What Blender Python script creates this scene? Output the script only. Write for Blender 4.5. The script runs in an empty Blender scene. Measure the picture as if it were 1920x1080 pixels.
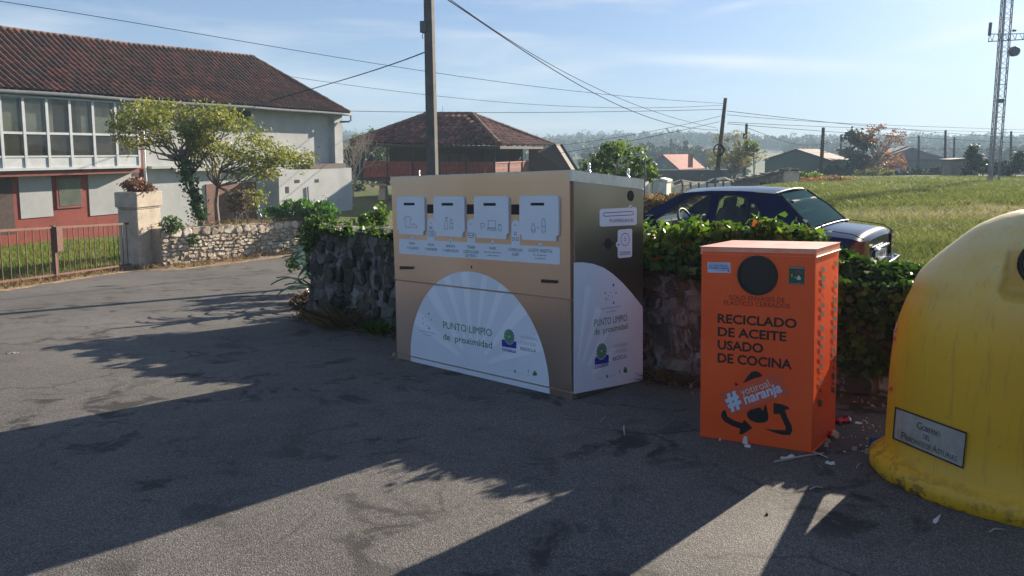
import bpy, math, random
import numpy as np
from mathutils import Vector, noise as mnoise
rnd = random.Random(7)
nrs = np.random.RandomState(11)
scene = bpy.context.scene
COL = scene.collection
# ---------------------------------------------------------------- camera
FPX, CY, PITCH, EYE = 1350.0, 420.0, math.radians(5.9), 1.5
cd = bpy.data.cameras.new("camera")
cam = bpy.data.objects.new("camera", cd)
COL.objects.link(cam)
cd.sensor_fit = 'HORIZONTAL'
cd.sensor_width = 36.0
cd.lens = FPX / 1920.0 * 36.0
cd.shift_y = -(540.0 - CY) / 1920.0
cd.clip_start = 0.05
cd.clip_end = 3000
cam.location = (0, 0, EYE)
cam.rotation_euler = (math.radians(90) - PITCH, 0, 0)
scene.camera = cam
# ---------------------------------------------------------------- sky and sun
SUN_AZ, SUN_EL = math.radians(41.8), math.radians(20.0)
SKY, SUN, EXPO = 0.05, 5.0, 1.62
world = bpy.data.worlds.new("World")
scene.world = world
world.use_nodes = True
wn, wl = world.node_tree.nodes, world.node_tree.links
wn.clear()
sky = wn.new('ShaderNodeTexSky')
sky.sky_type = 'NISHITA'
sky.sun_disc = False
sky.sun_elevation = SUN_EL
sky.sun_rotation = SUN_AZ
sky.altitude = 0
sky.air_density = 1.0
sky.dust_density = 1.3
sky.ozone_density = 4.0
wtc = wn.new('ShaderNodeTexCoord')
wmp = wn.new('ShaderNodeMapping')
wmp.inputs['Rotation'].default_value = (0, 0, math.radians(-20))
wmp.inputs['Scale'].default_value = (1.6, 1.2, 11.0)
wno = wn.new('ShaderNodeTexNoise')
wno.inputs['Scale'].default_value = 1.7
wno.inputs['Detail'].default_value = 7
wno.inputs['Roughness'].default_value = 0.55
wno.inputs['Distortion'].default_value = 0.5
wr = wn.new('ShaderNodeValToRGB')
wr.color_ramp.elements[0].position = 0.47
wr.color_ramp.elements[0].color = (0, 0, 0, 1)
wr.color_ramp.elements[1].position = 0.72
wr.color_ramp.elements[1].color = (.60, .60, .60, 1)
wmix = wn.new('ShaderNodeMixRGB')
wmix.inputs[2].default_value = (6.0, 6.1, 6.2, 1)
bg = wn.new('ShaderNodeBackground')
bg.inputs['Strength'].default_value = SKY
wout = wn.new('ShaderNodeOutputWorld')
wl.new(wtc.outputs['Generated'], wmp.inputs['Vector'])
wl.new(wmp.outputs['Vector'], wno.inputs['Vector'])
wl.new(wno.outputs['Fac'], wr.inputs['Fac'])
wl.new(wr.outputs['Color'], wmix.inputs[0])
wtint = wn.new('ShaderNodeMixRGB')
wtint.blend_type = 'MULTIPLY'
wtint.inputs[0].default_value = 1.0
wtint.inputs[2].default_value = (.83, 1.10, 1.56, 1)
wgam = wn.new('ShaderNodeGamma')
wgam.inputs['Gamma'].default_value = .60
wl.new(sky.outputs['Color'], wgam.inputs['Color'])
wl.new(wgam.outputs['Color'], wtint.inputs[1])
wl.new(wtint.outputs['Color'], wmix.inputs[1])
def wmath(op, a, b=0.0):
    m = wn.new('ShaderNodeMath'); m.operation = op
    for i, v in enumerate((a, b)):
        if hasattr(v, 'links'): wl.new(v, m.inputs[i])
        else: m.inputs[i].default_value = v
    return m.outputs[0]
wsx = wn.new('ShaderNodeSeparateXYZ')
wl.new(wtc.outputs['Generated'], wsx.inputs[0])
wy = wmath('MAXIMUM', wsx.outputs[1], .05)
wu, wv = wmath('DIVIDE', wsx.outputs[0], wy), wmath('DIVIDE', wsx.outputs[2], wy)
def streak(u0, v0, slope, half, wid):      # a thin cirrus streak at a fixed place in the sky
    d = wmath('DIVIDE', wmath('SUBTRACT', wv, wmath('MULTIPLY_ADD', wu, slope)), wid)
    m = d.node.inputs[0].links[0].from_node.inputs[1].links[0].from_node
    m.inputs[2].default_value = v0 - slope * u0
    a = wmath('POWER', 2.718, wmath('MULTIPLY', wmath('MULTIPLY', d, d), -1.0))
    e = wmath('DIVIDE', wmath('SUBTRACT', wu, u0), half)
    return wmath('MULTIPLY', a, wmath('POWER', 2.718, wmath('MULTIPLY', wmath('MULTIPLY', e, e), -1.0)))
wst = wmath('ADD', wmath('ADD', streak(.34, .117, -.05, .20, .011), streak(.65, .166, .23, .12, .010)), wmath('MULTIPLY', streak(.31, .195, .25, .05, .006), .6))
wn2 = wn.new('ShaderNodeTexNoise'); wn2.inputs['Scale'].default_value = 3.0; wn2.inputs['Detail'].default_value = 6
wm2 = wn.new('ShaderNodeMapping'); wm2.inputs['Scale'].default_value = (2.5, 1, 22)
wl.new(wtc.outputs['Generated'], wm2.inputs[0]); wl.new(wm2.outputs[0], wn2.inputs['Vector'])
wfac = wmath('MULTIPLY', wst, wmath('MULTIPLY', wn2.outputs['Fac'], .95))
wmix2 = wn.new('ShaderNodeMixRGB'); wmix2.inputs[2].default_value = (7.0, 7.0, 7.0, 1)
wl.new(wfac, wmix2.inputs[0]); wl.new(wmix.outputs['Color'], wmix2.inputs[1])
wl.new(wmix2.outputs['Color'], bg.inputs['Color'])
wl.new(bg.outputs['Background'], wout.inputs['Surface'])
SUND = Vector((math.sin(SUN_AZ) * math.cos(SUN_EL), math.cos(SUN_AZ) * math.cos(SUN_EL), math.sin(SUN_EL)))
sl = bpy.data.lights.new("sun", 'SUN')
sl.energy = SUN
sl.angle = math.radians(0.5)
sl.color = (1.0, 0.87, 0.70)
so = bpy.data.objects.new("sun", sl)
so.rotation_euler = (-SUND).to_track_quat('-Z', 'Y').to_euler()
so.location = SUND * 60
COL.objects.link(so)
scene.view_settings.view_transform = 'Standard'
scene.view_settings.look = 'None'
scene.view_settings.exposure = EXPO
scene.view_settings.gamma = 1.0
scene.cycles.max_bounces = 8
scene.cycles.transparent_max_bounces = 16
scene.cycles.volume_bounces = 0
scene.cycles.use_denoising = True
# ---------------------------------------------------------------- picture <-> place helpers
_F = np.array([0, math.cos(PITCH), -math.sin(PITCH)])
_U = np.array([0, math.sin(PITCH), math.cos(PITCH)])
_R = np.array([1.0, 0, 0])
_C = np.array([0, 0, EYE])
def ray(px, py):
    return _F + (px - 960.0) / FPX * _R + (CY - py) / FPX * _U
def at(px, py, Y):                       # the point of a sight line at distance Y
    d = ray(px, py)
    return _C + d * (Y / d[1])
def XY(px, Y):                            # ground position (x, y) for a column
    return (px - 960.0) / FPX * Y * (1.0 + 0.0), Y
def roadz(y):
    if y < -4: y = -4 + (y + 4) * .3
    if y < 17: return -.09 * y
    if y < 23:
        t = y - 17
        return -1.53 - .09 * t + .0075 * t * t
    return -1.80
def ong(px, py):                          # where a sight line meets the road
    d = ray(px, py)
    lo, hi = .5, 60.0
    for _ in range(60):
        m = (lo + hi) / 2
        p = _C + d * (m / d[1])
        if p[2] > roadz(m): lo = m
        else: hi = m
    return _C + d * (lo / d[1])
def sst(x, a, b):
    t = min(1, max(0, (x - a) / (b - a)))
    return t * t * (3 - 2 * t)
WA, WB = np.array([1.5, 6.33]), np.array([-2.85, 10.21])     # front foot of the roadside wall
_wd = (WB - WA) / np.linalg.norm(WB - WA)
_wn = np.array([_wd[1], -_wd[0]])
if _wn[1] < 0: _wn = -_wn
def walld(x, y): return min((x - WA[0]) * _wn[0] + (y - WA[1]) * _wn[1], (x - WA[0]) * .4 + (y - WA[1]) * .917)
def n2(x, y, s=0): return mnoise.noise(Vector((x, y, s)))
def lowz(x, y):
    z = roadz(y)
    if x < -10.35:
        k = sst(-10.35 - x, 0, 1.6)
        z = z * (1 - k) + min(z, -1.82) * k if y < 60 else z
    return z
def ground_h(x, y):
    z = lowz(x, y)
    d = walld(x, y)
    if d > 0:
        k = max(0, y - 14); xb = -2.0 + k * .52
        w = sst(d, .05, .4) * sst(x - xb, -2.3 - .03 * k, 2.3 + .03 * k)
        f = -.42 + .10 * n2(x * .09, y * .09) + .05 * n2(x * .4, y * .4) + .004 * max(0, x - 12)
        f -= .016 * max(0, y - 30)
        z = z * (1 - w) + f * w
    if y > 60:
        z = z + (-7.0 - z) * sst(y, 60, 210)
    if y > 270:
        r = 10 + 7 * n2(x / 140., 3.3) + 5 * n2(x / 55., 8.1)
        z += r * .8 * sst(y, 270, 470) + 6 * sst(y, 470, 640)
    return z
# ---------------------------------------------------------------- mesh helpers
class MB:
    def __init__(s):
        s.v, s.f, s.m, s.c = [], [], [], []
    def add(s, vs, fs, m=0, c=.5):
        o = len(s.v)
        s.v += [tuple(float(t) for t in q) for q in vs]
        for f in fs:
            s.f.append(tuple(o + i for i in f)); s.m.append(m); s.c.append(c)
        return s
    def poly(s, pts, m=0, c=.5):
        return s.add(pts, [tuple(range(len(pts)))], m, c)
    def box(s, c, d, rz=0, m=0, col=.5, ax=None):
        c = np.array(c, float)
        if ax is None:
            ca, sa = math.cos(rz), math.sin(rz)
            ax = (np.array([ca, sa, 0]), np.array([-sa, ca, 0]), np.array([0, 0, 1.]))
        vs = [c + ax[0] * d[0] / 2 * i + ax[1] * d[1] / 2 * j + ax[2] * d[2] / 2 * k for i in (-1, 1) for j in (-1, 1) for k in (-1, 1)]
        return s.add(vs, [(0, 1, 3, 2), (4, 6, 7, 5), (0, 4, 5, 1), (2, 3, 7, 6), (0, 2, 6, 4), (1, 5, 7, 3)], m, col)
    def beam(s, a, b, w, h, m=0, col=.5, up=(0, 0, 1)):
        a, b = np.array(a, float), np.array(b, float)
        d = b - a; L = np.linalg.norm(d); d /= L
        u = np.array(up, float)
        r = np.cross(d, u)
        if np.linalg.norm(r) < 1e-4: r = np.cross(d, np.array([0, 1., 0]))
        r /= np.linalg.norm(r); u = np.cross(r, d)
        return s.box((a + b) / 2, (L, w, h), ax=(d, r, u), m=m, col=col)
    def tube(s, pts, rad, n=6, m=0, col=.5, caps=True):
        pts = [np.array(p, float) for p in pts]
        if not hasattr(rad, '__len__'): rad = [rad] * len(pts)
        vs, fs = [], []
        ref = np.array([.31, .17, .93])
        for i, p in enumerate(pts):
            d = pts[min(i + 1, len(pts) - 1)] - pts[max(i - 1, 0)]
            d = d / (np.linalg.norm(d) + 1e-9)
            a = np.cross(d, ref)
            if np.linalg.norm(a) < .05: a = np.cross(d, np.array([1., 0, 0]))
            a /= np.linalg.norm(a); b = np.cross(d, a)
            for k in range(n):
                t = 2 * math.pi * k / n
                vs.append(p + rad[i] * (math.cos(t) * a + math.sin(t) * b))
        for i in range(len(pts) - 1):
            for k in range(n):
                k2 = (k + 1) % n
                fs.append((i * n + k, i * n + k2, (i + 1) * n + k2, (i + 1) * n + k))
        if caps:
            fs.append(tuple(range(n))[::-1]); fs.append(tuple((len(pts) - 1) * n + k for k in range(n)))
        return s.add(vs, fs, m, col)
    def prism(s, fr, poly, w0, w1, m=0, col=.5, mside=None):
        n = len(poly)
        vs = [fr(u, v, w0) for u, v in poly] + [fr(u, v, w1) for u, v in poly]
        s.add(vs, [tuple(range(n)), tuple(range(n, 2 * n))[::-1]], m, col)
        return s.add(vs, [(i, (i + 1) % n, n + (i + 1) % n, n + i) for i in range(n)], m if mside is None else mside, col)
    def flat(s, fr, poly, w, m=0, col=.5):
        return s.poly([fr(u, v, w) for u, v in poly], m, col)
    def grid(s, P, m=0, col=.5, cols=None, closeu=False):
        nu, nv = len(P), len(P[0])
        vs = [q for r in P for q in r]
        o = len(s.v)
        s.v += [tuple(float(t) for t in q) for q in vs]
        for i in range(nu - (0 if closeu else 1)):
            for j in range(nv - 1):
                i2 = (i + 1) % nu
                s.f.append((o + i * nv + j, o + i2 * nv + j, o + i2 * nv + j + 1, o + i * nv + j + 1))
                s.m.append(m); s.c.append(col if cols is None else cols[i][j])
        return s
    def build(s, name, mats, parent=None, smooth=False, bevel=0, loc=None, weld=False):
        me = bpy.data.meshes.new(name)
        off = np.zeros(3)
        if parent is not None: off = np.array(parent.matrix_basis.translation if parent.parent is None else parent['_w'])
        elif loc is not None: off = np.array(loc, float)
        V = np.array(s.v, float) - off
        me.from_pydata(V.tolist(), [], s.f)
        if not isinstance(mats, (list, tuple)): mats = [mats]
        for mm in mats: me.materials.append(mm)
        me.polygons.foreach_set('material_index', s.m)
        a = me.attributes.new('tint', 'FLOAT', 'FACE')
        a.data.foreach_set('value', s.c)
        if smooth: me.polygons.foreach_set('use_smooth', [True] * len(s.f))
        me.update()
        return link(name, me, parent, off, bevel, weld)
def link(name, me, parent, off, bevel=0, weld=False):
    o = bpy.data.objects.new(name, me)
    COL.objects.link(o)
    if parent is not None: o.parent = parent
    else: o.location = off
    o['_w'] = [float(t) for t in off]
    if weld:
        w = o.modifiers.new('weld', 'WELD'); w.merge_threshold = .0005
    if bevel:
        b = o.modifiers.new('bevel', 'BEVEL')
        b.width = bevel; b.segments = 2; b.limit_method = 'ANGLE'; b.angle_limit = math.radians(40)
    return o
def mesh_np(name, V, Fq, mats, tint=None, mi=None, parent=None, loc=None, smooth=False):
    off = np.zeros(3)
    if parent is not None: off = np.array(parent['_w'])
    elif loc is not None: off = np.array(loc, float)
    V = np.asarray(V, float) - off
    me = bpy.data.meshes.new(name)
    k = Fq.shape[1]
    me.vertices.add(len(V)); me.vertices.foreach_set('co', V.astype(np.float32).ravel())
    me.loops.add(Fq.size); me.loops.foreach_set('vertex_index', Fq.astype(np.int32).ravel())
    me.polygons.add(len(Fq)); me.polygons.foreach_set('loop_start', np.arange(0, Fq.size, k, dtype=np.int32))
    me.update(calc_edges=True)
    if not isinstance(mats, (list, tuple)): mats = [mats]
    for mm in mats: me.materials.append(mm)
    if mi is not None: me.polygons.foreach_set('material_index', np.asarray(mi, np.int32))
    if tint is not None:
        a = me.attributes.new('tint', 'FLOAT', 'FACE'); a.data.foreach_set('value', np.asarray(tint, np.float32))
    if smooth: me.polygons.foreach_set('use_smooth', [True] * len(Fq))
    me.validate(); me.update()
    return link(name, me, parent, off)
def tag(o, label=None, cat=None, group=None, kind=None):
    if label: o['label'] = label
    if cat: o['category'] = cat
    if group: o['group'] = group
    if kind: o['kind'] = kind
    return o
def thing(name, label, cat, loc, group=None):
    o = bpy.data.objects.new(name, None)
    COL.objects.link(o)
    o.empty_display_size = .2
    o.location = [float(t) for t in loc]
    o['_w'] = [float(t) for t in loc]
    return tag(o, label, cat, group)
def clean():
    for o in bpy.data.objects:
        if '_w' in o: del o['_w']
class Fr:                                  # a flat face of a thing: u along, v up, w out of the face
    def __init__(s, O, ex, ey, ez):
        s.O, s.x, s.y, s.z = [np.array(t, float) for t in (O, ex, ey, ez)]
    def __call__(s, u, v, w=0): return s.O + u * s.x + v * s.y + w * s.z
    def px(s, x, y, w=0):
        d = ray(x, y)
        q = np.linalg.solve(np.column_stack([s.x, s.y, -d]), _C - s.O - w * s.z)
        return float(q[0]), float(q[1])
def unit(v): v = np.array(v, float); return v / np.linalg.norm(v)
def rrect(u0, v0, u1, v1, r, n=4):
    out = []
    for cx, cy, a0 in ((u1 - r, v1 - r, 0), (u0 + r, v1 - r, 90), (u0 + r, v0 + r, 180), (u1 - r, v0 + r, 270)):
        for k in range(n + 1):
            a = math.radians(a0 + 90 * k / n); out.append((cx + r * math.cos(a), cy + r * math.sin(a)))
    return out
def circ(u, v, r, n=32, ry=None, a0=0, a1=360):
    ry = ry or r
    full = abs(a1 - a0) >= 360
    return [(u + r * math.cos(math.radians(a0 + (a1 - a0) * k / (n if full else n - 1))), v + ry * math.sin(math.radians(a0 + (a1 - a0) * k / (n if full else n - 1)))) for k in range(n)]
_tc = {}
def text_geo(body, bold=0.0):
    key = (body, bold)
    if key in _tc: return _tc[key]
    cu = bpy.data.curves.new('lettering', 'FONT')
    cu.body = body; cu.size = 1; cu.offset = bold; cu.resolution_u = 3
    ob = bpy.data.objects.new('lettering', cu)
    me = ob.to_mesh()
    V = np.array([v.co[:] for v in me.vertices]) if len(me.vertices) else np.zeros((1, 3))
    Fs = [tuple(p.vertices) for p in me.polygons]
    ob.to_mesh_clear()
    bpy.data.objects.remove(ob); bpy.data.curves.remove(cu)
    _tc[key] = (V, Fs)
    return _tc[key]
def text(mb, fr, body, u0, v0, u1=None, h=None, w=.002, m=0, bold=0, align='L', ang=0, shear=0, vert=False):
    """lettering on a face: baseline from (u0, v0); u1 fits the width, h the capital height"""
    V, Fs = text_geo(body, bold)
    W = V[:, 0].max() - V[:, 0].min(); x0 = V[:, 0].min()
    cap = .70
    sy = (h / cap) if h else None
    sx = ((u1 - u0) / W) if u1 is not None else sy
    if sy is None: sy = sx
    x = (V[:, 0] - x0) * sx + V[:, 1] * sy * shear; y = V[:, 1] * sy
    if align == 'C': x = x - W * sx / 2
    ca, sa = math.cos(ang), math.sin(ang)
    X, Y = x * ca - y * sa, x * sa + y * ca
    mb.add([fr(u0 + a, v0 + b, w) for a, b in zip(X, Y)], Fs, m)
def line(mb, fr, pts, t, w, m=0, closed=False):          # thin drawn line on a face
    pts = list(pts)
    if closed: pts.append(pts[0])
    for (a, b), (c, d) in zip(pts[:-1], pts[1:]):
        L = math.hypot(c - a, d - b)
        if L < 1e-6: continue
        nx, ny = -(d - b) / L * t / 2, (c - a) / L * t / 2
        ex, ey = (c - a) / L * t / 2, (d - b) / L * t / 2
        mb.flat(fr, [(a + nx - ex, b + ny - ey), (c + nx + ex, d + ny + ey), (c - nx + ex, d - ny + ey), (a - nx - ex, b - ny - ey)], w, m)
# ---------------------------------------------------------------- materials
class NT:
    def __init__(s, name):
        s.mat = bpy.data.materials.new(name); s.mat.use_nodes = True
        s.n, s.l = s.mat.node_tree.nodes, s.mat.node_tree.links
        s.n.clear()
        s.out = s.n.new('ShaderNodeOutputMaterial')
        s.p = s.n.new('ShaderNodeBsdfPrincipled')
        s.l.new(s.p.outputs[0], s.out.inputs['Surface'])
        s.tc = s.n.new('ShaderNodeTexCoord')
    def setp(s, **k):
        for a, v in k.items():
            a = a.replace('_', ' ')
            i = s.p.inputs[a]
            if hasattr(v, 'links'): s.l.new(v, i)
            else: i.default_value = (v[0], v[1], v[2], 1) if isinstance(v, tuple) and len(v) == 3 else v
        return s
    def vec(s, scale=(1, 1, 1), rot=(0, 0, 0), coord='Object'):
        m = s.n.new('ShaderNodeMapping')
        m.inputs['Scale'].default_value = scale; m.inputs['Rotation'].default_value = rot
        s.l.new(s.tc.outputs[coord], m.inputs['Vector']); return m.outputs[0]
    def noise(s, scale, detail=4, rough=.55, vec=None, dist=0):
        t = s.n.new('ShaderNodeTexNoise')
        t.inputs['Scale'].default_value = scale; t.inputs['Detail'].default_value = detail
        t.inputs['Roughness'].default_value = rough; t.inputs['Distortion'].default_value = dist
        s.l.new(vec if vec is not None else s.tc.outputs['Object'], t.inputs['Vector']); return t.outputs['Fac']
    def noisec(s, scale, detail=2, vec=None):
        t = s.n.new('ShaderNodeTexNoise')
        t.inputs['Scale'].default_value = scale; t.inputs['Detail'].default_value = detail
        s.l.new(vec if vec is not None else s.tc.outputs['Object'], t.inputs['Vector']); return t.outputs['Color']
    def voro(s, scale, feature='F1', vec=None, out='Distance', rnd=1):
        t = s.n.new('ShaderNodeTexVoronoi'); t.feature = feature
        t.inputs['Scale'].default_value = scale; t.inputs['Randomness'].default_value = rnd
        s.l.new(vec if vec is not None else s.tc.outputs['Object'], t.inputs['Vector']); return t.outputs[out]
    def ramp(s, fac, stops):
        r = s.n.new('ShaderNodeValToRGB')
        e = r.color_ramp.elements
        while len(e) < len(stops): e.new(.5)
        for q, (p, c) in zip(e, stops):
            q.position = p; q.color = (c, c, c, 1) if not hasattr(c, '__len__') else (c[0], c[1], c[2], 1)
        s.l.new(fac, r.inputs[0]); return r.outputs[0]
    def mix(s, fac, a, b, mode='MIX'):
        m = s.n.new('ShaderNodeMixRGB'); m.blend_type = mode
        for i, v in enumerate((fac, a, b)):
            if hasattr(v, 'links'): s.l.new(v, m.inputs[i])
            else: m.inputs[i].default_value = v if i == 0 else ((v, v, v, 1) if not hasattr(v, '__len__') else (v[0], v[1], v[2], 1))
        return m.outputs[0]
    def math(s, op, a, b=0):
        m = s.n.new('ShaderNodeMath'); m.operation = op
        for i, v in enumerate((a, b)):
            if hasattr(v, 'links'): s.l.new(v, m.inputs[i])
            else: m.inputs[i].default_value = v
        return m.outputs[0]
    def attr(s, name='tint'):
        a = s.n.new('ShaderNodeAttribute'); a.attribute_name = name; return a.outputs['Fac']
    def sep(s, axis='Z', coord='Object'):
        x = s.n.new('ShaderNodeSeparateXYZ'); s.l.new(s.tc.outputs[coord], x.inputs[0]); return x.outputs[axis]
    def bump(s, h, strength=.5, dist=.02):
        b = s.n.new('ShaderNodeBump'); b.inputs['Strength'].default_value = strength; b.inputs['Distance'].default_value = dist
        s.l.new(h, b.inputs['Height']); s.l.new(b.outputs[0], s.p.inputs['Normal']); return s
M = {}
def simple(name, c, rough=.6, metal=0, var=.18, scale=6, bump=0, bscale=60, coat=0, tint=0, spec=.5):
    n = NT(name)
    f = n.noise(scale, 5)
    dark = tuple(t * (1 - var) for t in c); lite = tuple(min(1, t * (1 + var)) for t in c)
    colr = n.ramp(f, [(.3, dark), (.7, lite)])
    if tint:
        colr = n.mix(1.0, colr, n.ramp(n.attr(), [(0, 1 - tint), (1, 1 + tint)]), 'MULTIPLY')
    n.setp(Base_Color=colr, Roughness=rough, Metallic=metal, Coat_Weight=coat)
    n.p.inputs['Specular IOR Level'].default_value = spec
    if bump: n.bump(n.noise(bscale, 4), bump, .01)
    M[name] = n.mat
    return n.mat
def leafmat(name, stops, trans=.35, rough=.5):
    n = NT(name)
    c = n.ramp(n.attr(), stops)
    n.setp(Base_Color=c, Roughness=rough)
    n.p.inputs['Specular IOR Level'].default_value = .35
    t = n.n.new('ShaderNodeBsdfTranslucent')
    bright = n.mix(1.0, c, (1.5, 1.5, .8), 'MULTIPLY')
    n.l.new(bright, t.inputs['Color'])
    mx = n.n.new('ShaderNodeMixShader'); mx.inputs[0].default_value = trans
    n.l.new(n.p.outputs[0], mx.inputs[1]); n.l.new(t.outputs[0], mx.inputs[2]); n.l.new(mx.outputs[0], n.out.inputs['Surface'])
    M[name] = n.mat
    return n.mat
def glassmat(name, tintc=(.8, .85, .85), film=.25, filmc=(.3, .32, .32), rough=.03, gloss=.75, f0=.04):
    n = NT(name)
    tr = n.n.new('ShaderNodeBsdfTransparent'); tr.inputs[0].default_value = (*tintc, 1)
    df = n.n.new('ShaderNodeBsdfDiffuse'); df.inputs[0].default_value = (*filmc, 1)
    gl = n.n.new('ShaderNodeBsdfGlossy'); gl.inputs['Roughness'].default_value = rough
    lw = n.n.new('ShaderNodeLayerWeight'); lw.inputs[0].default_value = .5
    fz = n.n.new('ShaderNodeMath'); fz.operation = 'MULTIPLY_ADD'; fz.inputs[1].default_value = gloss; fz.inputs[2].default_value = f0
    pw = n.n.new('ShaderNodeMath'); pw.operation = 'POWER'; pw.inputs[1].default_value = 5
    n.l.new(lw.outputs['Facing'], pw.inputs[0]); n.l.new(pw.outputs[0], fz.inputs[0])
    m1 = n.n.new('ShaderNodeMixShader'); m1.inputs[0].default_value = film
    m2 = n.n.new('ShaderNodeMixShader')
    n.l.new(tr.outputs[0], m1.inputs[1]); n.l.new(df.outputs[0], m1.inputs[2])
    n.l.new(fz.outputs[0], m2.inputs[0]); n.l.new(m1.outputs[0], m2.inputs[1]); n.l.new(gl.outputs[0], m2.inputs[2])
    n.l.new(m2.outputs[0], n.out.inputs['Surface'])
    M[name] = n.mat
    return n.mat
def make_materials():
    # asphalt: aggregate grain, worn patches, cracks
    n = NT('asphalt')
    big = n.noise(.35, 4); mid = n.noise(2.3, 6, .6); grain = n.voro(120, 'F1'); fine = n.noise(160, 2)
    base = n.ramp(big, [(.3, (.074, .070, .067)), (.7, (.132, .124, .118))])
    base = n.mix(n.ramp(mid, [(.50, 0), (.72, .55)]), base, (.052, .050, .049))
    base = n.mix(n.ramp(grain, [(.0, .75), (.5, 0)]), base, (.21, .195, .18))
    cell = n.voro(150, 'F1', out='Color')
    base = n.mix(.85, base, n.ramp(cell, [(.15, .45), (.5, .95), (.85, 1.75)]), 'MULTIPLY')
    base = n.mix(n.ramp(fine, [(.38, .55), (.58, 0)]), base, (.03, .029, .028))
    wv = n.mix(.22, n.vec(), n.noisec(4.5, 5), 'ADD')
    crack = n.voro(.55, 'DISTANCE_TO_EDGE', vec=wv)
    msk = n.math('MULTIPLY', n.ramp(crack, [(.0, 1), (.011, 0)]), n.ramp(n.noise(1.1, 4), [(.50, 0), (.60, .8)]))
    base = n.mix(msk, base, (.016, .016, .017))
    stain = n.math('MULTIPLY', n.ramp(n.noise(2.4, 6, .65, dist=.6), [(.54, 0), (.61, .9)]), n.ramp(n.noise(.6, 2), [(.44, 0), (.56, 1)]))
    base = n.mix(stain, base, (.022, .021, .021))
    n.setp(Base_Color=base, Roughness=n.ramp(mid, [(.3, .75), (.7, .92)]))
    n.p.inputs['Specular IOR Level'].default_value = .3
    hgt = n.mix(.6, n.ramp(grain, [(0, 1), (.6, 0)]), fine)
    n.bump(hgt, .55, .010)
    M['asphalt'] = n.mat
    # meadow soil / far fields
    n = NT('meadow')
    a = n.noise(.06, 5); b = n.noise(1.4, 6, .65); c = n.noise(14, 4, .7)
    colr = n.ramp(a, [(.35, (.085, .12, .03)), (.5, (.12, .14, .04)), (.62, (.16, .14, .065))])
    colr = n.mix(n.ramp(b, [(.45, 0), (.7, .6)]), colr, (.17, .135, .075))
    colr = n.mix(n.ramp(c, [(.35, .6), (.6, 0)]), colr, (.04, .06, .018))
    n.setp(Base_Color=colr, Roughness=.95); n.p.inputs['Specular IOR Level'].default_value = .1
    n.bump(n.mix(.5, c, b), .9, .08)
    M['meadow'] = n.mat
    n = NT('dirt')
    b = n.noise(5, 6, .65)
    n.setp(Base_Color=n.ramp(b, [(.3, (.13, .09, .06)), (.5, (.23, .16, .10)), (.7, (.30, .24, .15))]), Roughness=.95)
    n.bump(n.noise(30, 5), .8, .03); M['dirt'] = n.mat
    # brushed stainless steel
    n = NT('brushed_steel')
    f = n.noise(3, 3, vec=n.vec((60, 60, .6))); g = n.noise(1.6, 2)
    n.setp(Base_Color=n.ramp(g, [(.3, (.69, .52, .43)), (.7, (.74, .57, .48))]), Metallic=.92, Roughness=n.ramp(f, [(.3, .30), (.7, .325)]))  # warm reflection of sunlit surroundings put into the base colour
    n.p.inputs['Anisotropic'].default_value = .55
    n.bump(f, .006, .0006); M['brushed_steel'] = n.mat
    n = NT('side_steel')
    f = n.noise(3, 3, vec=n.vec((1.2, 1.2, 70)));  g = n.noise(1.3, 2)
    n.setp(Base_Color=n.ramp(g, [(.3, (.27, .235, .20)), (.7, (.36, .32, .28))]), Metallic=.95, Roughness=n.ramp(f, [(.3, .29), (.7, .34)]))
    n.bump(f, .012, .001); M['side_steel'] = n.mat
    simple('galvanised', (.55, .57, .6), .35, .9, .15, 9)
    # printed vinyl; both whites have the blue of sky-lit shade put into the colour
    simple('white_vinyl', (.66, .74, .84), .38, 0, .03, 3)
    simple('white_vinyl_ray', (.76, .83, .92), .38, 0, .03, 3)
    simple('green_ink', (.02, .20, .075), .5, var=.1)
    simple('blue_ink', (.025, .025, .33), .5, var=.1)
    simple('grey_ink', (.30, .36, .42), .5, var=.1)
    simple('teal_ink', (.08, .20, .24), .5, var=.1)
    simple('black_ink', (.012, .011, .012), .45, var=.1)
    simple('dark_hole', (.008, .008, .010), .7, var=.1)
    simple('black_plastic', (.015, .015, .017), .35, var=.2)
    simple('rubber', (.02, .02, .02), .7, var=.2)
    # orange enamel
    n = NT('orange_paint')
    a = n.noise(2.5, 5); sc = n.noise(5, 4, .6, vec=n.vec((9, 9, 1.1)))
    colr = n.ramp(a, [(.3, (.76, .085, .014)), (.7, (.84, .11, .018))])
    colr = n.mix(n.ramp(sc, [(.63, 0), (.72, .22)]), colr, (.72, .30, .16))
    n.setp(Base_Color=colr, Roughness=n.ramp(a, [(.3, .30), (.7, .42)])); n.bump(n.noise(9, 2), .04, .01); M['orange_paint'] = n.mat
    simple('orange_film', (.62, .10, .045), .5, var=.05)
    n = NT('orange_lid')
    a = n.noise(6, 6, .65)
    n.setp(Base_Color=n.ramp(a, [(.35, (.74, .24, .14)), (.65, (.72, .42, .33))]), Roughness=.40); M['orange_lid'] = n.mat  # paler than the body: the sun's glint is put into the lid colour
    # yellow polyester, weathered
    n = NT('yellow_shell')
    a = n.noise(1.5, 5); b = n.noise(9, 6, .7); st = n.noise(4, 4, .6, vec=n.vec((9, 9, .8)))
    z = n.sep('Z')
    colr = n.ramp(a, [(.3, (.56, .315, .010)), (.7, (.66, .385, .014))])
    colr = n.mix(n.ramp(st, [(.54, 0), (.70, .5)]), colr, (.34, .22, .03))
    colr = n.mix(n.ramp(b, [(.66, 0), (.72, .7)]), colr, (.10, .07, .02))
    up = n.math('MULTIPLY', n.ramp(n.math('MULTIPLY', z, .6), [(.55, 0), (.88, 1)]), n.ramp(b, [(.3, .35), (.6, .8)]))
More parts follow.
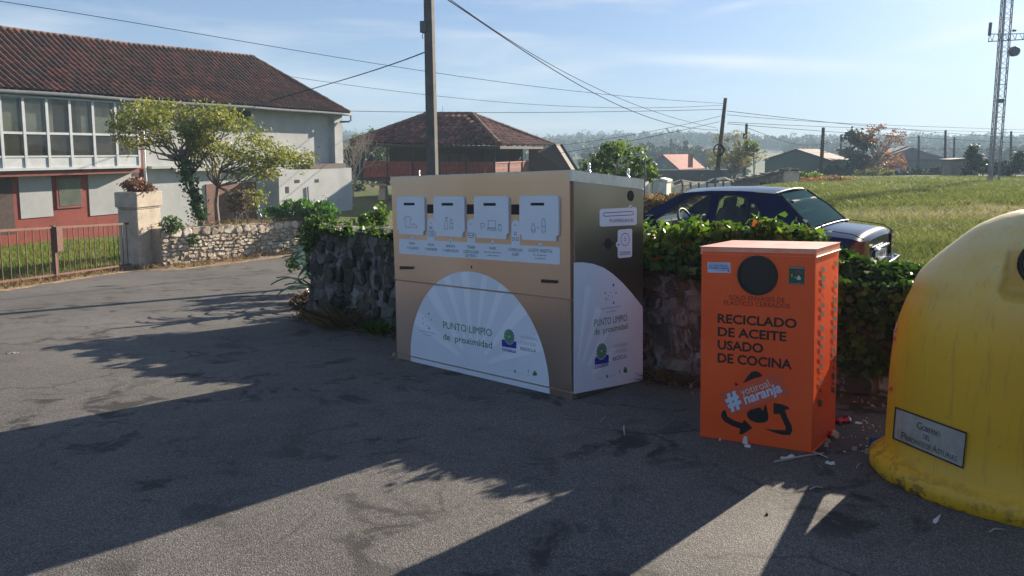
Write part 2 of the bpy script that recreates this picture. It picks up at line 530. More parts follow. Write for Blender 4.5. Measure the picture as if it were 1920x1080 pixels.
    colr = n.mix(up, colr, (.66, .58, .34))  # paler towards the top: sky reflection and sun glint put into the colour
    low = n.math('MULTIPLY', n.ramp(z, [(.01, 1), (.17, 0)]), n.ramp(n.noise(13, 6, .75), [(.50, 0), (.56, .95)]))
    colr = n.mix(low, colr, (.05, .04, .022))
    n.setp(Base_Color=colr, Roughness=n.ramp(b, [(.3, .34), (.7, .55)])); n.bump(n.noise(4, 3), .12, .02); M['yellow_shell'] = n.mat
    n = NT('old_plaque')
    b = n.noise(9, 6, .7); g = n.noise(4, 4)
    colr = n.ramp(b, [(.35, (.27, .26, .235)), (.62, (.36, .35, .32))])
    colr = n.mix(n.ramp(g, [(.55, 0), (.68, .75)]), colr, (.17, .15, .10))
    n.setp(Base_Color=colr, Roughness=.55); M['old_plaque'] = n.mat
    # stone and plaster
    n = NT('rubble_stone')
    a = n.noise(7, 6, .65); b = n.noise(45, 4, .7)
    colr = n.ramp(n.attr(), [(0, (.28, .22, .16)), (.35, (.42, .35, .27)), (.7, (.54, .47, .38)), (1, (.64, .58, .50))])
    colr = n.mix(n.ramp(a, [(.5, 0), (.72, .65)]), colr, (.14, .11, .085))
    colr = n.mix(n.ramp(b, [(.3, .35), (.55, 0)]), colr, (.16, .14, .12))
    n.setp(Base_Color=colr, Roughness=.92); n.bump(n.mix(.5, a, b), .7, .03); M['rubble_stone'] = n.mat
    n = NT('mortar'); b = n.noise(22, 5)
    n.setp(Base_Color=n.ramp(b, [(.3, (.22, .175, .13)), (.7, (.40, .33, .25))]), Roughness=.95); n.bump(b, .7, .03); M['mortar'] = n.mat
    n = NT('peeling_wall')
    big = n.noise(5.2, 7, .66, vec=n.vec((1, 1, .48)), dist=.7); fine = n.noise(26, 5, .7)
    msk = n.ramp(big, [(.49, 0), (.53, 1)])
    stone = n.mix(n.ramp(n.voro(7), [(.0, 0), (.4, 1)]), (.035, .032, .022), (.13, .095, .065))
    stone = n.mix(n.ramp(n.noise(2.1, 4), [(.45, 0), (.62, .85)]), stone, (.035, .05, .02))
    plas = n.ramp(n.noise(8, 5, .7), [(.3, (.095, .088, .078)), (.55, (.18, .178, .172)), (.75, (.30, .305, .31))])
    colr = n.mix(msk, stone, plas)
    n.setp(Base_Color=colr, Roughness=.93); n.bump(n.mix(.35, msk, fine), .9, .05); M['peeling_wall'] = n.mat
    n = NT('pillar_concrete')
    a = n.noise(3, 6, .6); b = n.noise(30, 4)
    colr = n.ramp(a, [(.3, (.30, .25, .195)), (.55, (.42, .36, .29)), (.75, (.48, .43, .36))])
    colr = n.mix(n.ramp(n.noise(6, 5, .7, vec=n.vec((3, 3, .7))), [(.58, 0), (.7, .6)]), colr, (.17, .14, .12))
    n.setp(Base_Color=colr, Roughness=.9); n.bump(b, .5, .02); M['pillar_concrete'] = n.mat
    n = NT('wall_stone')
    big = n.noise(4.2, 7, .66, vec=n.vec((1, 1, .6)), dist=.6); fine = n.noise(30, 5, .7)
    stone = n.ramp(n.attr(), [(0, (.026, .024, .020)), (.5, (.050, .045, .038)), (.85, (.085, .078, .068)), (1, (.16, .155, .145))])
    stone = n.mix(n.ramp(n.noise(9, 5, .7), [(.45, 0), (.65, .6)]), stone, (.03, .032, .018))
    msk = n.ramp(big, [(.53, 0), (.565, 1)])
    plas = n.ramp(n.noise(9, 5, .7), [(.3, (.10, .093, .083)), (.55, (.18, .175, .168)), (.75, (.31, .312, .315))])
    colr = n.mix(msk, stone, plas)
    n.setp(Base_Color=colr, Roughness=.95); n.bump(n.mix(.35, msk, fine), .9, .04); M['wall_stone'] = n.mat
    n = NT('wall_earth'); b = n.noise(12, 5)
    n.setp(Base_Color=n.ramp(b, [(.3, (.018, .015, .010)), (.6, (.045, .036, .024)), (.75, (.03, .04, .015))]), Roughness=.97); n.bump(b, .8, .04); M['wall_earth'] = n.mat
    n = NT('whitewash')
    a = n.noise(.9, 6, .6); st = n.noise(2.4, 5, .6, vec=n.vec((2.5, 2.5, .35)))
    colr = n.ramp(a, [(.3, (.34, .355, .36)), (.7, (.46, .475, .48))])
    colr = n.mix(n.ramp(st, [(.58, 0), (.75, .45)]), colr, (.36, .34, .30))
    n.setp(Base_Color=colr, Roughness=.9); n.bump(n.noise(18, 4), .25, .02); M['whitewash'] = n.mat
    simple('ochre_red', (.24, .045, .03), .8, var=.2, scale=3, bump=.2)
    simple('red_timber', (.20, .045, .03), .6, var=.3, scale=5)
    simple('horreo_red', (.20, .036, .027), .65, var=.35, scale=4)
    simple('horreo_wood', (.042, .021, .016), .8, var=.4, scale=6)
    simple('brown_door', (.14, .055, .035), .65, var=.3, scale=4)
    simple('dark_door', (.06, .035, .028), .6, var=.3)
    simple('white_paint', (.50, .53, .55), .5, var=.1, scale=4)
    simple('grey_zinc', (.13, .145, .16), .8, 0, var=.2, spec=.2)
    simple('room_dark', (.035, .032, .03), .9, var=.3)
    simple('room_curtain', (.60, .58, .52), .9, var=.2, scale=3)
    simple('room_sill', (.11, .06, .035), .8, var=.3)
    n = NT('roof_tile')
    a = n.noise(1.1, 6, .65); b = n.noise(14, 5, .7)
    colr = n.ramp(n.attr(), [(0, (.028, .016, .013)), (.3, (.065, .026, .019)), (.65, (.125, .042, .028)), (1, (.24, .075, .045))])
    colr = n.mix(n.ramp(a, [(.45, 0), (.66, .72)]), colr, (.055, .042, .034))
    colr = n.mix(n.ramp(b, [(.60, 0), (.72, .5)]), colr, (.20, .17, .12))
    n.setp(Base_Color=colr, Roughness=.85); n.bump(b, .4, .02); M['roof_tile'] = n.mat
    n = NT('granary_tile')
    b = n.noise(9, 5, .7)
    colr = n.ramp(n.attr(), [(0, (.030, .016, .015)), (.35, (.075, .024, .021)), (.65, (.17, .046, .036)), (1, (.34, .11, .085))])
    colr = n.mix(n.ramp(b, [(.55, 0), (.72, .5)]), colr, (.05, .042, .036))
    n.setp(Base_Color=colr, Roughness=.9); n.bump(b, .4, .02); M['granary_tile'] = n.mat
    simple('ridge_tile', (.15, .075, .05), .9, var=.45, scale=4, bump=.4, bscale=20)
    # metals, wood, concrete
    n = NT('rusty_paint'); a = n.noise(7, 6, .65)
    n.setp(Base_Color=n.ramp(a, [(.35, (.075, .030, .02)), (.55, (.12, .052, .035)), (.7, (.05, .022, .014))]), Roughness=.8); n.bump(a, .3, .01); M['rusty_paint'] = n.mat
    simple('pole_concrete', (.115, .11, .105), .9, var=.25, scale=4, bump=.4, bscale=30)
    simple('pole_wood', (.085, .062, .048), .85, var=.4, scale=5, bump=.4, bscale=30)
    simple('cable_black', (.02, .021, .024), .95, var=.1, spec=.05)
    simple('mast_steel', (.20, .20, .22), .5, .3, var=.25, scale=1)
    simple('antenna_grey', (.10, .11, .14), .5, var=.15)
    simple('concrete_panel', (.62, .60, .57), .9, var=.2, scale=3, bump=.3)
    simple('shed_block', (.22, .19, .165), .95, var=.35, scale=4, bump=.5, bscale=18)
    simple('old_boards', (.50, .44, .37), .85, var=.3, scale=5)
    simple('asbestos', (.15, .13, .12), .9, var=.3, scale=2)
    simple('barn_green', (.05, .085, .065), .7, var=.12, scale=1)
    simple('house_grey', (.15, .15, .17), .9, var=.12, scale=1)
    simple('brick_roof', (.34, .105, .07), .85, var=.25, scale=1.5)
    simple('barn_roof', (.065, .026, .021), .85, var=.25, scale=1.2)
    simple('far_dark_roof', (.11, .09, .085), .9, var=.3, scale=.8)
    simple('far_net', (.05, .058, .055), .95, var=.2, scale=1)
    # bark and leaves
    n = NT('bark'); a = n.noise(10, 6, .65, vec=n.vec((3, 3, .7)))
    n.setp(Base_Color=n.ramp(a, [(.3, (.085, .065, .05)), (.6, (.22, .18, .145)), (.75, (.34, .30, .25))]), Roughness=.9); n.bump(a, .6, .03); M['bark'] = n.mat
    simple('bare_twig', (.30, .25, .205), .9, var=.3)
    leafmat('leaf_acacia', [(0, (.085, .11, .018)), (.4, (.15, .18, .03)), (.75, (.215, .235, .05)), (1, (.25, .20, .06))], .38)
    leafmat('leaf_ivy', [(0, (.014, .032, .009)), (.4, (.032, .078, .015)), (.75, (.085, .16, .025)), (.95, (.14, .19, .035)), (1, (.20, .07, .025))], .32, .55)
    leafmat('leaf_fresh', [(0, (.03, .07, .010)), (.5, (.06, .13, .016)), (1, (.12, .18, .025))], .4, .35)
    leafmat('leaf_hedge', [(0, (.025, .07, .012)), (.5, (.05, .14, .02)), (1, (.10, .22, .03))], .35, .3)
    leafmat('leaf_fig', [(0, (.03, .07, .018)), (.6, (.075, .14, .028)), (1, (.16, .20, .03))], .4, .5)
    leafmat('leaf_dark', [(0, (.010, .022, .012)), (.6, (.022, .042, .02)), (1, (.045, .065, .026))], .15, .6)
    leafmat('leaf_pale', [(0, (.10, .10, .035)), (.6, (.17, .16, .05)), (1, (.24, .21, .08))], .4, .6)
    leafmat('leaf_rust', [(0, (.10, .045, .025)), (.6, (.20, .085, .04)), (1, (.27, .13, .06))], .35, .6)
    leafmat('leaf_dry', [(0, (.075, .045, .028)), (.5, (.17, .11, .06)), (1, (.32, .23, .13))], .25, .8)
    leafmat('leaf_dead_red', [(0, (.035, .022, .016)), (.6, (.075, .042, .028)), (1, (.13, .08, .05))], .15, .8)
    leafmat('leaf_agave', [(0, (.02, .05, .03)), (.6, (.035, .075, .045)), (1, (.10, .15, .12))], .1, .25)
    leafmat('grass_field', [(0, (.085, .11, .035)), (.45, (.15, .18, .065)), (.72, (.20, .205, .10)), (.85, (.27, .225, .16)), (1, (.36, .29, .24))], .3, .6)
    leafmat('grass_lawn', [(0, (.06, .10, .016)), (.6, (.12, .165, .03)), (1, (.19, .21, .05))], .45, .6)
    leafmat('leaf_woods', [(0, (.018, .034, .014)), (.6, (.032, .055, .02)), (1, (.055, .075, .03))], .1, .8)
    leafmat('leaf_succulent', [(0, (.07, .06, .03)), (.5, (.17, .07, .05)), (1, (.32, .12, .09))], .25, .5)
    leafmat('leaf_purple', [(0, (.06, .055, .035)), (.6, (.12, .09, .065)), (1, (.20, .14, .11))], .25, .6)
    # car
    n = NT('car_paint'); a = n.noise(2, 3)
    n.setp(Base_Color=n.ramp(a, [(.3, (.005, .009, .040)), (.7, (.008, .013, .055))]), Roughness=.16, Coat_Weight=.0)
    n.p.inputs['Specular IOR Level'].default_value = .16
    M['car_paint'] = n.mat
    simple('chrome', (.75, .76, .78), .12, 1.0, .05)
    simple('car_trim', (.012, .012, .014), .45, var=.15)
    simple('car_seat', (.018, .02, .026), .85, var=.2)
    simple('tail_red', (.16, .006, .010), .18, var=.1, coat=.6)
    simple('tail_clear', (.70, .62, .60), .2, var=.1)
    simple('plate_white', (.72, .72, .74), .4, var=.05)
    glassmat('car_glass', (.80, .88, .88), .03, (.2, .25, .26))
    glassmat('dew_sky_glass', (.40, .52, .56), .42, (.075, .15, .185), .3, .0, .0)  # dew film without gloss; the sky reflection is put into its colour
    glassmat('window_glass', (.75, .78, .76), .10, (.25, .26, .24))
    # litter
    simple('can_red', (.45, .02, .03), .25, .5, .2, 20)
    simple('can_top', (.7, .72, .75), .25, .9, .1)
    simple('paper_white', (.55, .54, .52), .8, var=.2)
    simple('cork_tan', (.36, .26, .18), .85, var=.2)
    simple('stick_pale', (.33, .29, .25), .85, var=.25)
    simple('blue_rag', (.02, .06, .28), .7, var=.3)
    simple('white_strip', (.62, .55, .52), .5, var=.15)
    simple('red_strip', (.45, .05, .05), .5, var=.15)
    simple('green_label', (.012, .085, .055), .45, var=.1)
    simple('yellow_ink', (.62, .40, .05), .5, var=.1)
    simple('red_ink', (.42, .03, .03), .5, var=.1)
    simple('sticker_blue', (.45, .56, .70), .4, var=.05)
make_materials()
# ================================================================= THE SETTING
def axis(a, b, near0, near1, step, grow):
    out = [near0]
    while out[-1] < near1: out.append(out[-1] + step)
    s = step
    while out[-1] < b: s *= grow; out.append(out[-1] + s)
    pre = [near0]; s = step
    while pre[-1] > a: s *= grow; pre.append(pre[-1] - s)
    return np.array(pre[:0:-1] + out)
gx = axis(-640, 640, -16, 18, .45, 1.09)
gy = axis(-70, 690, 3, 32, .45, 1.07)
road_poly = [(9.5, 2.9), (6.5, 4.18), (1.5, 6.38), (-.8, 8.43), (-2.85, 10.3), (-3.1, 10.8), (-2.6, 12.5), (-1.8, 15), (-1.5, 19), (0.5, 26),
             (-4.0, 26.5), (-5.6, 24.9), (-6.3, 24.0), (-9.0, 18.95), (-10.25, 18.5), (-10.15, 14), (-10.2, 8), (-11.5, 0), (-14, -20), (9.5, -20)]
def inside(x, y, P):
    c = False
    for (x1, y1), (x2, y2) in zip(P, P[1:] + P[:1]):
        if (y1 > y) != (y2 > y) and x < (x2 - x1) * (y - y1) / (y2 - y1) + x1: c = not c
    return c
g = MB()
PTS = [[(x, y, ground_h(x, y) - (.05 if inside(x, y, road_poly) else 0)) for y in gy] for x in gx]
g.grid(PTS)
ground = tag(g.build('ground', M['meadow'], smooth=True), kind='structure')
# the asphalt, cut in strips along its slope
bp = []
for (x1, y1), (x2, y2) in zip(road_poly, road_poly[1:] + road_poly[:1]):
    L = math.hypot(x2 - x1, y2 - y1); n = max(1, int(L / .35))
    for k in range(n):
        t = k / n; j = .07 if L > .8 else .02
        bp.append((x1 + (x2 - x1) * t + rnd.uniform(-j, j), y1 + (y2 - y1) * t + rnd.uniform(-j, j)))
def clip_y(P, y, keep_above):
    out = []
    for (x1, y1), (x2, y2) in zip(P, P[1:] + P[:1]):
        a, b = ((y1 >= y), (y2 >= y)) if keep_above else ((y1 <= y), (y2 <= y))
        if a: out.append((x1, y1))
        if a != b:
            t = (y - y1) / (y2 - y1); out.append((x1 + (x2 - x1) * t, y))
    return out
r = MB()
ys = [-20, -4, 17] + [17 + .5 * k for k in range(1, 13)] + [27]
for a, b in zip(ys[:-1], ys[1:]):
    P = clip_y(clip_y(bp, a, True), b, False)
    if len(P) > 2: r.poly([(x, y, roadz(y) + .004) for x, y in P])
road = tag(r.build('asphalt_road', M['asphalt']), kind='structure')
# earth verge along the railing and the far wall
v = MB()
edge = [(-10.2, 8), (-10.15, 14), (-10.2, 18.4), (-9.02, 19.0), (-6.32, 24.15), (-5.6, 24.9)]
ep = []
for (x1, y1), (x2, y2) in zip(edge[:-1], edge[1:]):
    n = int(math.hypot(x2 - x1, y2 - y1) / .3)
    ep += [(x1 + (x2 - x1) * k / n, y1 + (y2 - y1) * k / n) for k in range(n)]
rows = []
for x, y in ep:
    w = .32 + .16 * n2(x * 1.3, y * 1.3) + rnd.uniform(-.05, .05)
    rows.append([(x - .35, y + .1, roadz(y) + .03), (x - .05, y, roadz(y) + .05), (x + w * .85, y - w * .55, roadz(y - w * .55) + .009)])
v.grid(rows)
tag(v.build('verge', M['dirt'], smooth=True), kind='structure')

# ------------------------------------------------ leaf and grass clouds
def leafcloud(cen, size, aspect=.6, updir=None, fold=.25, droop=0, jitter=.35):
    n = len(cen)
    d = nrs.normal(size=(n, 3))
    if updir is not None: d = d * .7 + np.asarray(updir)
    d[:, 2] -= droop
    d /= np.linalg.norm(d, axis=1)[:, None] + 1e-9
    q = nrs.normal(size=(n, 3)); s = np.cross(d, q); s /= np.linalg.norm(s, axis=1)[:, None] + 1e-9
    u = np.cross(s, d)
    sz = (size * (1 + jitter * nrs.uniform(-1, 1, n)))[:, None] if not hasattr(size, '__len__') else np.asarray(size)[:, None]
    a = cen - d * sz * .5; b = cen + d * sz * .5
    l = cen + s * sz * aspect * .5 + u * sz * fold * .4 - d * sz * .08; r_ = cen - s * sz * aspect * .5 + u * sz * fold * .4 - d * sz * .08
    V = np.stack([a, l, b, r_], 1).reshape(-1, 3)
    return V, np.arange(4 * n).reshape(n, 4)
def ellips(n, c, r, hollow=.55):
    d = nrs.normal(size=(n, 3)); d /= np.linalg.norm(d, axis=1)[:, None]
    t = nrs.uniform(hollow ** 3, 1, n) ** (1 / 3.)
    return np.asarray(c) + d * t[:, None] * np.asarray(r)
def clumps(n, c, r, k, cr, hollow=.5):
    """n leaf centres in k clumps spread through an ellipsoid: an uneven crown with gaps"""
    cc = ellips(k, c, r, hollow)
    idx = nrs.randint(0, k, n)
    rr = cr * nrs.uniform(.55, 1.25, k)
    return cc[idx] + nrs.normal(size=(n, 3)) * (rr[idx] * .5)[:, None] * np.array([1, 1, .7]), idx, cc
def tints(idx, k, spread=.22):
    base = nrs.uniform(.15, .85, k)
    return np.clip(base[idx] + nrs.normal(size=len(idx)) * spread, 0, 1)
def blades(name, xy, zf, h, wdt, mat, parent=None, lean=.35, tn=None):
    n = len(xy)
    z = np.array([zf(x, y) for x, y in xy])
    base = np.column_stack([xy, z])
    a = nrs.uniform(0, 2 * math.pi, n); hh = h * nrs.uniform(.5, 1.3, n)
    side = np.column_stack([np.cos(a), np.sin(a), np.zeros(n)]) * (wdt * nrs.uniform(.6, 1.3, n))[:, None]
    tip = base + np.column_stack([nrs.normal(size=n) * lean * hh, nrs.normal(size=n) * lean * hh, hh])
    mid = base * .5 + tip * .5 + np.column_stack([np.zeros(n), np.zeros(n), hh * .08])
    V = np.stack([base - side, base + side, mid + side * .7, tip, mid - side * .7], 1).reshape(-1, 3)
    F = np.arange(5 * n).reshape(n, 5)
    t = nrs.uniform(0, 1, n) if tn is None else tn
    return mesh_np(name, V, F, mat, t, parent=parent)
def branch(mb, a, b, r0, r1, bend=.12, n=5, sides=6):
    a, b = np.array(a, float), np.array(b, float); L = np.linalg.norm(b - a)
    pts = [a + (b - a) * k / n + (nrs.normal(size=3) * bend * L * .35 if 0 < k < n else 0) for k in range(n + 1)]
    mb.tube(pts, [r0 + (r1 - r0) * k / n for k in range(n + 1)], sides)
    return pts
def tree(name, label, cat, base, trunkpts, r0, crown, leafmat_, leaf, n, k=26, cr=.5, group=None, barkm='bark', twigs=22, hollow=.45, aspect=.6, limb=.3):
    root = thing(name, label, cat, base, group)
    tb = MB()
    pts = [np.array(base) + np.array(p) for p in trunkpts]
    tb.tube([pts[0] - np.array([0, 0, .15])] + pts, [r0 * 1.25] + [r0 * (1 - .6 * i / len(pts)) for i in range(len(pts))], 8)
    P, T = [], []
    share = sum(e[2] for e in crown)
    for (c, r, wgt) in crown:
        c = np.array(base) + np.array(c)
        m = int(n * wgt / share); kk = max(4, int(k * wgt / share))
        pp, idx, cc = clumps(m, c, r, kk, cr, hollow)
        P.append(pp); T.append(tints(idx, kk))
        for q in cc[:max(2, int(twigs * wgt / share))]:
            s = pts[-1] if len(pts) < 3 else pts[rnd.randrange(max(1, len(pts) - 2), len(pts))]
            branch(tb, s, q, r0 * limb, r0 * .07, .16, 5, 5)
    tb.build('trunk', M[barkm], root, smooth=True)
    P = np.concatenate(P); T = np.concatenate(T)
    V, F = leafcloud(P, leaf, aspect)
    mesh_np('crown', V, F, M[leafmat_], T, parent=root)
    return root
def bush(name, label, cat, base, crown, leafmat_, leaf, n, k=26, cr=.3, group=None, hollow=.5, aspect=.6, stems=7):
    root = thing(name, label, cat, base, group)
    sb = MB(); P, T = [], []
    share = sum(e[2] for e in crown)
    for (c, r, wgt) in crown:
        c = np.array(base) + np.array(c); m = int(n * wgt / share); kk = max(4, int(k * wgt / share))
        pp, idx, cc = clumps(m, c, r, kk, cr, hollow)
        P.append(pp); T.append(tints(idx, kk))
        for q in cc[:stems]: branch(sb, np.array(base) + np.array([rnd.uniform(-.1, .1), rnd.uniform(-.1, .1), -.05]), q, .02, .006, .12, 4, 5)
    sb.build('stem', M['bark'], root, smooth=True)
    P = np.concatenate(P); T = np.concatenate(T)
    P[:, 2] = np.maximum(P[:, 2], base[2] + .02)
    V, F = leafcloud(P, leaf, aspect)
    mesh_np('foliage', V, F, M[leafmat_], T, parent=root)
    return root
# ================================================================= RECYCLING CONTAINERS
def hexa(mb, b, t, m=0):
    mb.add(b + t, [(0, 1, 2, 3), (7, 6, 5, 4), (0, 1, 5, 4), (1, 2, 6, 5), (2, 3, 7, 6), (3, 0, 4, 7)], m)
def pxpoly(fr, pts, f=None, w=0): return [fr.px(*(f(*p) if f else p), w) for p in pts]
def textpx(mb, fr, body, p0, x1, cap, w=.003, m=0, bold=0, f=None):
    if f: a, b, c = f(*p0), f(x1, p0[1]), f(p0[0], p0[1] - cap)
    else: a, b, c = p0, (x1, p0[1]), (p0[0], p0[1] - cap)
    u0, v0 = fr.px(*a); u1, _ = fr.px(*b); _, v2 = fr.px(*c)
    text(mb, fr, body, u0, v0, u1, v2 - v0, w, m, bold)
def halfplane(P, a, b, left=True):
    """the part of a polygon on one side of the line a-b"""
    def sd(p): return ((b[0] - a[0]) * (p[1] - a[1]) - (b[1] - a[1]) * (p[0] - a[0])) * (1 if left else -1)
    out = []
    for p, q in zip(P, P[1:] + P[:1]):
        s, t = sd(p), sd(q)
        if s >= 0: out.append(p)
        if (s >= 0) != (t >= 0):
            k = s / (s - t); out.append((p[0] + (q[0] - p[0]) * k, p[1] + (q[1] - p[1]) * k))
    return out
# ---------------- steel mini recycling point
FL, FR_, BR = ong(744, 671.3), ong(1078.3, 750.4), ong(1205, 714)
tops = [at(732.3, 331.9, FL[1]), at(1070.0, 319.2, FR_[1]), at(1206.9, 336.5, BR[1])]
BL = FL + BR - FR_
btm = [q + np.array([0, 0, .012]) for q in (FL, FR_, BR, BL)]
up = sum((t - b) for t, b in zip(tops, (FL, FR_, BR))) / 3; up /= up[2]
exF, exS = unit(FR_ - FL), unit(BR - FR_)
ff = Fr(FL, exF, up, -exS)
fs = Fr(FR_, exS, up, exF)
def onface(fr, x, y): return fr(*fr.px(x, y))
tops = [onface(ff, 732.3, 331.9), FR_ + up * ff.px(1070.0, 319.2)[1], onface(fs, 1206.9, 336.5)]
topc = tops + [tops[0] + tops[2] - tops[1]]
print('box', np.linalg.norm(FR_ - FL), np.linalg.norm(BR - FR_), FL, FR_, BR)
c3 = lambda x, y: (730 + x / 2.4, 310 + y / 2.4)
cA = lambda x, y: (740 + x / 5.818, 350 + y / 5.818)
cB = lambda x, y: (760 + x / 6.0, 560 + y / 6.0)
cS = lambda x, y: (1070 + x / 2.634, 330 + y / 2.634)
box = thing('recycling_cabinet', 'wide brushed steel recycling point cabinet with four white flaps, in front of the ivy wall', 'recycling container', (FL + FR_ + BR + BL) / 4)
b = MB()
ins = lambda q, du, dw: q + exF * du + exS * dw
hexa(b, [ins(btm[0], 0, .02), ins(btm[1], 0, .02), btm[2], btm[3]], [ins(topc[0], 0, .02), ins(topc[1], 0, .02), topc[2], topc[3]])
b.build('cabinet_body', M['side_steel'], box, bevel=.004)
b = MB()                                   # folded top with a bright rim
cen = sum(topc) / 4
lid_b = [q + np.array([0, 0, .001]) + (q - cen) * .004 for q in topc]
hexa(b, [q - np.array([0, 0, .085]) + (q - cen) * .0035 for q in topc], [q + np.array([0, 0, .004]) + (q - cen) * .0035 for q in topc])
b.build('top_rim', M['galvanised'], box, bevel=.003)
def panel(name, pts, w0, w1, mat, bev=.004, f=None):
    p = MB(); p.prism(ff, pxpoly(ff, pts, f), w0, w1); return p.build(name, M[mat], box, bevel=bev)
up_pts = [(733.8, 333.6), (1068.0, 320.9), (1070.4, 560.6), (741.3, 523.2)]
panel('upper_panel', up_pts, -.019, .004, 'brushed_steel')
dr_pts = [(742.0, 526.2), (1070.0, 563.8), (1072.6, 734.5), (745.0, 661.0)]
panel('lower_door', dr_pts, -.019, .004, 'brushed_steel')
panel('plinth', [(744.6, 663.4), (1072.8, 737.6), (1073.6, 748.6), (744.6, 670.8)], -.019, .002, 'brushed_steel')
# white flaps with a slot and line pictograms
flaps = [((40, 110), (340, 108), (345, 480), (330, 488), (328, 528), (70, 518), (66, 475), (48, 462), (120, 176, 236, 204)),
         ((440, 108), (775, 106), (780, 490), (760, 500), (758, 550), (470, 536), (466, 490), (447, 480), (533, 178, 656, 207)),
         ((882, 106), (1258, 105), (1258, 510), (1238, 520), (1236, 572), (910, 556), (908, 512), (888, 500), (990, 178, 1122, 209)),
         ((1378, 100), (1805, 99), (1806, 530), (1778, 542), (1777, 594), (1410, 578), (1406, 528), (1382, 515), (1504, 176, 1650, 206))]
def shirt(L):
    L([(150, 322), (125, 340), (122, 355), (138, 362), (138, 440), (190, 445), (190, 365), (204, 358), (202, 342), (180, 322), (165, 332)], True)
    L([(215, 405), (232, 405), (265, 430), (268, 445), (215, 442)], True)
def spray(L):
    L([(572, 335), (600, 335), (602, 350)]); L([(575, 335), (578, 365), (562, 420), (562, 460), (600, 462), (600, 425), (588, 368), (590, 340)])
    L([(625, 372), (632, 372), (634, 350), (642, 350), (644, 372), (654, 378), (654, 460), (624, 458), (624, 378)], True); L([(624, 400), (654, 402)]); L([(624, 440), (654, 442)])
def laptop(L):
    L([(958, 400), (1005, 405), (1002, 436), (962, 440)], True); L([(965, 440), (970, 470)])
    L([(1040, 370), (1120, 372), (1120, 450), (1040, 448)], True); L([(1032, 455), (1128, 460), (1128, 478), (1032, 472)], True)
    L([(1154, 412), (1182, 412), (1182, 480), (1154, 478)], True); L([(1154, 424), (1182, 425)])
def oil(L):
    L([(1524, 405), (1540, 405), (1542, 425), (1556, 465), (1548, 495), (1516, 493), (1510, 462), (1522, 425)], True); L([(1512, 465), (1535, 478), (1555, 465)])
    L([(1580, 435), (1592, 446), (1580, 458)])
    L([(1640, 346), (1650, 346), (1662, 385), (1664, 490), (1640, 498), (1628, 488), (1626, 385)], True); L([(1627, 435), (1663, 437)])
for k, (fp, pic, lab) in enumerate(zip(flaps, (shirt, spray, laptop, oil), ('clothing', 'spray cans', 'electronics', 'cooking oil'))):
    P = pxpoly(ff, fp[:8], cA)
    # small rounded upper corners
    (a0, b0), (a1, b1) = P[0], P[1]
    P = [(a0, b0 - .03), (a0 + .01, b0 - .008), (a0 + .03, b0), (a1 - .03, b1), (a1 - .01, b1 - .008), (a1, b1 - .03)] + P[2:]
    p = MB(); p.prism(ff, P, .005, .022)
    fl = p.build('deposit_flap', M['white_vinyl'], box, bevel=.002)
    tag(fl, 'white flap with a %s pictogram' % lab)
    fl['_w'] = box['_w']
    x0, y0, x1, y1 = fp[8]
    q = MB(); q.prism(ff, pxpoly(ff, [(x0, y0), (x1, y0), (x1, y1), (x0, y1)], cA), .020, .0235)
    q.build('slot', M['dark_hole'], fl)
    q = MB()
    def L(pts, closed=False): line(q, ff, pxpoly(ff, pts, cA), .0042, .0232, 0, closed)
    pic(L)
    q.build('pictogram', M['teal_ink'], fl)
for (x0, y0, x1, y1) in ((360, 193, 434, 292), (793, 193, 874, 299), (1277, 193, 1368, 305)):
    q = MB(); q.prism(ff, pxpoly(ff, [(x0, y0), (x1, y0), (x1, y1), (x0, y1)], cA), .0, .0065)
    q.build('opening', M['dark_hole'], box)
# label strip with tabs and lettering
sp = MB()
strip = pxpoly(ff, [(62, 568), (1800, 660), (1808, 672), (1808, 838), (1796, 850), (68, 730), (55, 716), (55, 580)], cA)
sp.prism(ff, strip, .003, .0065)
for x0, x1, yt, yb in ((361, 441, 343, 600), (798, 881, 352, 620), (1280, 1371, 362, 650)):
    xm, rx = (x0 + x1) / 2, (x1 - x0) / 2
    sp.prism(ff, pxpoly(ff, [(x0, yb), (x0, yt + 45)] + [(xm - rx * math.cos(a), yt + 45 - 45 * math.sin(a)) for a in [math.pi * k / 8 for k in range(1, 8)]] + [(x1, yt + 45), (x1, yb)], cA), .003, .0062)
for xm, y in ((195, 580), (614, 600), (1074, 625), (1592, 650)):
    sp.prism(ff, pxpoly(ff, [(xm - 17, y + 5), (xm - 17, y - 20), (xm - 9, y - 36), (xm, y - 40), (xm + 9, y - 36), (xm + 17, y - 20), (xm + 17, y + 5)], cA), .003, .0060)
st = sp.build('label_strip', M['white_vinyl'], box); st['_w'] = box['_w']
lt = MB()
for bd, x0, y0, x1, cap in (('ROPA', 168, 629, 228, 26), ('Y CALZADO', 138, 678, 268, 26), ('PILAS', 370, 644, 436, 26), ('Y BATER\u00cdAS', 338, 692, 470, 27),
                            ('SPRAYS', 567, 660, 664, 28), ('Y AEROSOLES', 530, 706, 704, 28), ('T\u00d3NER/', 793, 672, 888, 30), ('CARTUCHOS', 758, 722, 924, 32),
                            ('DE TINTA', 782, 765, 898, 30), ('RAEE', 1040, 682, 1110, 28), ('Aparatos el\u00e9ctricos', 982, 718, 1168, 16), ('y electr\u00f3nicos', 1010, 752, 1140, 16),
                            ('C\u00c1PSULAS', 1244, 700, 1400, 32), ('CAF\u00c9', 1288, 752, 1362, 32), ('ACEITE VEGETAL', 1466, 708, 1728, 34), ('En recipiente', 1520, 750, 1660, 17), ('de pl\u00e1stico', 1536, 786, 1650, 17)):
    textpx(lt, ff, bd, (x0, y0), x1, cap, .0075, 0, .012, cA)
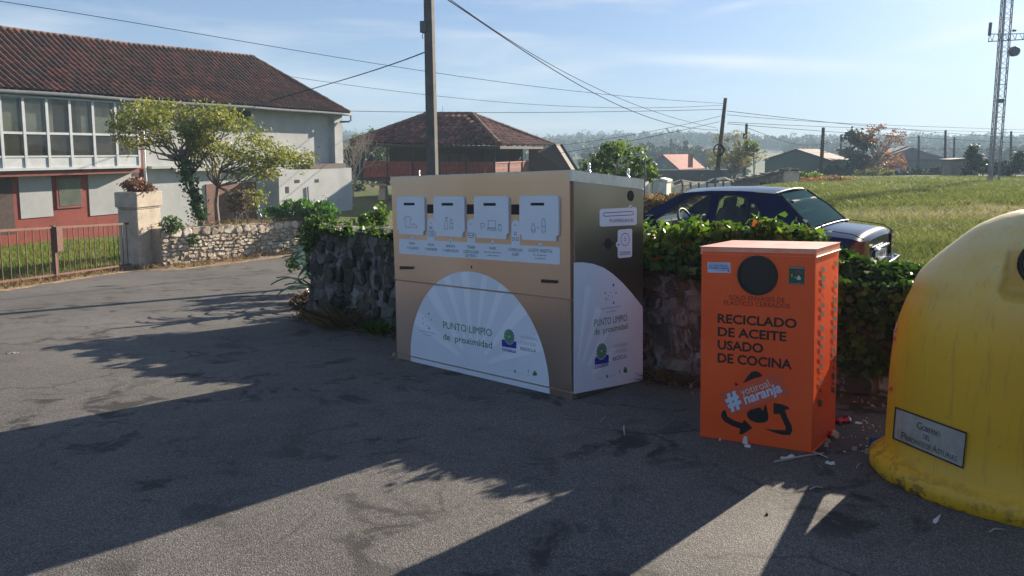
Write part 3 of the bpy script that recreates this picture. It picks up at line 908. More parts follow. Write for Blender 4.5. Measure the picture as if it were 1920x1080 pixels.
for x, y in ((398, 405), (834, 420), (1322, 430), (195, 580), (614, 608), (1074, 632), (1592, 656)):
    lt.flat(ff, pxpoly(ff, [(x - 8, y), (x, y - 24), (x + 8, y), (x, y - 7)], cA), .0075)
def L(pts, closed=False): line(lt, ff, pxpoly(ff, pts, cA), .005, .0075, 0, closed)
L([(378, 482), (402, 482), (402, 538), (378, 536)], True); L([(414, 482), (426, 482), (426, 538), (414, 538)], True); L([(386, 438), (394, 438), (394, 458), (386, 458)], True); L([(406, 438), (414, 438), (414, 458), (406, 458)], True)
L([(806, 505), (868, 508), (870, 530), (856, 556), (820, 554), (806, 530)], True); L([(806, 528), (870, 532)])
for x, y in ((1322, 526), (1303, 584), (1343, 586)): L([(x - 11, y), (x - 11, y - 24), (x, y - 34), (x + 11, y - 24), (x + 12, y)], True)
lt.build('lettering', M['teal_ink'], st)
for pts in ([(72, 866), (204, 870), (204, 898), (72, 902)], [(1616, 1008), (1774, 1020), (1774, 1052), (1616, 1046)]):
    q = MB(); q.prism(ff, pxpoly(ff, pts, cA), .004, .022); q.build('pull_handle', M['black_plastic'], box, bevel=.006)
q = MB(); q.prism(ff, pxpoly(ff, [(838, 864), (848, 866), (848, 890), (838, 888)], cA), .004, .008); q.build('keyhole', M['dark_hole'], box)
# printed half disc, split over panel, door and plinth
uL, vb = ff.px(771, 678); uR, vb2 = ff.px(730 + 722 / 2.4, 310 + 1027 / 2.4)
uT, vT = ff.px(730 + 372 / 2.4, 310 + 478 / 2.4)
uc, ra = (uL + uR) / 2, (uR - uL) / 2
print('disc', uL, uR, vT, ra)
vbase = min(vb, vb2) - .002
disc = [(uR, vbase)] + [(uc + ra * math.cos(a), .03 + (vT - .03) * math.sin(a)) for a in [math.pi * k / 48 for k in range(49)]] + [(uL, vbase)]
la, lb = ff.px(741.3, 523.2), ff.px(1070.4, 560.6)
da, db = ff.px(742.0, 526.2), ff.px(1070.0, 563.8)
ea, eb = ff.px(745.0, 661.0), ff.px(1072.6, 734.5)
pa, pb = ff.px(744.6, 663.4), ff.px(1072.8, 737.6)
up_part = halfplane(disc, la, lb); mid = halfplane(halfplane(disc, da, db, False), ea, eb); low = halfplane(disc, pa, pb, False)
dm = MB()
dm.prism(ff, up_part, .003, .0055); dm.prism(ff, mid, .003, .0055); dm.prism(ff, low, .001, .0035)
oc = ff.px(889, 690)
for a0, a1 in ((18, 27), (40, 48), (60, 66), (76, 81), (92, 99), (110, 116), (127, 136), (150, 160)):
    t0, t1 = math.radians(a0), math.radians(a1)
    W = [(oc[0] + .22 * math.cos(t0), oc[1] + .22 * math.sin(t0))]
    for t in np.linspace(t0, t1, 6):
        # out to just inside the rim of the disc
        lo, hi = .1, 2.0
        for _ in range(30):
            md = (lo + hi) / 2; x, y = oc[0] + md * math.cos(t), oc[1] + md * math.sin(t)
            if ((x - uc) / ra) ** 2 + ((y - .03) / (vT - .03)) ** 2 < .985: lo = md
            else: hi = md
        W.append((oc[0] + lo * math.cos(t), oc[1] + lo * math.sin(t)))
    W.append((oc[0] + .22 * math.cos(t1), oc[1] + .22 * math.sin(t1)))
    for Q in (halfplane(halfplane(W, da, db, False), ea, eb), halfplane(W, la, lb)):
        if len(Q) > 2: dm.prism(ff, Q, .004, .0061, 1)
dsk = dm.build('printed_half_disc', [M['white_vinyl'], M['white_vinyl_ray']], box); dsk['_w'] = box['_w']
def logo(parent, fr, f, k, w, wheel, bowl, cog, lines, dots, minis):
    e = MB()
    x, y, rx, ry = wheel
    u, v = fr.px(*f(x, y)); du = abs(fr.px(*f(x + rx, y))[0] - u); dv = abs(fr.px(*f(x, y - ry))[1] - v)
    for i in range(14):
        a0, a1 = 2 * math.pi * (i + .1) / 14, 2 * math.pi * (i + .9) / 14
        e.flat(fr, [(u + .14 * du * math.cos(a0), v + .14 * dv * math.sin(a0)), (u + du * math.cos(a0), v + dv * math.sin(a0)), (u + du * math.cos((a0 + a1) / 2), v + dv * math.sin((a0 + a1) / 2)), (u + du * math.cos(a1), v + dv * math.sin(a1)), (u + .14 * du * math.cos(a1), v + .14 * dv * math.sin(a1))], w, 0)
    B = pxpoly(fr, bowl, f)                 # TL, TR, BR, BL
    (tl, tr, br, bl) = B
    arc = [(u + du * 1.06 * math.cos(t), v + dv * 1.06 * math.sin(t)) for t in np.linspace(math.pi * 1.17, math.pi * 1.83, 13)]
    e.flat(fr, [bl, br, tr] + arc[::-1] + [tl], w, 1)
    for (bd, p0, x1, cap, mi, bo) in [cog] + lines: textpx(e, fr, bd, p0, x1, cap, w, mi, bo, f)
    for (x, y, r) in dots:
        u, v = fr.px(*f(x, y)); e.flat(fr, circ(u, v, r, 8), w, 3)
    for (x, y, rx, ry, mi) in minis:
        e.flat(fr, pxpoly(fr, [(x - rx, y - ry), (x + rx, y - ry), (x + rx, y + ry), (x - rx, y + ry)], f), w, mi)
    e.build('lettering', [M['green_ink'], M['blue_ink'], M['grey_ink'], M['teal_ink']], parent)
logo(dsk, ff, cB, 0, .0072, (1174, 425, 58, 84), [(1092, 458), (1255, 482), (1254, 562), (1092, 535)], ('COGERSA', (1094, 582), 1254, 28, 1, .03),
     [('PUNTO LIMPIO', (432, 330), 978, 78, 0, .0), ('de  proximidad', (432, 456), 980, 72, 0, .006), ('ASTURIAS', (1302, 442), 1486, 33, 2, -.004), ('CONTIGO', (1302, 508), 1476, 33, 2, -.004), ('RECICLA', (1302, 574), 1478, 33, 3, .018),
      ('Red de Puntos Limpios', (165, 362), 342, 13, 3, .0), ('de Asturias', (206, 405), 300, 14, 3, .0), ('Sanidad y salud', (1245, 828), 1340, 9, 2, 0), ('Principado', (1135, 800), 1195, 9, 2, 0), ('Gobierno', (1368, 858), 1412, 9, 2, 0)],
     [(270, 168, .012), (202, 222, .008), (298, 235, .008), (207, 278, .008), (274, 332, .012), (248, 250, .005), (285, 205, .004), (232, 195, .004), (240, 302, .004), (262, 300, .005), (255, 215, .004)],
     [(1238, 815, 9, 15, 3), (1390, 812, 5, 18, 2), (1463, 848, 24, 16, 0), (1463, 828, 12, 16, 0)])
# side decals
sd = MB()
sp_ = pxpoly(fs, [(16, 1076), (16, 428), (60, 426), (110, 434), (160, 452), (205, 482), (250, 523), (295, 572), (330, 615), (355, 648), (355, 1010)], cS)
sd.prism(fs, sp_, -.001, .003)
c0 = fs.px(*cS(18, 1060))
for a0, a1, rr in ((20, 30, .62), (42, 50, .62), (60, 67, .72), (75, 80, .86)):
    sd.prism(fs, [(c0[0] + .25 * math.cos(math.radians(a0)), c0[1] + .25 * math.sin(math.radians(a0))), (c0[0] + rr * math.cos(math.radians(a0)), c0[1] + rr * math.sin(math.radians(a0))),
                  (c0[0] + rr * math.cos(math.radians(a1)), c0[1] + rr * math.sin(math.radians(a1))), (c0[0] + .25 * math.cos(math.radians(a1)), c0[1] + .25 * math.sin(math.radians(a1)))], .001, .0035, 1)
sdk = sd.build('side_print', [M['white_vinyl'], M['white_vinyl_ray']], box); sdk['_w'] = box['_w']
logo(sdk, fs, cS, 0, .0046, (151, 865, 25, 39), [(117, 902), (186, 884), (186, 922), (117, 933)], ('COGERSA', (117, 953), 185, 14, 1, .03),
     [('PUNTO LIMPIO', (115, 744), 277, 36, 0, .0), ('de  proximidad', (115, 785), 278, 32, 0, .004), ('ASTURIAS', (206, 852), 278, 18, 2, -.004), ('CONTIGO', (206, 882), 274, 18, 2, -.004), ('RECICLA', (206, 913), 274, 19, 3, .018),
      ('Red de Puntos Limpios', (148, 660), 245, 8, 3, 0), ('de Asturias', (176, 675), 222, 8, 3, 0), ('Principado', (132, 1003), 160, 5, 2, 0), ('Sanidad y salud', (182, 993), 218, 5, 2, 0)],
     [(209, 538, .014), (169, 578, .009), (222, 576, .009), (174, 608, .009), (210, 626, .012), (195, 575, .006), (185, 592, .005), (205, 600, .005), (190, 612, .005), (212, 560, .005)],
     [(177, 989, 4, 8, 3), (240, 966, 3, 8, 2), (268, 962, 9, 9, 0), (268, 952, 5, 9, 0)])
q = MB(); u, v = fs.px(*cS(296, 98)); q.prism(fs, circ(u, v, .046, 24), -.001, .0035); q.build('round_hole', M['dark_hole'], box)
q = MB(); u, v = fs.px(*cS(185, 335)); q.prism(fs, circ(u, v, .045, 24), -.001, .0035)
q.prism(fs, [(u - .068, v - .004), (u + .068, v - .004), (u + .068, v + .004), (u - .068, v + .004)], -.001, .0032); q.build('round_hole', M['dark_hole'], box)
def sidelabel(name, rect, tab, extra):
    q = MB()
    P = pxpoly(fs, rect, cS); q.prism(fs, P, -.001, .003); q.prism(fs, pxpoly(fs, tab, cS), -.001, .0026)
    o = q.build(name, M['white_vinyl'], box, bevel=.0008); o['_w'] = box['_w']
    t = MB(); extra(t); t.build('lettering', [M['teal_ink'], M['blue_ink']], o)
def ex1(t):
    textpx(t, fs, 'FLUORESCENTES', (191, 228), 309, 16, .0045, 0, .012, cS)
    P = pxpoly(fs, [(165, 182), (300, 175), (308, 180), (309, 188), (302, 192), (168, 199), (160, 195), (160, 187)], cS); line(t, fs, P, .006, .0045, 1, True)
    t.flat(fs, pxpoly(fs, [(292, 158), (296, 146), (300, 157)], cS), .0045)
sidelabel('side_label', [(142, 170), (150, 163), (318, 154), (325, 160), (325, 236), (318, 242), (150, 250), (142, 244)], [(286, 160), (288, 147), (296, 142), (303, 147), (304, 160)], ex1)
def ex2(t):
    textpx(t, fs, 'CD/DVD', (240, 391), 294, 17, .0045, 0, .012, cS)
    u, v = fs.px(*cS(267, 313)); line(t, fs, circ(u, v, .062, 28, .053), .005, .0045, 1, True); line(t, fs, circ(u, v, .014, 14, .013), .004, .0045, 1, True)
    t.flat(fs, pxpoly(fs, [(229, 339), (238, 332), (238, 346)], cS), .0045, 1)
sidelabel('side_label', [(232, 272), (238, 266), (296, 260), (302, 266), (302, 393), (296, 400), (238, 406), (232, 400)], [(236, 356), (226, 350), (222, 339), (226, 328), (236, 322)], ex2)
for s, t in ((.30, .0), (.86, .0), (.30, 1), (.86, 1)):
    base = topc[1] * (1 - s) + topc[2] * s if t == 0 else topc[0] * (1 - s) + topc[3] * s
    base = base + exF * (-.07 if t == 0 else .10) + np.array([0, 0, .01])
    e = MB(); ring = [base + np.array([0, 0, .042]) + .032 * (math.cos(a) * unit(exF * .75 - exS * .66) + math.sin(a) * np.array([0, 0, 1])) for a in np.linspace(0, 2 * math.pi, 21)]
    e.tube(ring, .0065, 8); e.tube([base - np.array([0, 0, .012]), base + np.array([0, 0, .012])], [.022, .014], 10)
    e.build('lifting_eye', M['galvanised'], box, smooth=True)

# ---------------- orange oil bin
oa, ob_, oc_ = ong(1310.4, 819.2), ong(1523.3, 850.8), ong(1567.5, 806)
ot = [at(1313.3, 461.8, oa[1]), at(1531.7, 466.7, ob_[1]), at(1575, 453.8, oc_[1])]
od = oa + oc_ - ob_
bL = at(1372.5, 448.8, od[1]); ot.append(bL)
obt = [oa, ob_, oc_, od]
oup = sum((t - b) for t, b in zip(ot, obt)) / 4; oup /= oup[2]
oxF, oxS = unit(ob_ - oa), unit(oc_ - ob_)
of, os_ = Fr(oa, oxF, oup, -oxS), Fr(ob_, oxS, oup, oxF)
ot = [onface(of, 1313.3, 461.8), ob_ + oup * of.px(1531.7, 466.7)[1], onface(os_, 1575, 453.8)]
ot.append(ot[0] + ot[2] - ot[1])
print('orange', np.linalg.norm(ob_ - oa), np.linalg.norm(oc_ - ob_), [t - b for t, b in zip(ot, obt)])
cO = lambda x, y: (1310 + x / 6.748, 460 + y / 6.748)
cE = lambda x, y: (1310 + x / 6.352, 680 + y / 6.352)
orange = thing('oil_bin', 'bright orange metal bin for used cooking oil with a round porthole, beside the yellow dome', 'recycling bin', (oa + oc_) / 2)
omid = sum(ot) / 4; obm = sum(obt) / 4
def shr(q, c, k): return q + (c - q) * k
b = MB()
hexa(b, [shr(q, obm, .012) + np.array([0, 0, .006]) for q in obt], [shr(q, omid, .012) - oup * .045 for q in ot]); b.build('bin_body', M['orange_paint'], orange, bevel=.006)
b = MB()
hexa(b, [q - oup * .050 for q in ot], [q - oup * .001 for q in ot]); b.build('lid', [M['orange_lid']], orange, bevel=.006)
b = MB()                                    # front door skin, framed by the body edges
P = pxpoly(of, [(48, 70), (1492, 106), (1493, 110), (1440, 2580), (44, 2372)], cO)
P = [of.px(1317.5, 471.0), of.px(1529.0, 476.2), of.px(1521.0, 847.5), of.px(1314.6, 817.0)]
b.prism(of, P, -.006, .003); fd = b.build('front_door', M['orange_paint'], orange, bevel=.003); fd['_w'] = orange['_w']
u, v = of.px(*cO(747, 380)); rr = abs(of.px(*cO(1002, 380))[0] - of.px(*cO(492, 380))[0]) / 2; rv = abs(of.px(*cO(747, 128))[1] - of.px(*cO(747, 632))[1]) / 2
b = MB()
R1, R0 = circ(u, v, rr, 40, rv), circ(u, v, rr * .90, 40, rv * .90)
for i in range(40):
    j = (i + 1) % 40
    b.add([of(*R1[i], .002), of(*R1[j], .002), of(*R1[j], .014), of(*R1[i], .014), of(*R0[j], .016), of(*R0[i], .016), of(*R0[j], .004), of(*R0[i], .004)], [(0, 1, 2, 3), (3, 2, 4, 5), (5, 4, 6, 7)])
pr = b.build('porthole', M['rubber'], fd, smooth=False); 
b = MB(); b.prism(of, circ(u, v, rr * .905, 40, rv * .905), .001, .005); b.build('porthole_flap', M['black_plastic'], fd)
t = MB()
for bd, p0, x1, cap, bo in (('RECICLADO', (1346, 604.5), 1494.5, 16.3, .03), ('DE ACEITE', (1346.3, 629.2), 1475, 16.3, .03), ('USADO', (1346, 653.8), 1431.5, 16.5, .03), ('DE COCINA', (1346, 678.4), 1485.5, 16.8, .03)):
    textpx(t, of, bd, p0, x1, cap, .0045, 0, bo)
textpx(t, of, 'SOLO ENVASES DE', (1367.5, 561.3), 1472.5, 8.4, .0045, 1, 0); textpx(t, of, 'PLASTICO CERRADOS', (1358.0, 571.0), 1481.5, 8.4, .0045, 1, 0)
simple('dark_red_ink', (.12, .012, .008), .5, var=.1)
t.build('lettering', [M['black_ink'], M['dark_red_ink']], fd)
t = MB()
for P in ([(527, 243), (580, 165), (630, 110), (680, 96), (725, 112), (762, 155), (720, 175), (680, 180), (610, 210)], [(436, 226), (480, 265), (435, 276)],
          [(318, 553), (275, 590), (268, 640), (310, 700), (400, 750), (495, 785), (485, 855), (540, 845), (643, 775), (545, 675), (520, 715), (430, 690), (345, 640), (335, 600)],
          [(735, 528), (768, 575), (790, 500), (810, 510), (835, 640), (825, 690), (780, 712), (700, 715), (620, 685), (578, 640), (580, 590), (620, 560), (680, 545)],
          [(893, 478), (980, 490), (1060, 520), (1090, 545), (1030, 565), (1060, 650), (1110, 750), (1118, 810), (1090, 860), (1000, 860), (900, 830), (775, 783), (900, 798), (1035, 803), (1040, 770), (1000, 680), (965, 605), (920, 612), (893, 605)]):
    t.flat(of, pxpoly(of, P, cE), .0043)
t.build('recycling_emblem', M['black_ink'], fd)
t = MB(); t.prism(of, pxpoly(of, [(245, 372), (955, 108), (1090, 372), (375, 632)], cE), .0048, .0054)
hs = t.build('sticker', M['orange_film'], fd); tag(hs, 'tilted see-through hashtag sticker'); hs['_w'] = orange['_w']
def tpx(mb, fr, body, p0, p1, cap, w, m, bold, f, shear=0):
    a, b_ = fr.px(*f(*p0)), fr.px(*f(*p1))
    L = math.hypot(b_[0] - a[0], b_[1] - a[1]); ang = math.atan2(b_[1] - a[1], b_[0] - a[0])
    h = abs(fr.px(*f(p0[0], p0[1] - cap))[1] - a[1])
    text(mb, fr, body, a[0], a[1], a[0] + L, h, w, m, bold, 'L', ang, shear)
t = MB()
tpx(t, of, 'yotiroal', (524, 392), (860, 278), 86, .0062, 1, -.004, cE)
tpx(t, of, 'naranja', (560, 490), (1002, 340), 112, .0062, 0, .03, cE, .18)
tpx(t, of, '#', (372, 560), (528, 500), 190, .0062, 0, .045, cE, .05)
t.build('lettering', [M['sticker_blue'], M['paper_white']], hs)
t = MB(); t.prism(of, pxpoly(of, [(114, 212), (403, 218), (405, 350), (116, 344)], cO), .003, .0042)
ws = t.build('sticker', M['sticker_blue'], fd); tag(ws, 'white notice sticker with blue print'); ws['_w'] = orange['_w']
t = MB(); textpx(t, of, 'ACEITE DE COCINA USADO', (150, 236), 360, 9, .0052, 0, 0, cO); textpx(t, of, 'NO APTO PARA EL', (138, 266), 376, 22, .0052, 0, .02, cO); textpx(t, of, 'CONSUMO HUMANO', (124, 294), 390, 22, .0052, 0, .02, cO); textpx(t, of, 'NO COMESTIBLE', (196, 318), 336, 12, .0052, 1, 0, cO)
t.flat(of, pxpoly(of, [(365, 305), (378, 305), (392, 336), (378, 336)], cO), .0052, 0)
t.build('lettering', [M['blue_ink'], M['red_ink']], ws)
t = MB(); t.prism(of, pxpoly(of, [(1147, 266), (1343, 272), (1338, 500), (1141, 492)], cO), .003, .0042)
gs = t.build('sticker', M['green_label'], fd); tag(gs, 'dark green sticker with a white drop'); gs['_w'] = orange['_w']
t = MB()
t.flat(of, pxpoly(of, [(1268, 375), (1292, 405), (1298, 430), (1280, 438), (1250, 436), (1241, 415)], cO), .0052, 0)
A = [(1224 + 40 + 42 * math.cos(a), 362 - 44 * math.sin(a)) for a in np.linspace(.1, 2.9, 9)] + [(1264 + 24 * math.cos(a), 362 - 24 * math.sin(a)) for a in np.linspace(2.9, .1, 9)]
t.flat(of, pxpoly(of, A, cO), .0052, 1)
t.flat(of, pxpoly(of, [(1176, 362), (1190, 360), (1190, 402), (1178, 404)], cO), .0052, 2); t.flat(of, pxpoly(of, [(1206, 412), (1238, 392), (1240, 404), (1214, 418)], cO), .0052, 2)
t.flat(of, pxpoly(of, [(1150, 276), (1338, 282), (1338, 292), (1150, 286)], cO), .0052, 3)
textpx(t, of, 'www.aceite.es', (1150, 486), 1326, 18, .0052, 3, .01, cO)
t.build('emblem', [M['paper_white'], M['red_ink'], M['yellow_ink'], M['grey_ink']], gs)
# worn stencil lettering on the flank
cF = lambda x, y: (1510 + x / 3.725, 470 + y / 3.725)
t = MB()
for x, ys_ in ((0, (135, 198, 250, 315, 380, 440, 545, 612, 672, 742, 808, 860, 920, 980, 1065)), (1, (92, 190, 245, 300, 350, 410, 475, 538, 605, 660, 700, 755, 820, 880, 930, 975))):
    for i, y in enumerate(ys_):
        cx = (126 - (y - 135) * .024) if x == 0 else (215 - (y - 92) * .027)
        s = .55 if i in ((3, 11, 13) if x == 0 else (1, 3, 9, 12, 14)) else 1.0
        wdt, hh = 11 * s * rnd.uniform(.8, 1.1), 17 * s * rnd.uniform(.8, 1.15)
        t.flat(os_, pxpoly(os_, [(cx - wdt, y - hh - 8), (cx + wdt, y - hh + 2), (cx + wdt * .9, y + hh + 4), (cx - wdt * .8, y + hh - 6)], cF), .0012)
simple('stencil_green', (.035, .075, .055), .6, var=.3)
t.build('stencil_marks', M['stencil_green'], orange)

# ---------------- yellow dome container
thc = math.radians(37.0)
near = ong(1920, 992); dn = math.hypot(near[0], near[1])
DC = 4.705
bc = np.array([DC * math.sin(thc), DC * math.cos(thc), 0]); bc[2] = roadz(bc[1])
# it stands on the sloping road, so its axis leans with it a little
print('bell', bc, dn)
dome = thing('bell_container', 'big yellow dome shaped bottle bank with a worn base, at the end of the row', 'recycling container', bc)
prof = [(.785, 0), (.80, .02), (.80, .085), (.775, .108), (.738, .122), (.718, .150), (.713, .35), (.711, .56), (.704, .72), (.69, .86), (.657, .985), (.617, 1.088), (.528, 1.21), (.426, 1.314), (.294, 1.44), (.212, 1.482), (.122, 1.515), (.0, 1.53)]
pz = np.array([p[1] for p in prof]); prr = np.array([p[0] for p in prof]) * 1.0
_zf = np.linspace(0, 1.53, 307)
_rf = np.interp(_zf, pz, prr); _rs = np.convolve(np.pad(_rf, 16, mode='edge'), np.hanning(35)[1:-1] / np.hanning(35)[1:-1].sum(), 'same')[16:-16]
_k = np.clip((_zf - .2) / .15, 0, 1) * np.clip((1.50 - _zf) / .05, 0, 1); _rf = _rf * (1 - _k) + _rs * _k
def brad(z): return float(np.interp(z, _zf, _rf))
zz = sorted(set([p[1] for p in prof] + list(np.linspace(.6, 1.50, 64))))
NS = 220
hz, hs_, hr = 1.27, .0, .112               # height of the mouth
fn = np.array([math.sin(thc + math.pi + .01), math.cos(thc + math.pi + .01), 0])
ft = np.array([-fn[1], fn[0], 0])
dl = np.array([math.cos(thc), -math.sin(thc), 0]); dv = np.array([-math.sin(thc), -math.cos(thc), 0])
vs, fc = [], []
for z in zz:
    r = brad(z)
    for k in range(NS):
        a = 2 * math.pi * k / NS
        r += .007 * sum(math.exp(-(((a - a0 + math.pi) % (2 * math.pi) - math.pi) / .03) ** 2) for a0 in (2.2, 1.95)) * min(1, max(0, (z - 1.05) / .1))
        p = r * math.cos(a) * dl + r * math.sin(a) * .81 * dv + np.array([0, 0, z])
        if z > .95:
            s, d = p @ ft, p @ fn
            lim = .30 + max(0, abs(s) - .158) * 6 + max(0, 1.12 - z) * 5
            if abs(d) > lim: p = p + fn * (math.copysign(lim, d) - d)
        tilt = -.09 * p[1] * (1 - z / 1.6) - 0 * z
        vs.append(bc + p + np.array([.006 * math.sin(a * 3 + z * 4), 0, tilt]))
for i in range(len(zz) - 1):
    for k in range(NS):
        k2 = (k + 1) % NS
        c = (vs[i * NS + k] + vs[(i + 1) * NS + k2]) / 2 - bc
        if c[2] > .9 and (c @ ft) ** 2 + (c[2] - hz + .0) ** 2 < hr ** 2 and abs(c @ fn) > .2: continue
        fc.append((i * NS + k, i * NS + k2, (i + 1) * NS + k2, (i + 1) * NS + k))
b = MB(); b.add(vs, fc); 
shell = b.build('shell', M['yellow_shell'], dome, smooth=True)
for sg in (1, -1):
    b = MB(); b.tube([bc + fn * sg * .303 + ft * hr * math.cos(a) + np.array([0, 0, hz + hr * math.sin(a)]) for a in np.linspace(0, 2 * math.pi, 33)], .014, 8, caps=False)
    b.build('mouth_ring', M['rubber'], dome, smooth=True)
b = MB(); b.tube([bc + np.array([0, 0, 1.50]), bc + np.array([0, 0, 1.60])], .02, 8); b.tube([bc + np.array([0, 0, 1.63]) + .04 * (math.cos(a) * ft + math.sin(a) * np.array([0, 0, 1])) for a in np.linspace(0, 2 * math.pi, 15)], .009, 6)
b.build('lifting_hook', M['galvanised'], dome, smooth=True)
class OnDome:                               # a patch of the dome's skin; u, v run over a quad seen in the photograph
    def __init__(s, q): s.q = [np.array(t, float) for t in q]
    def __call__(s, u, v, w=0):
        tl, tr, br, bl = s.q
        p = (tl * (1 - u) + tr * u) * v + (bl * (1 - u) + br * u) * (1 - v)
        d = ray(*p); t = 2.0
        for _ in range(4000):
            x = _C + d * t - bc; x[2] += .09 * x[1] * (1 - x[2] / 1.6)
            if math.hypot(x[:2] @ dl[:2], x[:2] @ dv[:2] / .81) < brad(max(0, x[2])) + w: break
            t += .002
        return _C + d * t
cP = lambda x, y: (1650 + x / 6.747, 740 + y / 6.747)
pq = OnDome([cP(190, 150), cP(1100, 480), cP(1050, 940), cP(155, 555)])
b = MB(); n = 14
b.grid([[pq(i / n, j / 4, .006) for j in range(5)] for i in range(n + 1)])
pl = b.build('plaque', M['old_plaque'], dome, smooth=True); pl['_w'] = dome['_w']
b = MB()
for uu0, uu1, vv0, vv1 in ((0, 1, .955, 1), (0, 1, 0, .045), (0, .014, 0, 1), (.986, 1, 0, 1)):
    b.grid([[pq(uu0 + (uu1 - uu0) * i / n, vv0 + (vv1 - vv0) * j, .0085) for j in (0, 1)] for i in range(n + 1)])
b.build('border', M['black_ink'], pl)
b = MB()
for bd, u0, u1, v0, h in (('G', .32, .39, .60, .21), ('OBIERNO', .395, .64, .60, .15), ('DEL', .42, .51, .37, .15), ('P', .12, .175, .12, .21), ('RINCIPADO DE', .18, .53, .12, .15), ('A', .56, .62, .12, .21), ('STURIAS', .63, .90, .12, .15)):
    text(b, pq, bd, u0, v0, u1, h, .0078, 0, -.006)
b.build('lettering', M['black_ink'], pl)
rq = OnDome([(1674.5, 606), (1682, 604), (1673.5, 736), (1665.5, 736)])
b = MB(); b.grid([[rq(i / 2, j / 6, .004) for j in range(7)] for i in range(3)]); rs = b.build('reflective_strip', M['white_strip'], dome); rs['_w'] = dome['_w']
b = MB()
for v0, v1 in ((.86, .93), (.02, .08), (.74, .80)): b.grid([[rq(i / 2, v0 + (v1 - v0) * j, .0055) for j in (0, 1)] for i in range(3)])
b.build('red_bar', M['red_strip'], rs)
# ================================================================= ROADSIDE WALL, IVY, PLANTS
WPATH = [np.array(p, float) for p in ((-2.85, 10.21), (1.5, 6.33), (6.6, 4.1))]
WSEG = [np.linalg.norm(WPATH[1] - WPATH[0]), np.linalg.norm(WPATH[2] - WPATH[1])]
def wpos(s):
    if s < WSEG[0]: d = (WPATH[1] - WPATH[0]) / WSEG[0]; p = WPATH[0] + d * s
    else: d = (WPATH[2] - WPATH[1]) / WSEG[1]; p = WPATH[1] + d * (s - WSEG[0])
    n = np.array([d[1], -d[0]]); n = n if n[1] < 0 else -n
    return p, d, n                                   # n: out of the wall, to the road
def wtop(s): return .42 + .05 * n2(s * 1.1, 3.0) - (.05 if s < 1 else 0) + ((.09 * n2(s * 3.1, 7.0) + .05 * n2(s * 7.0, 2.0)) if s < 4 else 0)
WT = .5
b = MB(); rows = []
S = np.arange(0, WSEG[0] + WSEG[1], .045)
for s in S:
    p, d, n = wpos(s); col = []
    z0, z1 = roadz(p[1]) - .1, wtop(s)
    for k in range(34):
        t = k / 33; z = z0 + (z1 - z0) * t
        dsp = .025 + .05 * n2(s * 2.2, z * 2.2, 1) + .03 * n2(s * 7, z * 5, 2) + .10 * (1 - t) ** 2
        q = p + n * dsp; col.append((q[0], q[1], z))
    for w, dz in ((.10, .03), (.25, .05), (.42, .02)):
        q = p - n * w; col.append((q[0], q[1], z1 + dz + .04 * n2(s * 3, w * 9, 4)))
    q = p - n * WT; col.append((q[0], q[1], z1 - .02)); col.append((q[0], q[1], -1.2))
    rows.append(col)
b.grid(rows)
b.poly(rows[0]); b.poly(rows[-1])
wall = thing('stone_wall', 'old stone wall with peeling pale plaster, running behind the steel cabinet and orange bin', 'wall', (0, 8, -.9))
b.build('plaster_core', M['peeling_wall'], wall, smooth=True)
b = MB()
def stone(mb, f, s0, s1, k0, k1, pr, tint_):
    m_ = rnd.choice((6, 7, 8, 9)); ph0 = rnd.uniform(0, 6); R = [[], [], []]
    cs, ct = (s0 + s1) / 2, (k0 + k1) / 2; tx, tz = rnd.uniform(-.03, .03), rnd.uniform(-.03, .03)
    for q in range(m_):
        a = ph0 + 2 * math.pi * (q + rnd.uniform(-.3, .3)) / m_; ca, sa = math.cos(a), math.sin(a); e = 1 / max(abs(ca), abs(sa)) ** .72
        for rg_, sc, off in zip(R, (1.0, .94, .70), (-.05, pr * .75, pr)):
            rg_.append(f(cs + (s1 - s0) / 2 * min(1, max(-1, ca * e)) * sc, ct + (k1 - k0) / 2 * min(1, max(-1, sa * e)) * sc, off + (tx * ca + tz * sa) * sc + rnd.uniform(-.008, .008)))
    mb.add(R[0] + R[1] + R[2], [(i, (i + 1) % m_, m_ + (i + 1) % m_, m_ + i) for i in range(m_)] + [(m_ + i, m_ + (i + 1) % m_, 2 * m_ + (i + 1) % m_, 2 * m_ + i) for i in range(m_)] + [tuple(range(2 * m_, 3 * m_))], 0, tint_)
def wface(s, z, off):
    s = max(0.0, s); p, d, n = wpos(s)
    z0, z1 = roadz(p[1]) - .05, wtop(s); k = (z - z0) / (z1 - z0)
    q = p + n * (.02 + .10 * max(0, 1 - k) ** 2 + off + .03 * n2(s * 1.3, z * 1.3, 8)); return (q[0], q[1], z)
z = -1.1
while z < .42:
    h = rnd.uniform(.12, .24); s = -.1
    while s < WSEG[0] + 3.2:
        tall = s < 3.0
        w = rnd.uniform(.13, .32) if tall else rnd.uniform(.16, .42); hh = h * rnd.uniform(.8, 1.2) * (1.1 if tall else 1)
        p, d, n = wpos(max(0, s + w / 2)); zj = z + rnd.uniform(-.04, .04)
        if zj + hh > roadz(p[1]) + .0 and zj < wtop(max(0, s)) - .04:
            stone(b, wface, max(0, s) + .010, s + w - .010, zj + .008, min(zj + hh, wtop(max(0, s + w / 2)) + .03) - .008, rnd.uniform(.005, .055), rnd.random())
        s += w
    z += h
b.build('stones', M['wall_stone'], wall)
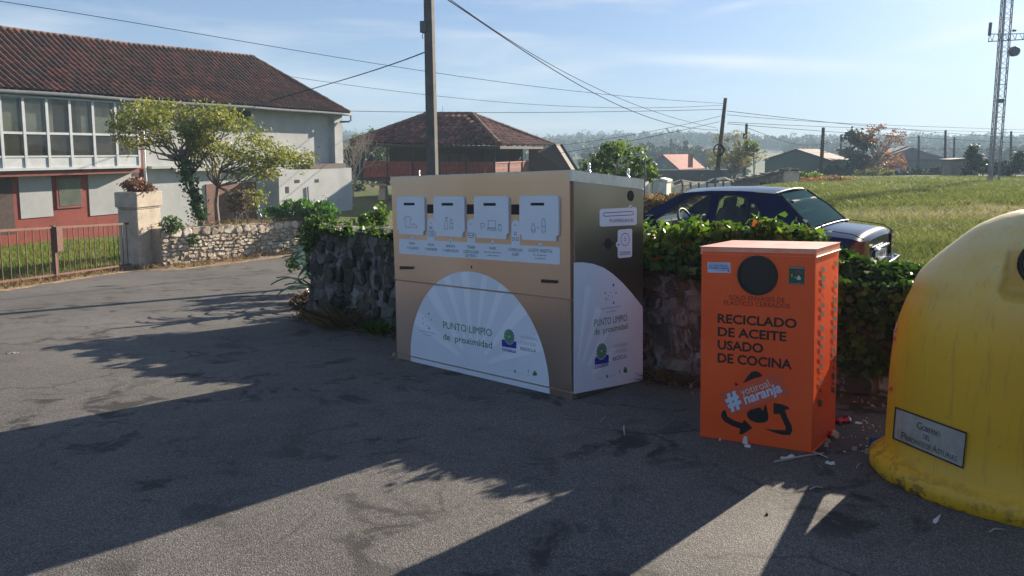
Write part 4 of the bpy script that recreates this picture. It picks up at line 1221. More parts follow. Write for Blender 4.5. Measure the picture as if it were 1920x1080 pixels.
def wall_leaves(s0, s1, n, hup, drop, thick, size, back=.55):
    """leaf places over the wall's coping: hup above it, drop hanging down its face"""
    P = []
    s = nrs.uniform(s0, s1, n)
    for q in s:
        p, d, nn = wpos(q); z1 = wtop(q)
        h, dr = hup(q), drop(q)
        a = rnd.random()
        if a < .62 or dr <= 0:
            w = rnd.uniform(-back - .1, .12)
            top = h * (1 - ((w + back / 2 - .02) / (back / 2 + .16)) ** 2 * .8)
            z = z1 + max(0, top) * math.sqrt(rnd.random()) * (1 + .25 * n2(q * 4, w * 5)) - .02
            P.append((*(p + nn * w), z))
        else:
            f = rnd.random() ** 1.25
            lim = dr * (.75 + .6 * n2(q * 2.7, 9.1))
            z = z1 + .06 - f * lim
            P.append((*(p + nn * (rnd.uniform(.02, thick) * (1 - .55 * f) + .06)), z))
    return np.array(P)
def interp(xs, ys): return lambda s: float(np.interp(s, xs, ys))
sl_ = MB(); rws = []
for s in np.arange(-.1, WSEG[0] + WSEG[1], .15):
    p, d, n = wpos(max(0, s)); w = .30 + .14 * n2(s * 1.4, 5.5) + rnd.uniform(-.04, .04)
    rws.append([(*(p + n * k), roadz((p + n * k)[1]) + h) for k, h in ((-.05, .07), (.10, .045), (w * .7, .02), (w, .0085))])
sl_.grid(rws); tag(sl_.build('soil', M['wall_earth'], smooth=True), kind='structure')
PL = []
for i in range(1100):
    s = rnd.uniform(0, 9.5); p, d, n = wpos(s); q = p + n * (abs(rnd.gauss(0, .26)) + .03); PL.append((q[0], q[1], roadz(q[1]) + .03 + rnd.uniform(0, .03)))
V, F = leafcloud(np.array(PL), .042, .6, updir=(0, 0, 0)); V[:, 2] = np.maximum(V[:, 2], [roadz(y) + .008 for y in V[:, 1]])
tag(mesh_np('leaf_litter', V, F, M['leaf_dry'], nrs.uniform(0, .9, len(PL))), kind='stuff')
# right hand ivy: from the cabinet to behind the dome
hup = interp([4.9, 5.4, 6.0, 6.5, 6.8, 7.0, 7.2, 7.5, 11.5], [.24, .31, .42, .49, .42, .32, .22, .15, .10])
drp = interp([4.9, 5.8, 6.15, 6.8, 7.2, 8.2, 11.5], [.06, .08, .14, .7, 1.0, 1.15, 1.1])
P = wall_leaves(4.7, 11.2, 27000, hup, drp, .22, .07)
V, F = leafcloud(P, .064, .8, updir=(0, -.25, .1), fold=.35, jitter=.62)
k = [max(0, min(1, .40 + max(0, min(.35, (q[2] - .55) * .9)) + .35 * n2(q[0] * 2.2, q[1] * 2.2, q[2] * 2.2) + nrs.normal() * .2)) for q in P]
ivy = thing('ivy_plant', 'thick leafy ivy over the wall behind the orange bin, in front of the car', 'ivy', (2.5, 6.0, .4))
st = MB()
for i in range(46):
    s = rnd.uniform(5.0, 11.0); p, d, n = wpos(s); L = drp(s) * rnd.uniform(.5, 1)
    st.tube([(*(p + n * (.07 + .02 * math.sin(j * 2)) + d * (.04 * math.sin(j * 1.7 + i))), wtop(s) + .05 - L * j / 5) for j in range(6)], [.009 - .001 * j for j in range(6)], 5)
st.build('stem', M['bark'], ivy, smooth=True)
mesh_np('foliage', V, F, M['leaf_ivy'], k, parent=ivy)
# upright fresh shoots along the top
P2 = []
sh = MB()
for i in range(75):
    s = rnd.uniform(5.1, 6.95); p, d, n = wpos(s); base = np.array([*(p - n * rnd.uniform(.05, .45)), wtop(s) + hup(s) * .6])
    L = rnd.uniform(.08, .22); tip = base + np.array([rnd.uniform(-.12, .12), rnd.uniform(-.1, .1), L])
    sh.tube([base, (base + tip) / 2 + np.array([.02, 0, .02]), tip], [.005, .004, .003], 4)
    for j in range(9): P2.append(base + (tip - base) * (.3 + .7 * j / 8) + nrs.normal(size=3) * .028)
P2 = np.array(P2)
V, F = leafcloud(P2, .085, .5, fold=.4, droop=.5)
mesh_np('fresh_shoots', V, F, M['leaf_fresh'], nrs.uniform(0, 1, len(P2)), parent=ivy)
sh.build('shoot_stems', M['bark'], ivy)
# left hand ivy on the stub beside the cabinet
P = wall_leaves(.0, 3.2, 4600, interp([0, .6, 1.2, 2.2, 3.2], [.10, .04, .03, .06, .20]), interp([0, .25, .9, 1.8, 2.4, 3.2], [.6, .15, .02, .02, .12, .6]), .15, .06)
P = np.array([q for q in P if n2(q[0] * 1.9, q[1] * 1.9, 4) + .5 * n2(q[0] * 6, q[2] * 6, 1) > -.12])
P = np.concatenate([P, ellips(900, (-2.75, 10.35, .25), (.35, .3, .35), .3)])
V, F = leafcloud(P, .07, .7, updir=(0, -.2, .1), fold=.3)
ivl = thing('ivy_plant', 'ivy creeping over the top of the peeling wall left of the steel cabinet', 'ivy', (-1.8, 9.6, .4))
mesh_np('foliage', V, F, M['leaf_ivy'], [max(0, min(1, .5 + .35 * n2(q[0] * 2.5, q[1] * 2.5, q[2] * 2.5) + nrs.normal() * .2)) for q in P], parent=ivl)
s_ = MB()
for i in range(16):
    s = rnd.uniform(.1, 3.1); p, d, n = wpos(s)
    s_.tube([(*(p + n * (.06 - .12 * j) + d * .05 * math.sin(j + i)), wtop(s) + .04 - (.25 if j == 0 else 0)) for j in range(4)], .007, 5)
s_.build('stem', M['bark'], ivl)
# plants at the foot of the stub
def tuft(name, label, cat, c, rad, h, n, mat, wdt=.006, lean=.7):
    root = thing(name, label, cat, c)
    a = nrs.uniform(0, 2 * math.pi, n); r = rad * np.sqrt(nrs.uniform(0, 1, n))
    xy = np.column_stack([c[0] + r * np.cos(a), c[1] + r * np.sin(a)])
    blades('blades', xy, lambda x, y: c[2], h, wdt, M[mat], parent=root, lean=lean)
    return root
def rg(px, py, dz=0): p = ong(px, py); p[2] = roadz(p[1]) + dz; return p
tuft('dry_grass', 'pale straw coloured dry grass tuft at the foot of the peeling wall', 'dry grass', rg(652, 612), .30, .26, 800, 'leaf_dry', .007, 1.1)
tuft('dry_grass', 'flattened straw heap between the steel cabinet and the orange bin', 'dry grass', rg(1268, 716), .20, .12, 420, 'leaf_dry', .006, 1.15)
tuft('weed_clump', 'small green weed at the left corner of the steel cabinet', 'weed', rg(708, 626), .12, .16, 160, 'leaf_fresh', .012, .7)
bush('dead_bracken', 'brown withered bracken lying at the left end of the peeling wall', 'dead bush', rg(590, 592), [((.05, .0, .18), (.42, .28, .24), 1), ((.55, -.3, .10), (.34, .22, .14), .6)], 'leaf_dead_red', .07, 2800, 34, .16, aspect=.35)
bush('fern', 'dark green fern at the foot of the peeling wall, beside the straw tuft', 'fern', rg(690, 610), [((.0, .08, .22), (.42, .16, .26), 1)], 'leaf_dark', .09, 1300, 26, .16, aspect=.35)
# broad leaved plant on the corner, blades arching out over the road
ag = thing('sword_leaved_plant', 'dark sword leaved plant at the left end of the peeling wall, tips catching the sky', 'plant', rg(583, 578))
c = np.array(ag['_w'])
b = MB()
for i in range(34):
    a = rnd.uniform(math.radians(120), math.radians(320)); L = rnd.uniform(.55, 1.0); el = rnd.uniform(.35, 1.15); z0 = rnd.uniform(.05, .95)
    o = c + np.array([rnd.uniform(-.05, .2), rnd.uniform(0, .2), z0]); hd = np.array([math.cos(a), math.sin(a), 0]); sd_ = np.array([-hd[1], hd[0], 0])
    rows = []
    for j in range(8):
        t = j / 7; p = o + hd * L * t * math.cos(el * (1 - t * .8)) * .8 + np.array([0, 0, L * (math.sin(el) * t - .55 * t * t)])
        w = .05 * math.sin(math.pi * min(1, .18 + t * .82)) + .004
        rows.append([p - sd_ * w + np.array([0, 0, .015]), p, p + sd_ * w + np.array([0, 0, .015])])
    b.grid(rows, 0, rnd.random())
b.build('foliage', M['leaf_agave'], ag, smooth=True)
s_ = MB(); s_.tube([c - np.array([0, 0, .1]), c + np.array([.1, .1, .5]), c + np.array([.12, .12, .98])], [.06, .05, .03], 8); s_.build('stem', M['bark'], ag)
# greenery on the bank behind the stub
bush('shrub', 'bright green leafy shrub on the bank left of the steel cabinet, below the granary', 'shrub', (-3.0, 14.5, -.75), [((0, 0, .66), (.46, .5, .5), 1), ((.35, -.2, .3), (.35, .4, .3), .5)], 'leaf_fresh', .10, 2400, 40, .18)
bush('shrub', 'low tangled shrub on the bank between the hedge and the leafy shrub', 'shrub', (-3.25, 12.6, -.7), [((-.25, 0, .30), (.5, .45, .25), 1), ((.75, .2, .25), (.45, .4, .2), .8)], 'leaf_ivy', .07, 2000, 34, .16)
# ================================================================= FAR SIDE OF THE ROAD
def tile_face(mb, pos, nrm, L, rows, tl=.24, keep=None, hgt=.06, sub=6, m=0, row_jit=.02, step=.05):
    """a roof slope of round clay tiles; pos(u, t): u metres along the eave, t 0..1 up the slope"""
    nc = int(round(L / tl)); tl = L / nc
    nrm = np.array(nrm, float)
    rt = np.array([[rnd.random() for _ in range(rows)] for _ in range(nc)])
    for j in range(rows):
        t0, t1 = j / rows, (j + 1.0) / rows
        A, B, cols = [], [], []
        for i in range(nc * sub + 1):
            u = L * i / (nc * sub); ph = math.pi * i / sub
            h = hgt * (abs(math.sin(ph)) ** .8)
            jj = row_jit * n2(u * 3, j * 1.7)
            A.append(np.array(pos(u, t0)) + nrm * (h + step + jj)); B.append(np.array(pos(u, t1)) + nrm * (h + .004))
        for i in range(nc * sub):
            um = L * (i + .5) / (nc * sub)
            if keep and not keep(um, (t0 + t1) / 2): continue
            c = min(1, max(0, rt[i // sub][j] * .6 + .4 * (.5 + .8 * n2(um * .5, j * .4))))
            mb.add([A[i], A[i + 1], B[i + 1], B[i]], [(0, 1, 2, 3)], m, c)
            # the butt end of the tile
            mb.add([A[i], A[i + 1], A[i + 1] - nrm * step, A[i] - nrm * step], [(0, 1, 2, 3)], m, c * .6)
def ridge_caps(mb, a, b, r=.13, step=.42, m=0):
    a, b = np.array(a, float), np.array(b, float); L = np.linalg.norm(b - a); n = max(2, int(L / step))
    for k in range(n):
        p, q = a + (b - a) * k / n, a + (b - a) * (k + 1.06) / n
        mb.tube([p, q], [r * 1.04 + rnd.uniform(-.01, .015), r * .92], 9, m, rnd.random())
# ---------------- house
ua = math.radians(26.5)
hu, hn = np.array([math.sin(ua), math.cos(ua), 0]), np.array([math.cos(ua), -math.sin(ua), 0])
HA = at(0, 467, 24.2); HZ = HA[2]
hf = Fr(HA, hu, (0, 0, 1), hn)
UR, _ = hf.px(636, 392)
_, VE = hf.px(330, 190, .55)
VE2 = hf.px(640, 214, .55)[1]
print('house', HA, UR, VE, VE2)
VE = (VE + VE2) / 2
house = thing('farmhouse', 'long white and red farmhouse with a tiled roof and glazed upper gallery', 'house', HA + hu * 8)
UL = -5.0; DEP = 7.2
def hbox(mb, u0, u1, v0, v1, w0, w1, m=0): mb.prism(hf, [(u0, v0), (u1, v0), (u1, v1), (u0, v1)], w0, w1, m)
uW = hf.px(264, 400)[0]; uD0 = hf.px(388, 400)[0]; uD1 = hf.px(482, 400)[0]; uE0 = hf.px(500, 380)[0]; uE1 = hf.px(522, 380)[0]
VB = hf.px(130, 322)[1]
b = MB()
hbox(b, UL, UR, -.4, VE + .05, -DEP, -.001)
b.build('wall', M['whitewash'], house)
b = MB(); hbox(b, UL, uW, -.2, VB - .08, .0, .06); 
b.build('red_plinth_wall', M['ochre_red'], house)
def rect(mb, fr, x0, y0, x1, y1, w0, w1, m=0, wp=None):
    wp = w1 if wp is None else wp
    a, c = fr.px(x0, y1, wp), fr.px(x1, y0, wp); a2, c2 = fr.px(x1, y1, wp), fr.px(x0, y0, wp)
    v0, v1 = (a[1] + a2[1]) / 2, (c[1] + c2[1]) / 2; u0, u1 = (a[0] + c2[0]) / 2, (c[0] + a2[0]) / 2
    mb.prism(fr, [(u0, v0), (u1, v0), (u1, v1), (u0, v1)], w0, w1, m); return u0, v0, u1, v1
for x0, y0, x1, y1 in ((37, 330, 98, 408), (167, 326, 262, 401)):
    b = MB(); rect(b, hf, x0, y0, x1, y1, .05, .085); b.build('white_panel', M['whitewash'], house)
b = MB(); u0, v0, u1, v1 = rect(b, hf, -22, 334, 26, 440, .05, .075); dd = b.build('door', M['dark_door'], house)
b = MB(); hbox(b, u0 + .55, u1 - .25, v0 + 1.35, v1 - .35, .07, .085); b.build('pane', M['window_glass'], dd)
b = MB(); u0, v0, u1, v1 = rect(b, hf, 106, 330, 156, 390, .055, .10); wn_ = b.build('window', M['red_timber'], house)
b = MB(); hbox(b, u0 + .09, u1 - .09, v0 + .09, v1 - .09, .099, .106); b.build('shutter_blind', M['room_curtain'], wn_)
b = MB(); hbox(b, u0 + .09, u1 - .09, v0 + .09, v1 - .09, .107, .111); b.build('pane', M['window_glass'], wn_)
# glazed gallery standing out over the ground floor
GW = .55
gxs = [-185, -140, -96, -52, -8, 3, 46, 90, 133, 176, 218, 259]
gxs = [-172, -128, -84, -41, 3, 46, 90, 133, 176, 218, 259]
gu = [hf.px(x, 250, GW)[0] for x in gxs]; gu[0] = UL
vS = hf.px(130, 313, GW)[1]; vP = hf.px(130, 293, GW)[1]; vT = hf.px(130, 251, GW)[1]; vH = VE - .12
gal = MB()
hbox(gal, UL, gu[-1], vS - .09, vS, .0, GW + .05)
hbox(gal, UL, gu[-1], vH - .06, vH, .0, GW + .02)
hbox(gal, UL, gu[-1], vT - .04, vT + .04, GW - .05, GW + .012)
hbox(gal, UL, gu[-1], vP - .03, vP + .03, GW - .05, GW + .014)
for i, u in enumerate(gu): hbox(gal, u - .045, u + .045, vS, vH, GW - .06, GW + .02)
hbox(gal, UL, gu[-1], vS, vP - .03, GW - .04, GW - .006)
hbox(gal, gu[-1] - .04, gu[-1] + .04, vS, vH, .0, .06); 
hbox(gal, gu[-1] - .035, gu[-1] + .03, vS, vP, .05, GW - .05)
gg = gal.build('gallery', M['white_paint'], house)
for i in range(len(gu) - 1):
    b = MB()
    for a_, c_ in ((vT + .04, vH - .06), (vP + .03, vT - .04)): hbox(b, gu[i] + .045, gu[i + 1] - .045, a_, c_, GW - .025, GW - .018)
    b.build('pane', M['window_glass'], gg)
b = MB(); hbox(b, gu[-1] + .03, gu[-1] + .036, vP, vH, .06, GW - .06); b.build('pane', M['window_glass'], gg)
b = MB()                                      # the room behind: blinds above, dark boards below
for i in range(len(gu) - 1):
    dark = i in (6, 7)
    if dark:
        m0 = gu[i] + (.35 if i == 6 else .0); m1 = gu[i + 1] - (.0 if i == 6 else .30)
        hbox(b, m0, m1, vT, vH - .06, .02, .05, 0)
        if i == 6: hbox(b, gu[i] + .04, m0, vT, vH - .06, .03, .30, 1)
        else: hbox(b, m1, gu[i + 1] - .04, vT, vH - .06, .03, .30, 1)
    else: hbox(b, gu[i] + .05, gu[i + 1] - .05, vT + .0, vH - .07, .28, .30, 1)
hbox(b, UL, gu[-1] - .1, vS, vT + .02, .02, .06, 2)
b.build('gallery_blinds', [M['room_dark'], M['room_curtain'], M['room_sill']], gg)
b = MB(); hbox(b, UL, gu[-1], VB - .10, vS - .09, .0, GW - .05); b.build('red_beam', M['red_timber'], house)
b = MB()
p0 = hf(hf.px(272, 330, .12)[0], 0, .14); b.tube([p0, p0 + np.array([0, 0, VE - .1])], .055, 8); b.build('downpipe', M['white_paint'], house, smooth=True)
b = MB(); hbox(b, uW + .05, uW + .35, -.1, VE - 1.0, .0, .05); b.build('red_corner_strip', M['red_timber'], house)
b = MB(); rect(b, hf, 388, 343, 482, 425, .0, .05); b.build('door', M['brown_door'], house); 
b = MB(); rect(b, hf, 500, 322, 523, 410, .0, .03); b.build('dark_doorway', M['room_dark'], house)
b = MB(); rect(b, hf, 425, 207, 470, 224, .0, .03); b.build('dark_vent', M['room_dark'], house)
b = MB(); rect(b, hf, 330, 313, 500, 319, .0, .35); rect(b, hf, 285, 311, 330, 316, .0, .3); b.build('ledge', M['whitewash'], house)
# white lean-to at the far end
AW = .9
ux0 = hf.px(524, 380, AW)[0]; vA = hf.px(570, 318, AW)[1]; ux1 = UR + .02
b = MB(); hbox(b, ux0, ux1, -.4, vA, .001, AW); anx = b.build('lean_to', M['whitewash'], house)
for x0, y0, x1, y1 in ((536, 350, 542, 362), (553, 337, 562, 343), (591, 336, 598, 342)):
    b = MB(); rect(b, hf, x0, y0, x1, y1, AW - .02, AW + .012); b.build('vent', M['room_dark'], anx)
b = MB(); p = hf.px(577, 350, AW + .05); q = hf.px(579, 385, AW + .05); b.tube([hf(*p, AW + .05), hf(*q, AW + .05)], .035, 7); b.build('pipe', M['grey_zinc'], anx)
b = MB(); u0 = hf.px(572, 305, .6)[0]; hbox(b, u0, UR - .35, vA + .01, vA + .26, .1, AW - .05); b.build('stored_timber', M['dark_door'], anx)
b = MB(); hbox(b, UR - .62, UR + .03, -.4, VE - .02, -.6, .34); b.build('corner_pier', M['whitewash'], house)
# roof
RD = -3.45; EV = .62
rpx = [(-220, 33), (0, 55), (120, 70), (240, 85), (350, 95), (470, 107)]
ruv = [hf.px(x, y, RD) for x, y in rpx]
ru = [q[0] for q in ruv]; rv_ = [q[1] for q in ruv]
RE = ru[-1]; ER = UR + .35
def rpos(u, t):
    uu = UL + u
    e = np.array(hf(uu, VE - .0 + .04 * n2(uu * .25, 1.0), EV)); r_ = np.array(hf(uu, float(np.interp(uu, ru, rv_)) if uu < RE else rv_[-1], RD))
    s = t + .0
    p = e * (1 - s) + r_ * s
    p[2] -= .10 * math.sin(math.pi * s)
    return p
rn = unit(np.cross(hu, rpos(5, 1) - rpos(5, 0)))
if rn[2] < 0: rn = -rn
roof = MB()
tile_face(roof, rpos, rn, ER - UL, 12, .25, lambda u, t: UL + u < ER - (ER - RE) * t + .05, .135, row_jit=.012, step=.022)
rm = roof.build('roof', M['roof_tile'], house)
b = MB(); zt = rv_[-1]
e0, e1, bk0, bk1, rl, rr_ = hf(UL, VE - .06, EV), hf(ER, VE - .06, EV), hf(UL, VE - .06, -DEP - .4), hf(ER, VE - .06, -DEP - .4), hf(UL, rv_[0] - .1, RD), hf(RE, rv_[-1] - .1, RD)
b.poly([e1, bk1, rr_]); b.poly([bk0, bk1, rr_, rl]); b.poly([e0, e1, bk1, bk0]); b.poly([e0, bk0, rl])
b.build('roof_rear', M['roof_tile'], house)
b = MB()
for i in range(len(ru) - 1): ridge_caps(b, hf(ru[i], rv_[i] + .02, RD), hf(ru[i + 1], rv_[i + 1] + .02, RD), .12)
ridge_caps(b, hf(ER, VE + .06, EV), hf(RE, rv_[-1] + .04, RD), .12)
b.build('ridge_tiles', M['ridge_tile'], rm)
b = MB(); b.tube([hf(u, VE - .04 + .04 * n2(u * .25, 1.0), EV + .08) for u in np.linspace(UL, ER, 30)], .075, 8)
b.tube([hf(ER, VE - .05, EV + .06), hf(ER, VE - .35, EV + .06), hf(ER - .1, VE - .42, EV), hf(ER - .6, VE - .45, .42)], .05, 7)
b.build('gutter', M['grey_zinc'], house, smooth=True)
# ---------------- gate pillar with plants, railing, lawn, rubble wall
gp = at(263, 510, 18.75); gz_ = roadz(18.6)
gl = at(226, 506, 18.9) ; 
pa_ = math.radians(40)
pe1, pe2 = np.array([math.cos(pa_ - .15), math.sin(pa_ - .15), 0]), np.array([-math.cos(pa_ + .0) * .95, math.sin(pa_) * .95, 0])
pil = thing('gate_pillar', 'weathered concrete gate pillar with a projecting cap and plants on top', 'gate pillar', (gp[0], gp[1] + .4, gz_))
corner = np.array([gp[0], gp[1], gz_])
e1 = unit((.26, .966, 0)); e2 = unit((-.966, .26, 0))
w1, w2 = .84, .62
zc = at(263, 394, 18.75)[2]; zt_ = at(263, 361, 18.75)[2]
b = MB(); b.box(corner + e1 * w1 / 2 + e2 * w2 / 2 + np.array([0, 0, (zc - gz_) / 2 - .1]), (w1, w2, zc - gz_ + .2), ax=(e1, e2, np.array([0, 0, 1.])))
b.build('shaft', M['pillar_concrete'], pil, bevel=.02)
b = MB(); mid_ = corner + e1 * w1 / 2 + e2 * w2 / 2
b.box(mid_ + np.array([0, 0, zc - gz_ + .03]), (w1 + .02, w2 + .02, .05), ax=(e1, e2, np.array([0, 0, 1.])))
b.box(mid_ + np.array([0, 0, zc - gz_ + .055 + (zt_ - zc - .055) / 2]), (w1 + .09, w2 + .09, zt_ - zc - .055), ax=(e1, e2, np.array([0, 0, 1.])))
b.build('cap', M['pillar_concrete'], pil, bevel=.025)
bush('potted_succulent', 'reddish succulent plants growing on the cap of the gate pillar', 'plant', (mid_[0], mid_[1], zt_ + .0), [((0, 0, .14), (.42, .38, .18), 1)], 'leaf_succulent', .11, 900, 24, .14, aspect=.4, stems=4)
fA, fB = np.array([gp[0] - .25, 18.75]), np.array([-10.15, 13.2])
zl, zr = at(0, 432, 14.3)[2], at(215, 421, 18.5)[2]
def railing(name, label, s0, s1, bars):
    root = thing(name, label, 'railing', (*(fA + (fB - fA) * s0), roadz(18)))
    def P(s, z): q = fA + (fB - fA) * s; return np.array([q[0], q[1], z])
    top = lambda s: zr + (zl - zr) * s / .80
    bot = lambda s: roadz((fA + (fB - fA) * s)[1]) + .10
    b = MB(); b.beam(P(s0, top(s0)), P(s1, top(s1)), .04, .05); b.beam(P(s0, bot(s0) + .06), P(s1, bot(s1) + .06), .035, .045); b.build('rail', M['rusty_paint'], root)
    b = MB()
    for k in range(bars):
        s = s0 + (s1 - s0) * (k + .5) / bars
        b.beam(P(s, bot(s)), P(s, top(s)), .016, .016, up=(1, 0, 0))
    b.build('bars', M['rusty_paint'], root)
    b = MB(); b.beam(P(s1, bot(s1) - .3), P(s1, top(s1) + .05), .075, .075, up=(1, 0, 0)); b.box(P(s1, top(s1) - .25) + np.array([.06, .05, 0]), (.10, .2, .55)); b.build('post', M['rusty_paint'], root)
    return root
sp_ = (18.75 - 15.75) / (18.75 - 13.2)
railing('iron_railing', 'rusty red iron railing between the gate pillar and its post', .0, sp_, 15)
railing('iron_railing', 'rusty red iron gate leaf at the left edge, in front of the lawn', sp_ + .012, 1.15, 14)
n = 26000
xy = np.column_stack([nrs.uniform(-17.5, -10.2, n), nrs.uniform(14.5, 26, n)])
keep = np.array([((p - HA[:2]) @ hn[:2]) > .25 and p[0] < -10.35 for p in xy]); xy = xy[keep]
tag(blades('lawn_grass', xy, ground_h, .16, .012, M['grass_lawn'], lean=.5), kind='stuff')
n = 2600
t_ = nrs.uniform(0, 1, n); q = np.array([ep[int(a * (len(ep) - 1))] for a in t_])
xy = q + np.column_stack([nrs.uniform(-.4, .22, n), nrs.uniform(-.1, .25, n)])
tag(blades('verge_grass', xy, lambda x, y: roadz(y) + .03, .15, .010, M['leaf_dry'], lean=.8, tn=nrs.uniform(.1, 1, n)), kind='stuff')
# rubble wall
fwA, fwB = np.array([-9.33, 19.0]), np.array([-6.45, 24.4])
L = np.linalg.norm(fwB - fwA); d2 = (fwB - fwA) / L; nn = np.array([d2[1], -d2[0]])
rw = thing('rubble_wall', 'sunlit low rubble stone wall joined to the gate pillar', 'wall', (*((fwA + fwB) / 2), roadz(21)))
b = MB(); core = MB()
zb_, ztp = lambda s: roadz((fwA + d2 * s)[1]) - .12, lambda s: np.interp(s, [0, L], [at(310, 426, 19.25)[2], at(600, 411, 24.4)[2]])
core.add([(*(fwA + d2 * s - nn * w), z) for s in (0, L) for w in (.03, .42) for z in (zb_(s), ztp(s) - .03)], [(0, 1, 5, 4), (2, 6, 7, 3), (1, 3, 7, 5), (0, 2, 3, 1), (4, 5, 7, 6)])
core.build('mortar_core', M['mortar'], rw)
z = 0; H_ = 1.20; rowi = 0
while z < H_ - .02:
    last = z > H_ - .32
    h = (H_ - z) if last else rnd.uniform(.085, .15)
    s = rnd.uniform(-.2, 0)
    while s < L:
        w = rnd.uniform(.20, .42) if last else rnd.uniform(.09, .30)
        s0, s1 = max(0, s) + .008, min(L, s + w) - .008
        if s1 - s0 > .05:
            hh = h * (rnd.uniform(.8, 1.12) if last else rnd.uniform(.75, 1.15)); zj = rnd.uniform(-.03, .03)
            k0, k1 = (z + zj + .008) / H_, (z + hh + zj - .008) / H_
            pr_ = rnd.uniform(-.005, .05); tint_ = rnd.random()
            cs, ct = (s0 + s1) / 2, (k0 + k1) / 2
            ring0, ring1, ring2 = [], [], []
            m_ = rnd.choice((6, 7, 8))
            ph0 = rnd.uniform(0, 6)
            for q in range(m_):
                a = ph0 + 2 * math.pi * (q + rnd.uniform(-.3, .3)) / m_
                ca, sa = math.cos(a), math.sin(a)
                ex_ = 1 / max(abs(ca), abs(sa)) ** .75
                for rg_, sc, off in ((ring0, 1.0, -.02), (ring1, .95, pr_ * .8), (ring2, .74, pr_)):
                    ss = cs + (s1 - s0) / 2 * min(1, max(-1, ca * ex_)) * sc; kk = ct + (k1 - k0) / 2 * min(1, max(-1, sa * ex_)) * sc
                    zz_ = zb_(ss) + (ztp(ss) - zb_(ss)) * kk
                    rg_.append((*(fwA + d2 * ss + nn * (off + rnd.uniform(-.008, .008))), zz_))
            b.add(ring0 + ring1 + ring2, [(i, (i + 1) % m_, m_ + (i + 1) % m_, m_ + i) for i in range(m_)] + [(m_ + i, m_ + (i + 1) % m_, 2 * m_ + (i + 1) % m_, 2 * m_ + i) for i in range(m_)] + [tuple(range(2 * m_, 3 * m_))], 0, tint_)
        s += w
    z += h
b.build('stones', M['rubble_stone'], rw)
# tufts of ivy and weeds on that wall
P = np.array([(*(fwA + d2 * s + nn * rnd.uniform(-.4, .1)), ztp(s) + rnd.uniform(-.02, .12) * (1 + n2(s * 3, 0))) for s in nrs.uniform(0, L, 900)])
o = thing('creeper', 'dry moss and weeds along the top of the rubble wall', 'weeds', (*((fwA + fwB) / 2), -.6))
V, F = leafcloud(P, .06, .5); mesh_np('foliage', V, F, M['leaf_dry'], nrs.uniform(.2, .8, len(P)), parent=o)
o = thing('creeper', 'dark creeper between the gate pillar and the rubble wall', 'creeper', (fwA[0], fwA[1], -1.0))
P = np.concatenate([ellips(420, (*(fwA + d2 * .25 + nn * .1), -.50), (.32, .2, .26), .2), ellips(160, (*(fwA + d2 * .9 + nn * .1), -1.0), (.16, .08, .22), .2)])
V, F = leafcloud(P, .09, .5); mesh_np('foliage', V, F, M['leaf_ivy'], nrs.uniform(.0, .9, len(P)), parent=o)
# ---------------- trees and hedge in the farm yard
def loc(px, Y, z=None): x = (px - 960.) / FPX * Y; return (x, Y, lowz(x, Y) if z is None else z)
def zat(py, Y): return at(960, py, Y)[2]
tz = -1.75
def acacia(name, label, px, Y, ptspx, crownpx, n, k, r0=.12):
    base = loc(px, Y, tz)
    ptspx = [(px, 280.5 + (1.5 - tz) * FPX / Y)] + ptspx
    pts = [(at(x, y, Y) - np.array(base)) * np.array([1, 1, 1]) + np.array([0, rnd.uniform(-.15, .15), 0]) for x, y in ptspx]
    cr = []
    for x, y, rx, ry, w in crownpx:
        c = at(x, y, Y) - np.array(base); cr.append(((c[0], c[1] + rnd.uniform(-.3, .3), c[2]), (rx / FPX * Y, .95 * min(1.5, rx / FPX * Y), ry / FPX * Y), w))
    return tree(name, label, 'tree', base, pts, r0, cr, 'leaf_acacia', .115, n, k, .36, 'trees in the farm yard', twigs=34, aspect=.45, limb=.32)
acacia('acacia_tree', 'yellow green tree with an ivy wrapped trunk, in front of the glazed gallery', 378, 23.4, [(376, 412), (368, 375), (352, 335), (340, 300)],
       [(330, 235, 118, 42, 1.0), (250, 240, 48, 46, .5), (390, 232, 60, 38, .6), (300, 215, 70, 22, .4)], 6400, 120)
acacia('acacia_tree', 'yellow green tree with a pale forked trunk, nearer the white lean-to', 408, 24.0, [(409, 414), (404, 385), (408, 350), (415, 322)],
       [(440, 258, 80, 48, 1.0), (500, 290, 70, 26, .7), (545, 300, 40, 14, .25), (400, 290, 44, 34, .4), (475, 325, 42, 18, .3), (470, 372, 18, 14, .15)], 6200, 120, .085)
tiv = thing('ivy_plant', 'ivy wrapped round the leaning yard tree trunk', 'ivy', loc(370, 23.2, -1.0))
P = []
for i in range(900):
    t = rnd.random(); q = np.array([(376, 410), (368, 375), (352, 335), (348, 300)]); x, y = np.interp(t * 3, [0, 1, 2, 3], q[:, 0]), np.interp(t * 3, [0, 1, 2, 3], q[:, 1])
    P.append(at(x, y, 23.3) + nrs.normal(size=3) * np.array([.13, .13, .05]))
P = np.array(P); V, F = leafcloud(P, .11, .8); mesh_np('foliage', V, F, M['leaf_ivy'], nrs.uniform(0, .75, len(P)), parent=tiv)
c = loc(450, 21.6, zat(402, 21.6))
bush('round_shrub', 'ball clipped dull purple shrub in front of the brown farmhouse door', 'shrub', loc(450, 21.6, tz), [((0, 0, zat(378, 21.6) - tz), (.36, .36, .33), 1)], 'leaf_purple', .07, 1600, 40, .14, stems=9)
hb = loc(562, 24.0, -1.8)
bush('hedge', 'low rounded bright green laurel hedge beside the white lean-to', 'hedge', hb, [((0, 0, zat(394, 24) + 1.8 - .05), (1.15, .7, .36), 1.2), ((-.5, 0, .75), (.8, .6, .5), .5), ((.6, 0, .75), (.8, .6, .5), .5)], 'leaf_hedge', .13, 5200, 90, .22, stems=5)
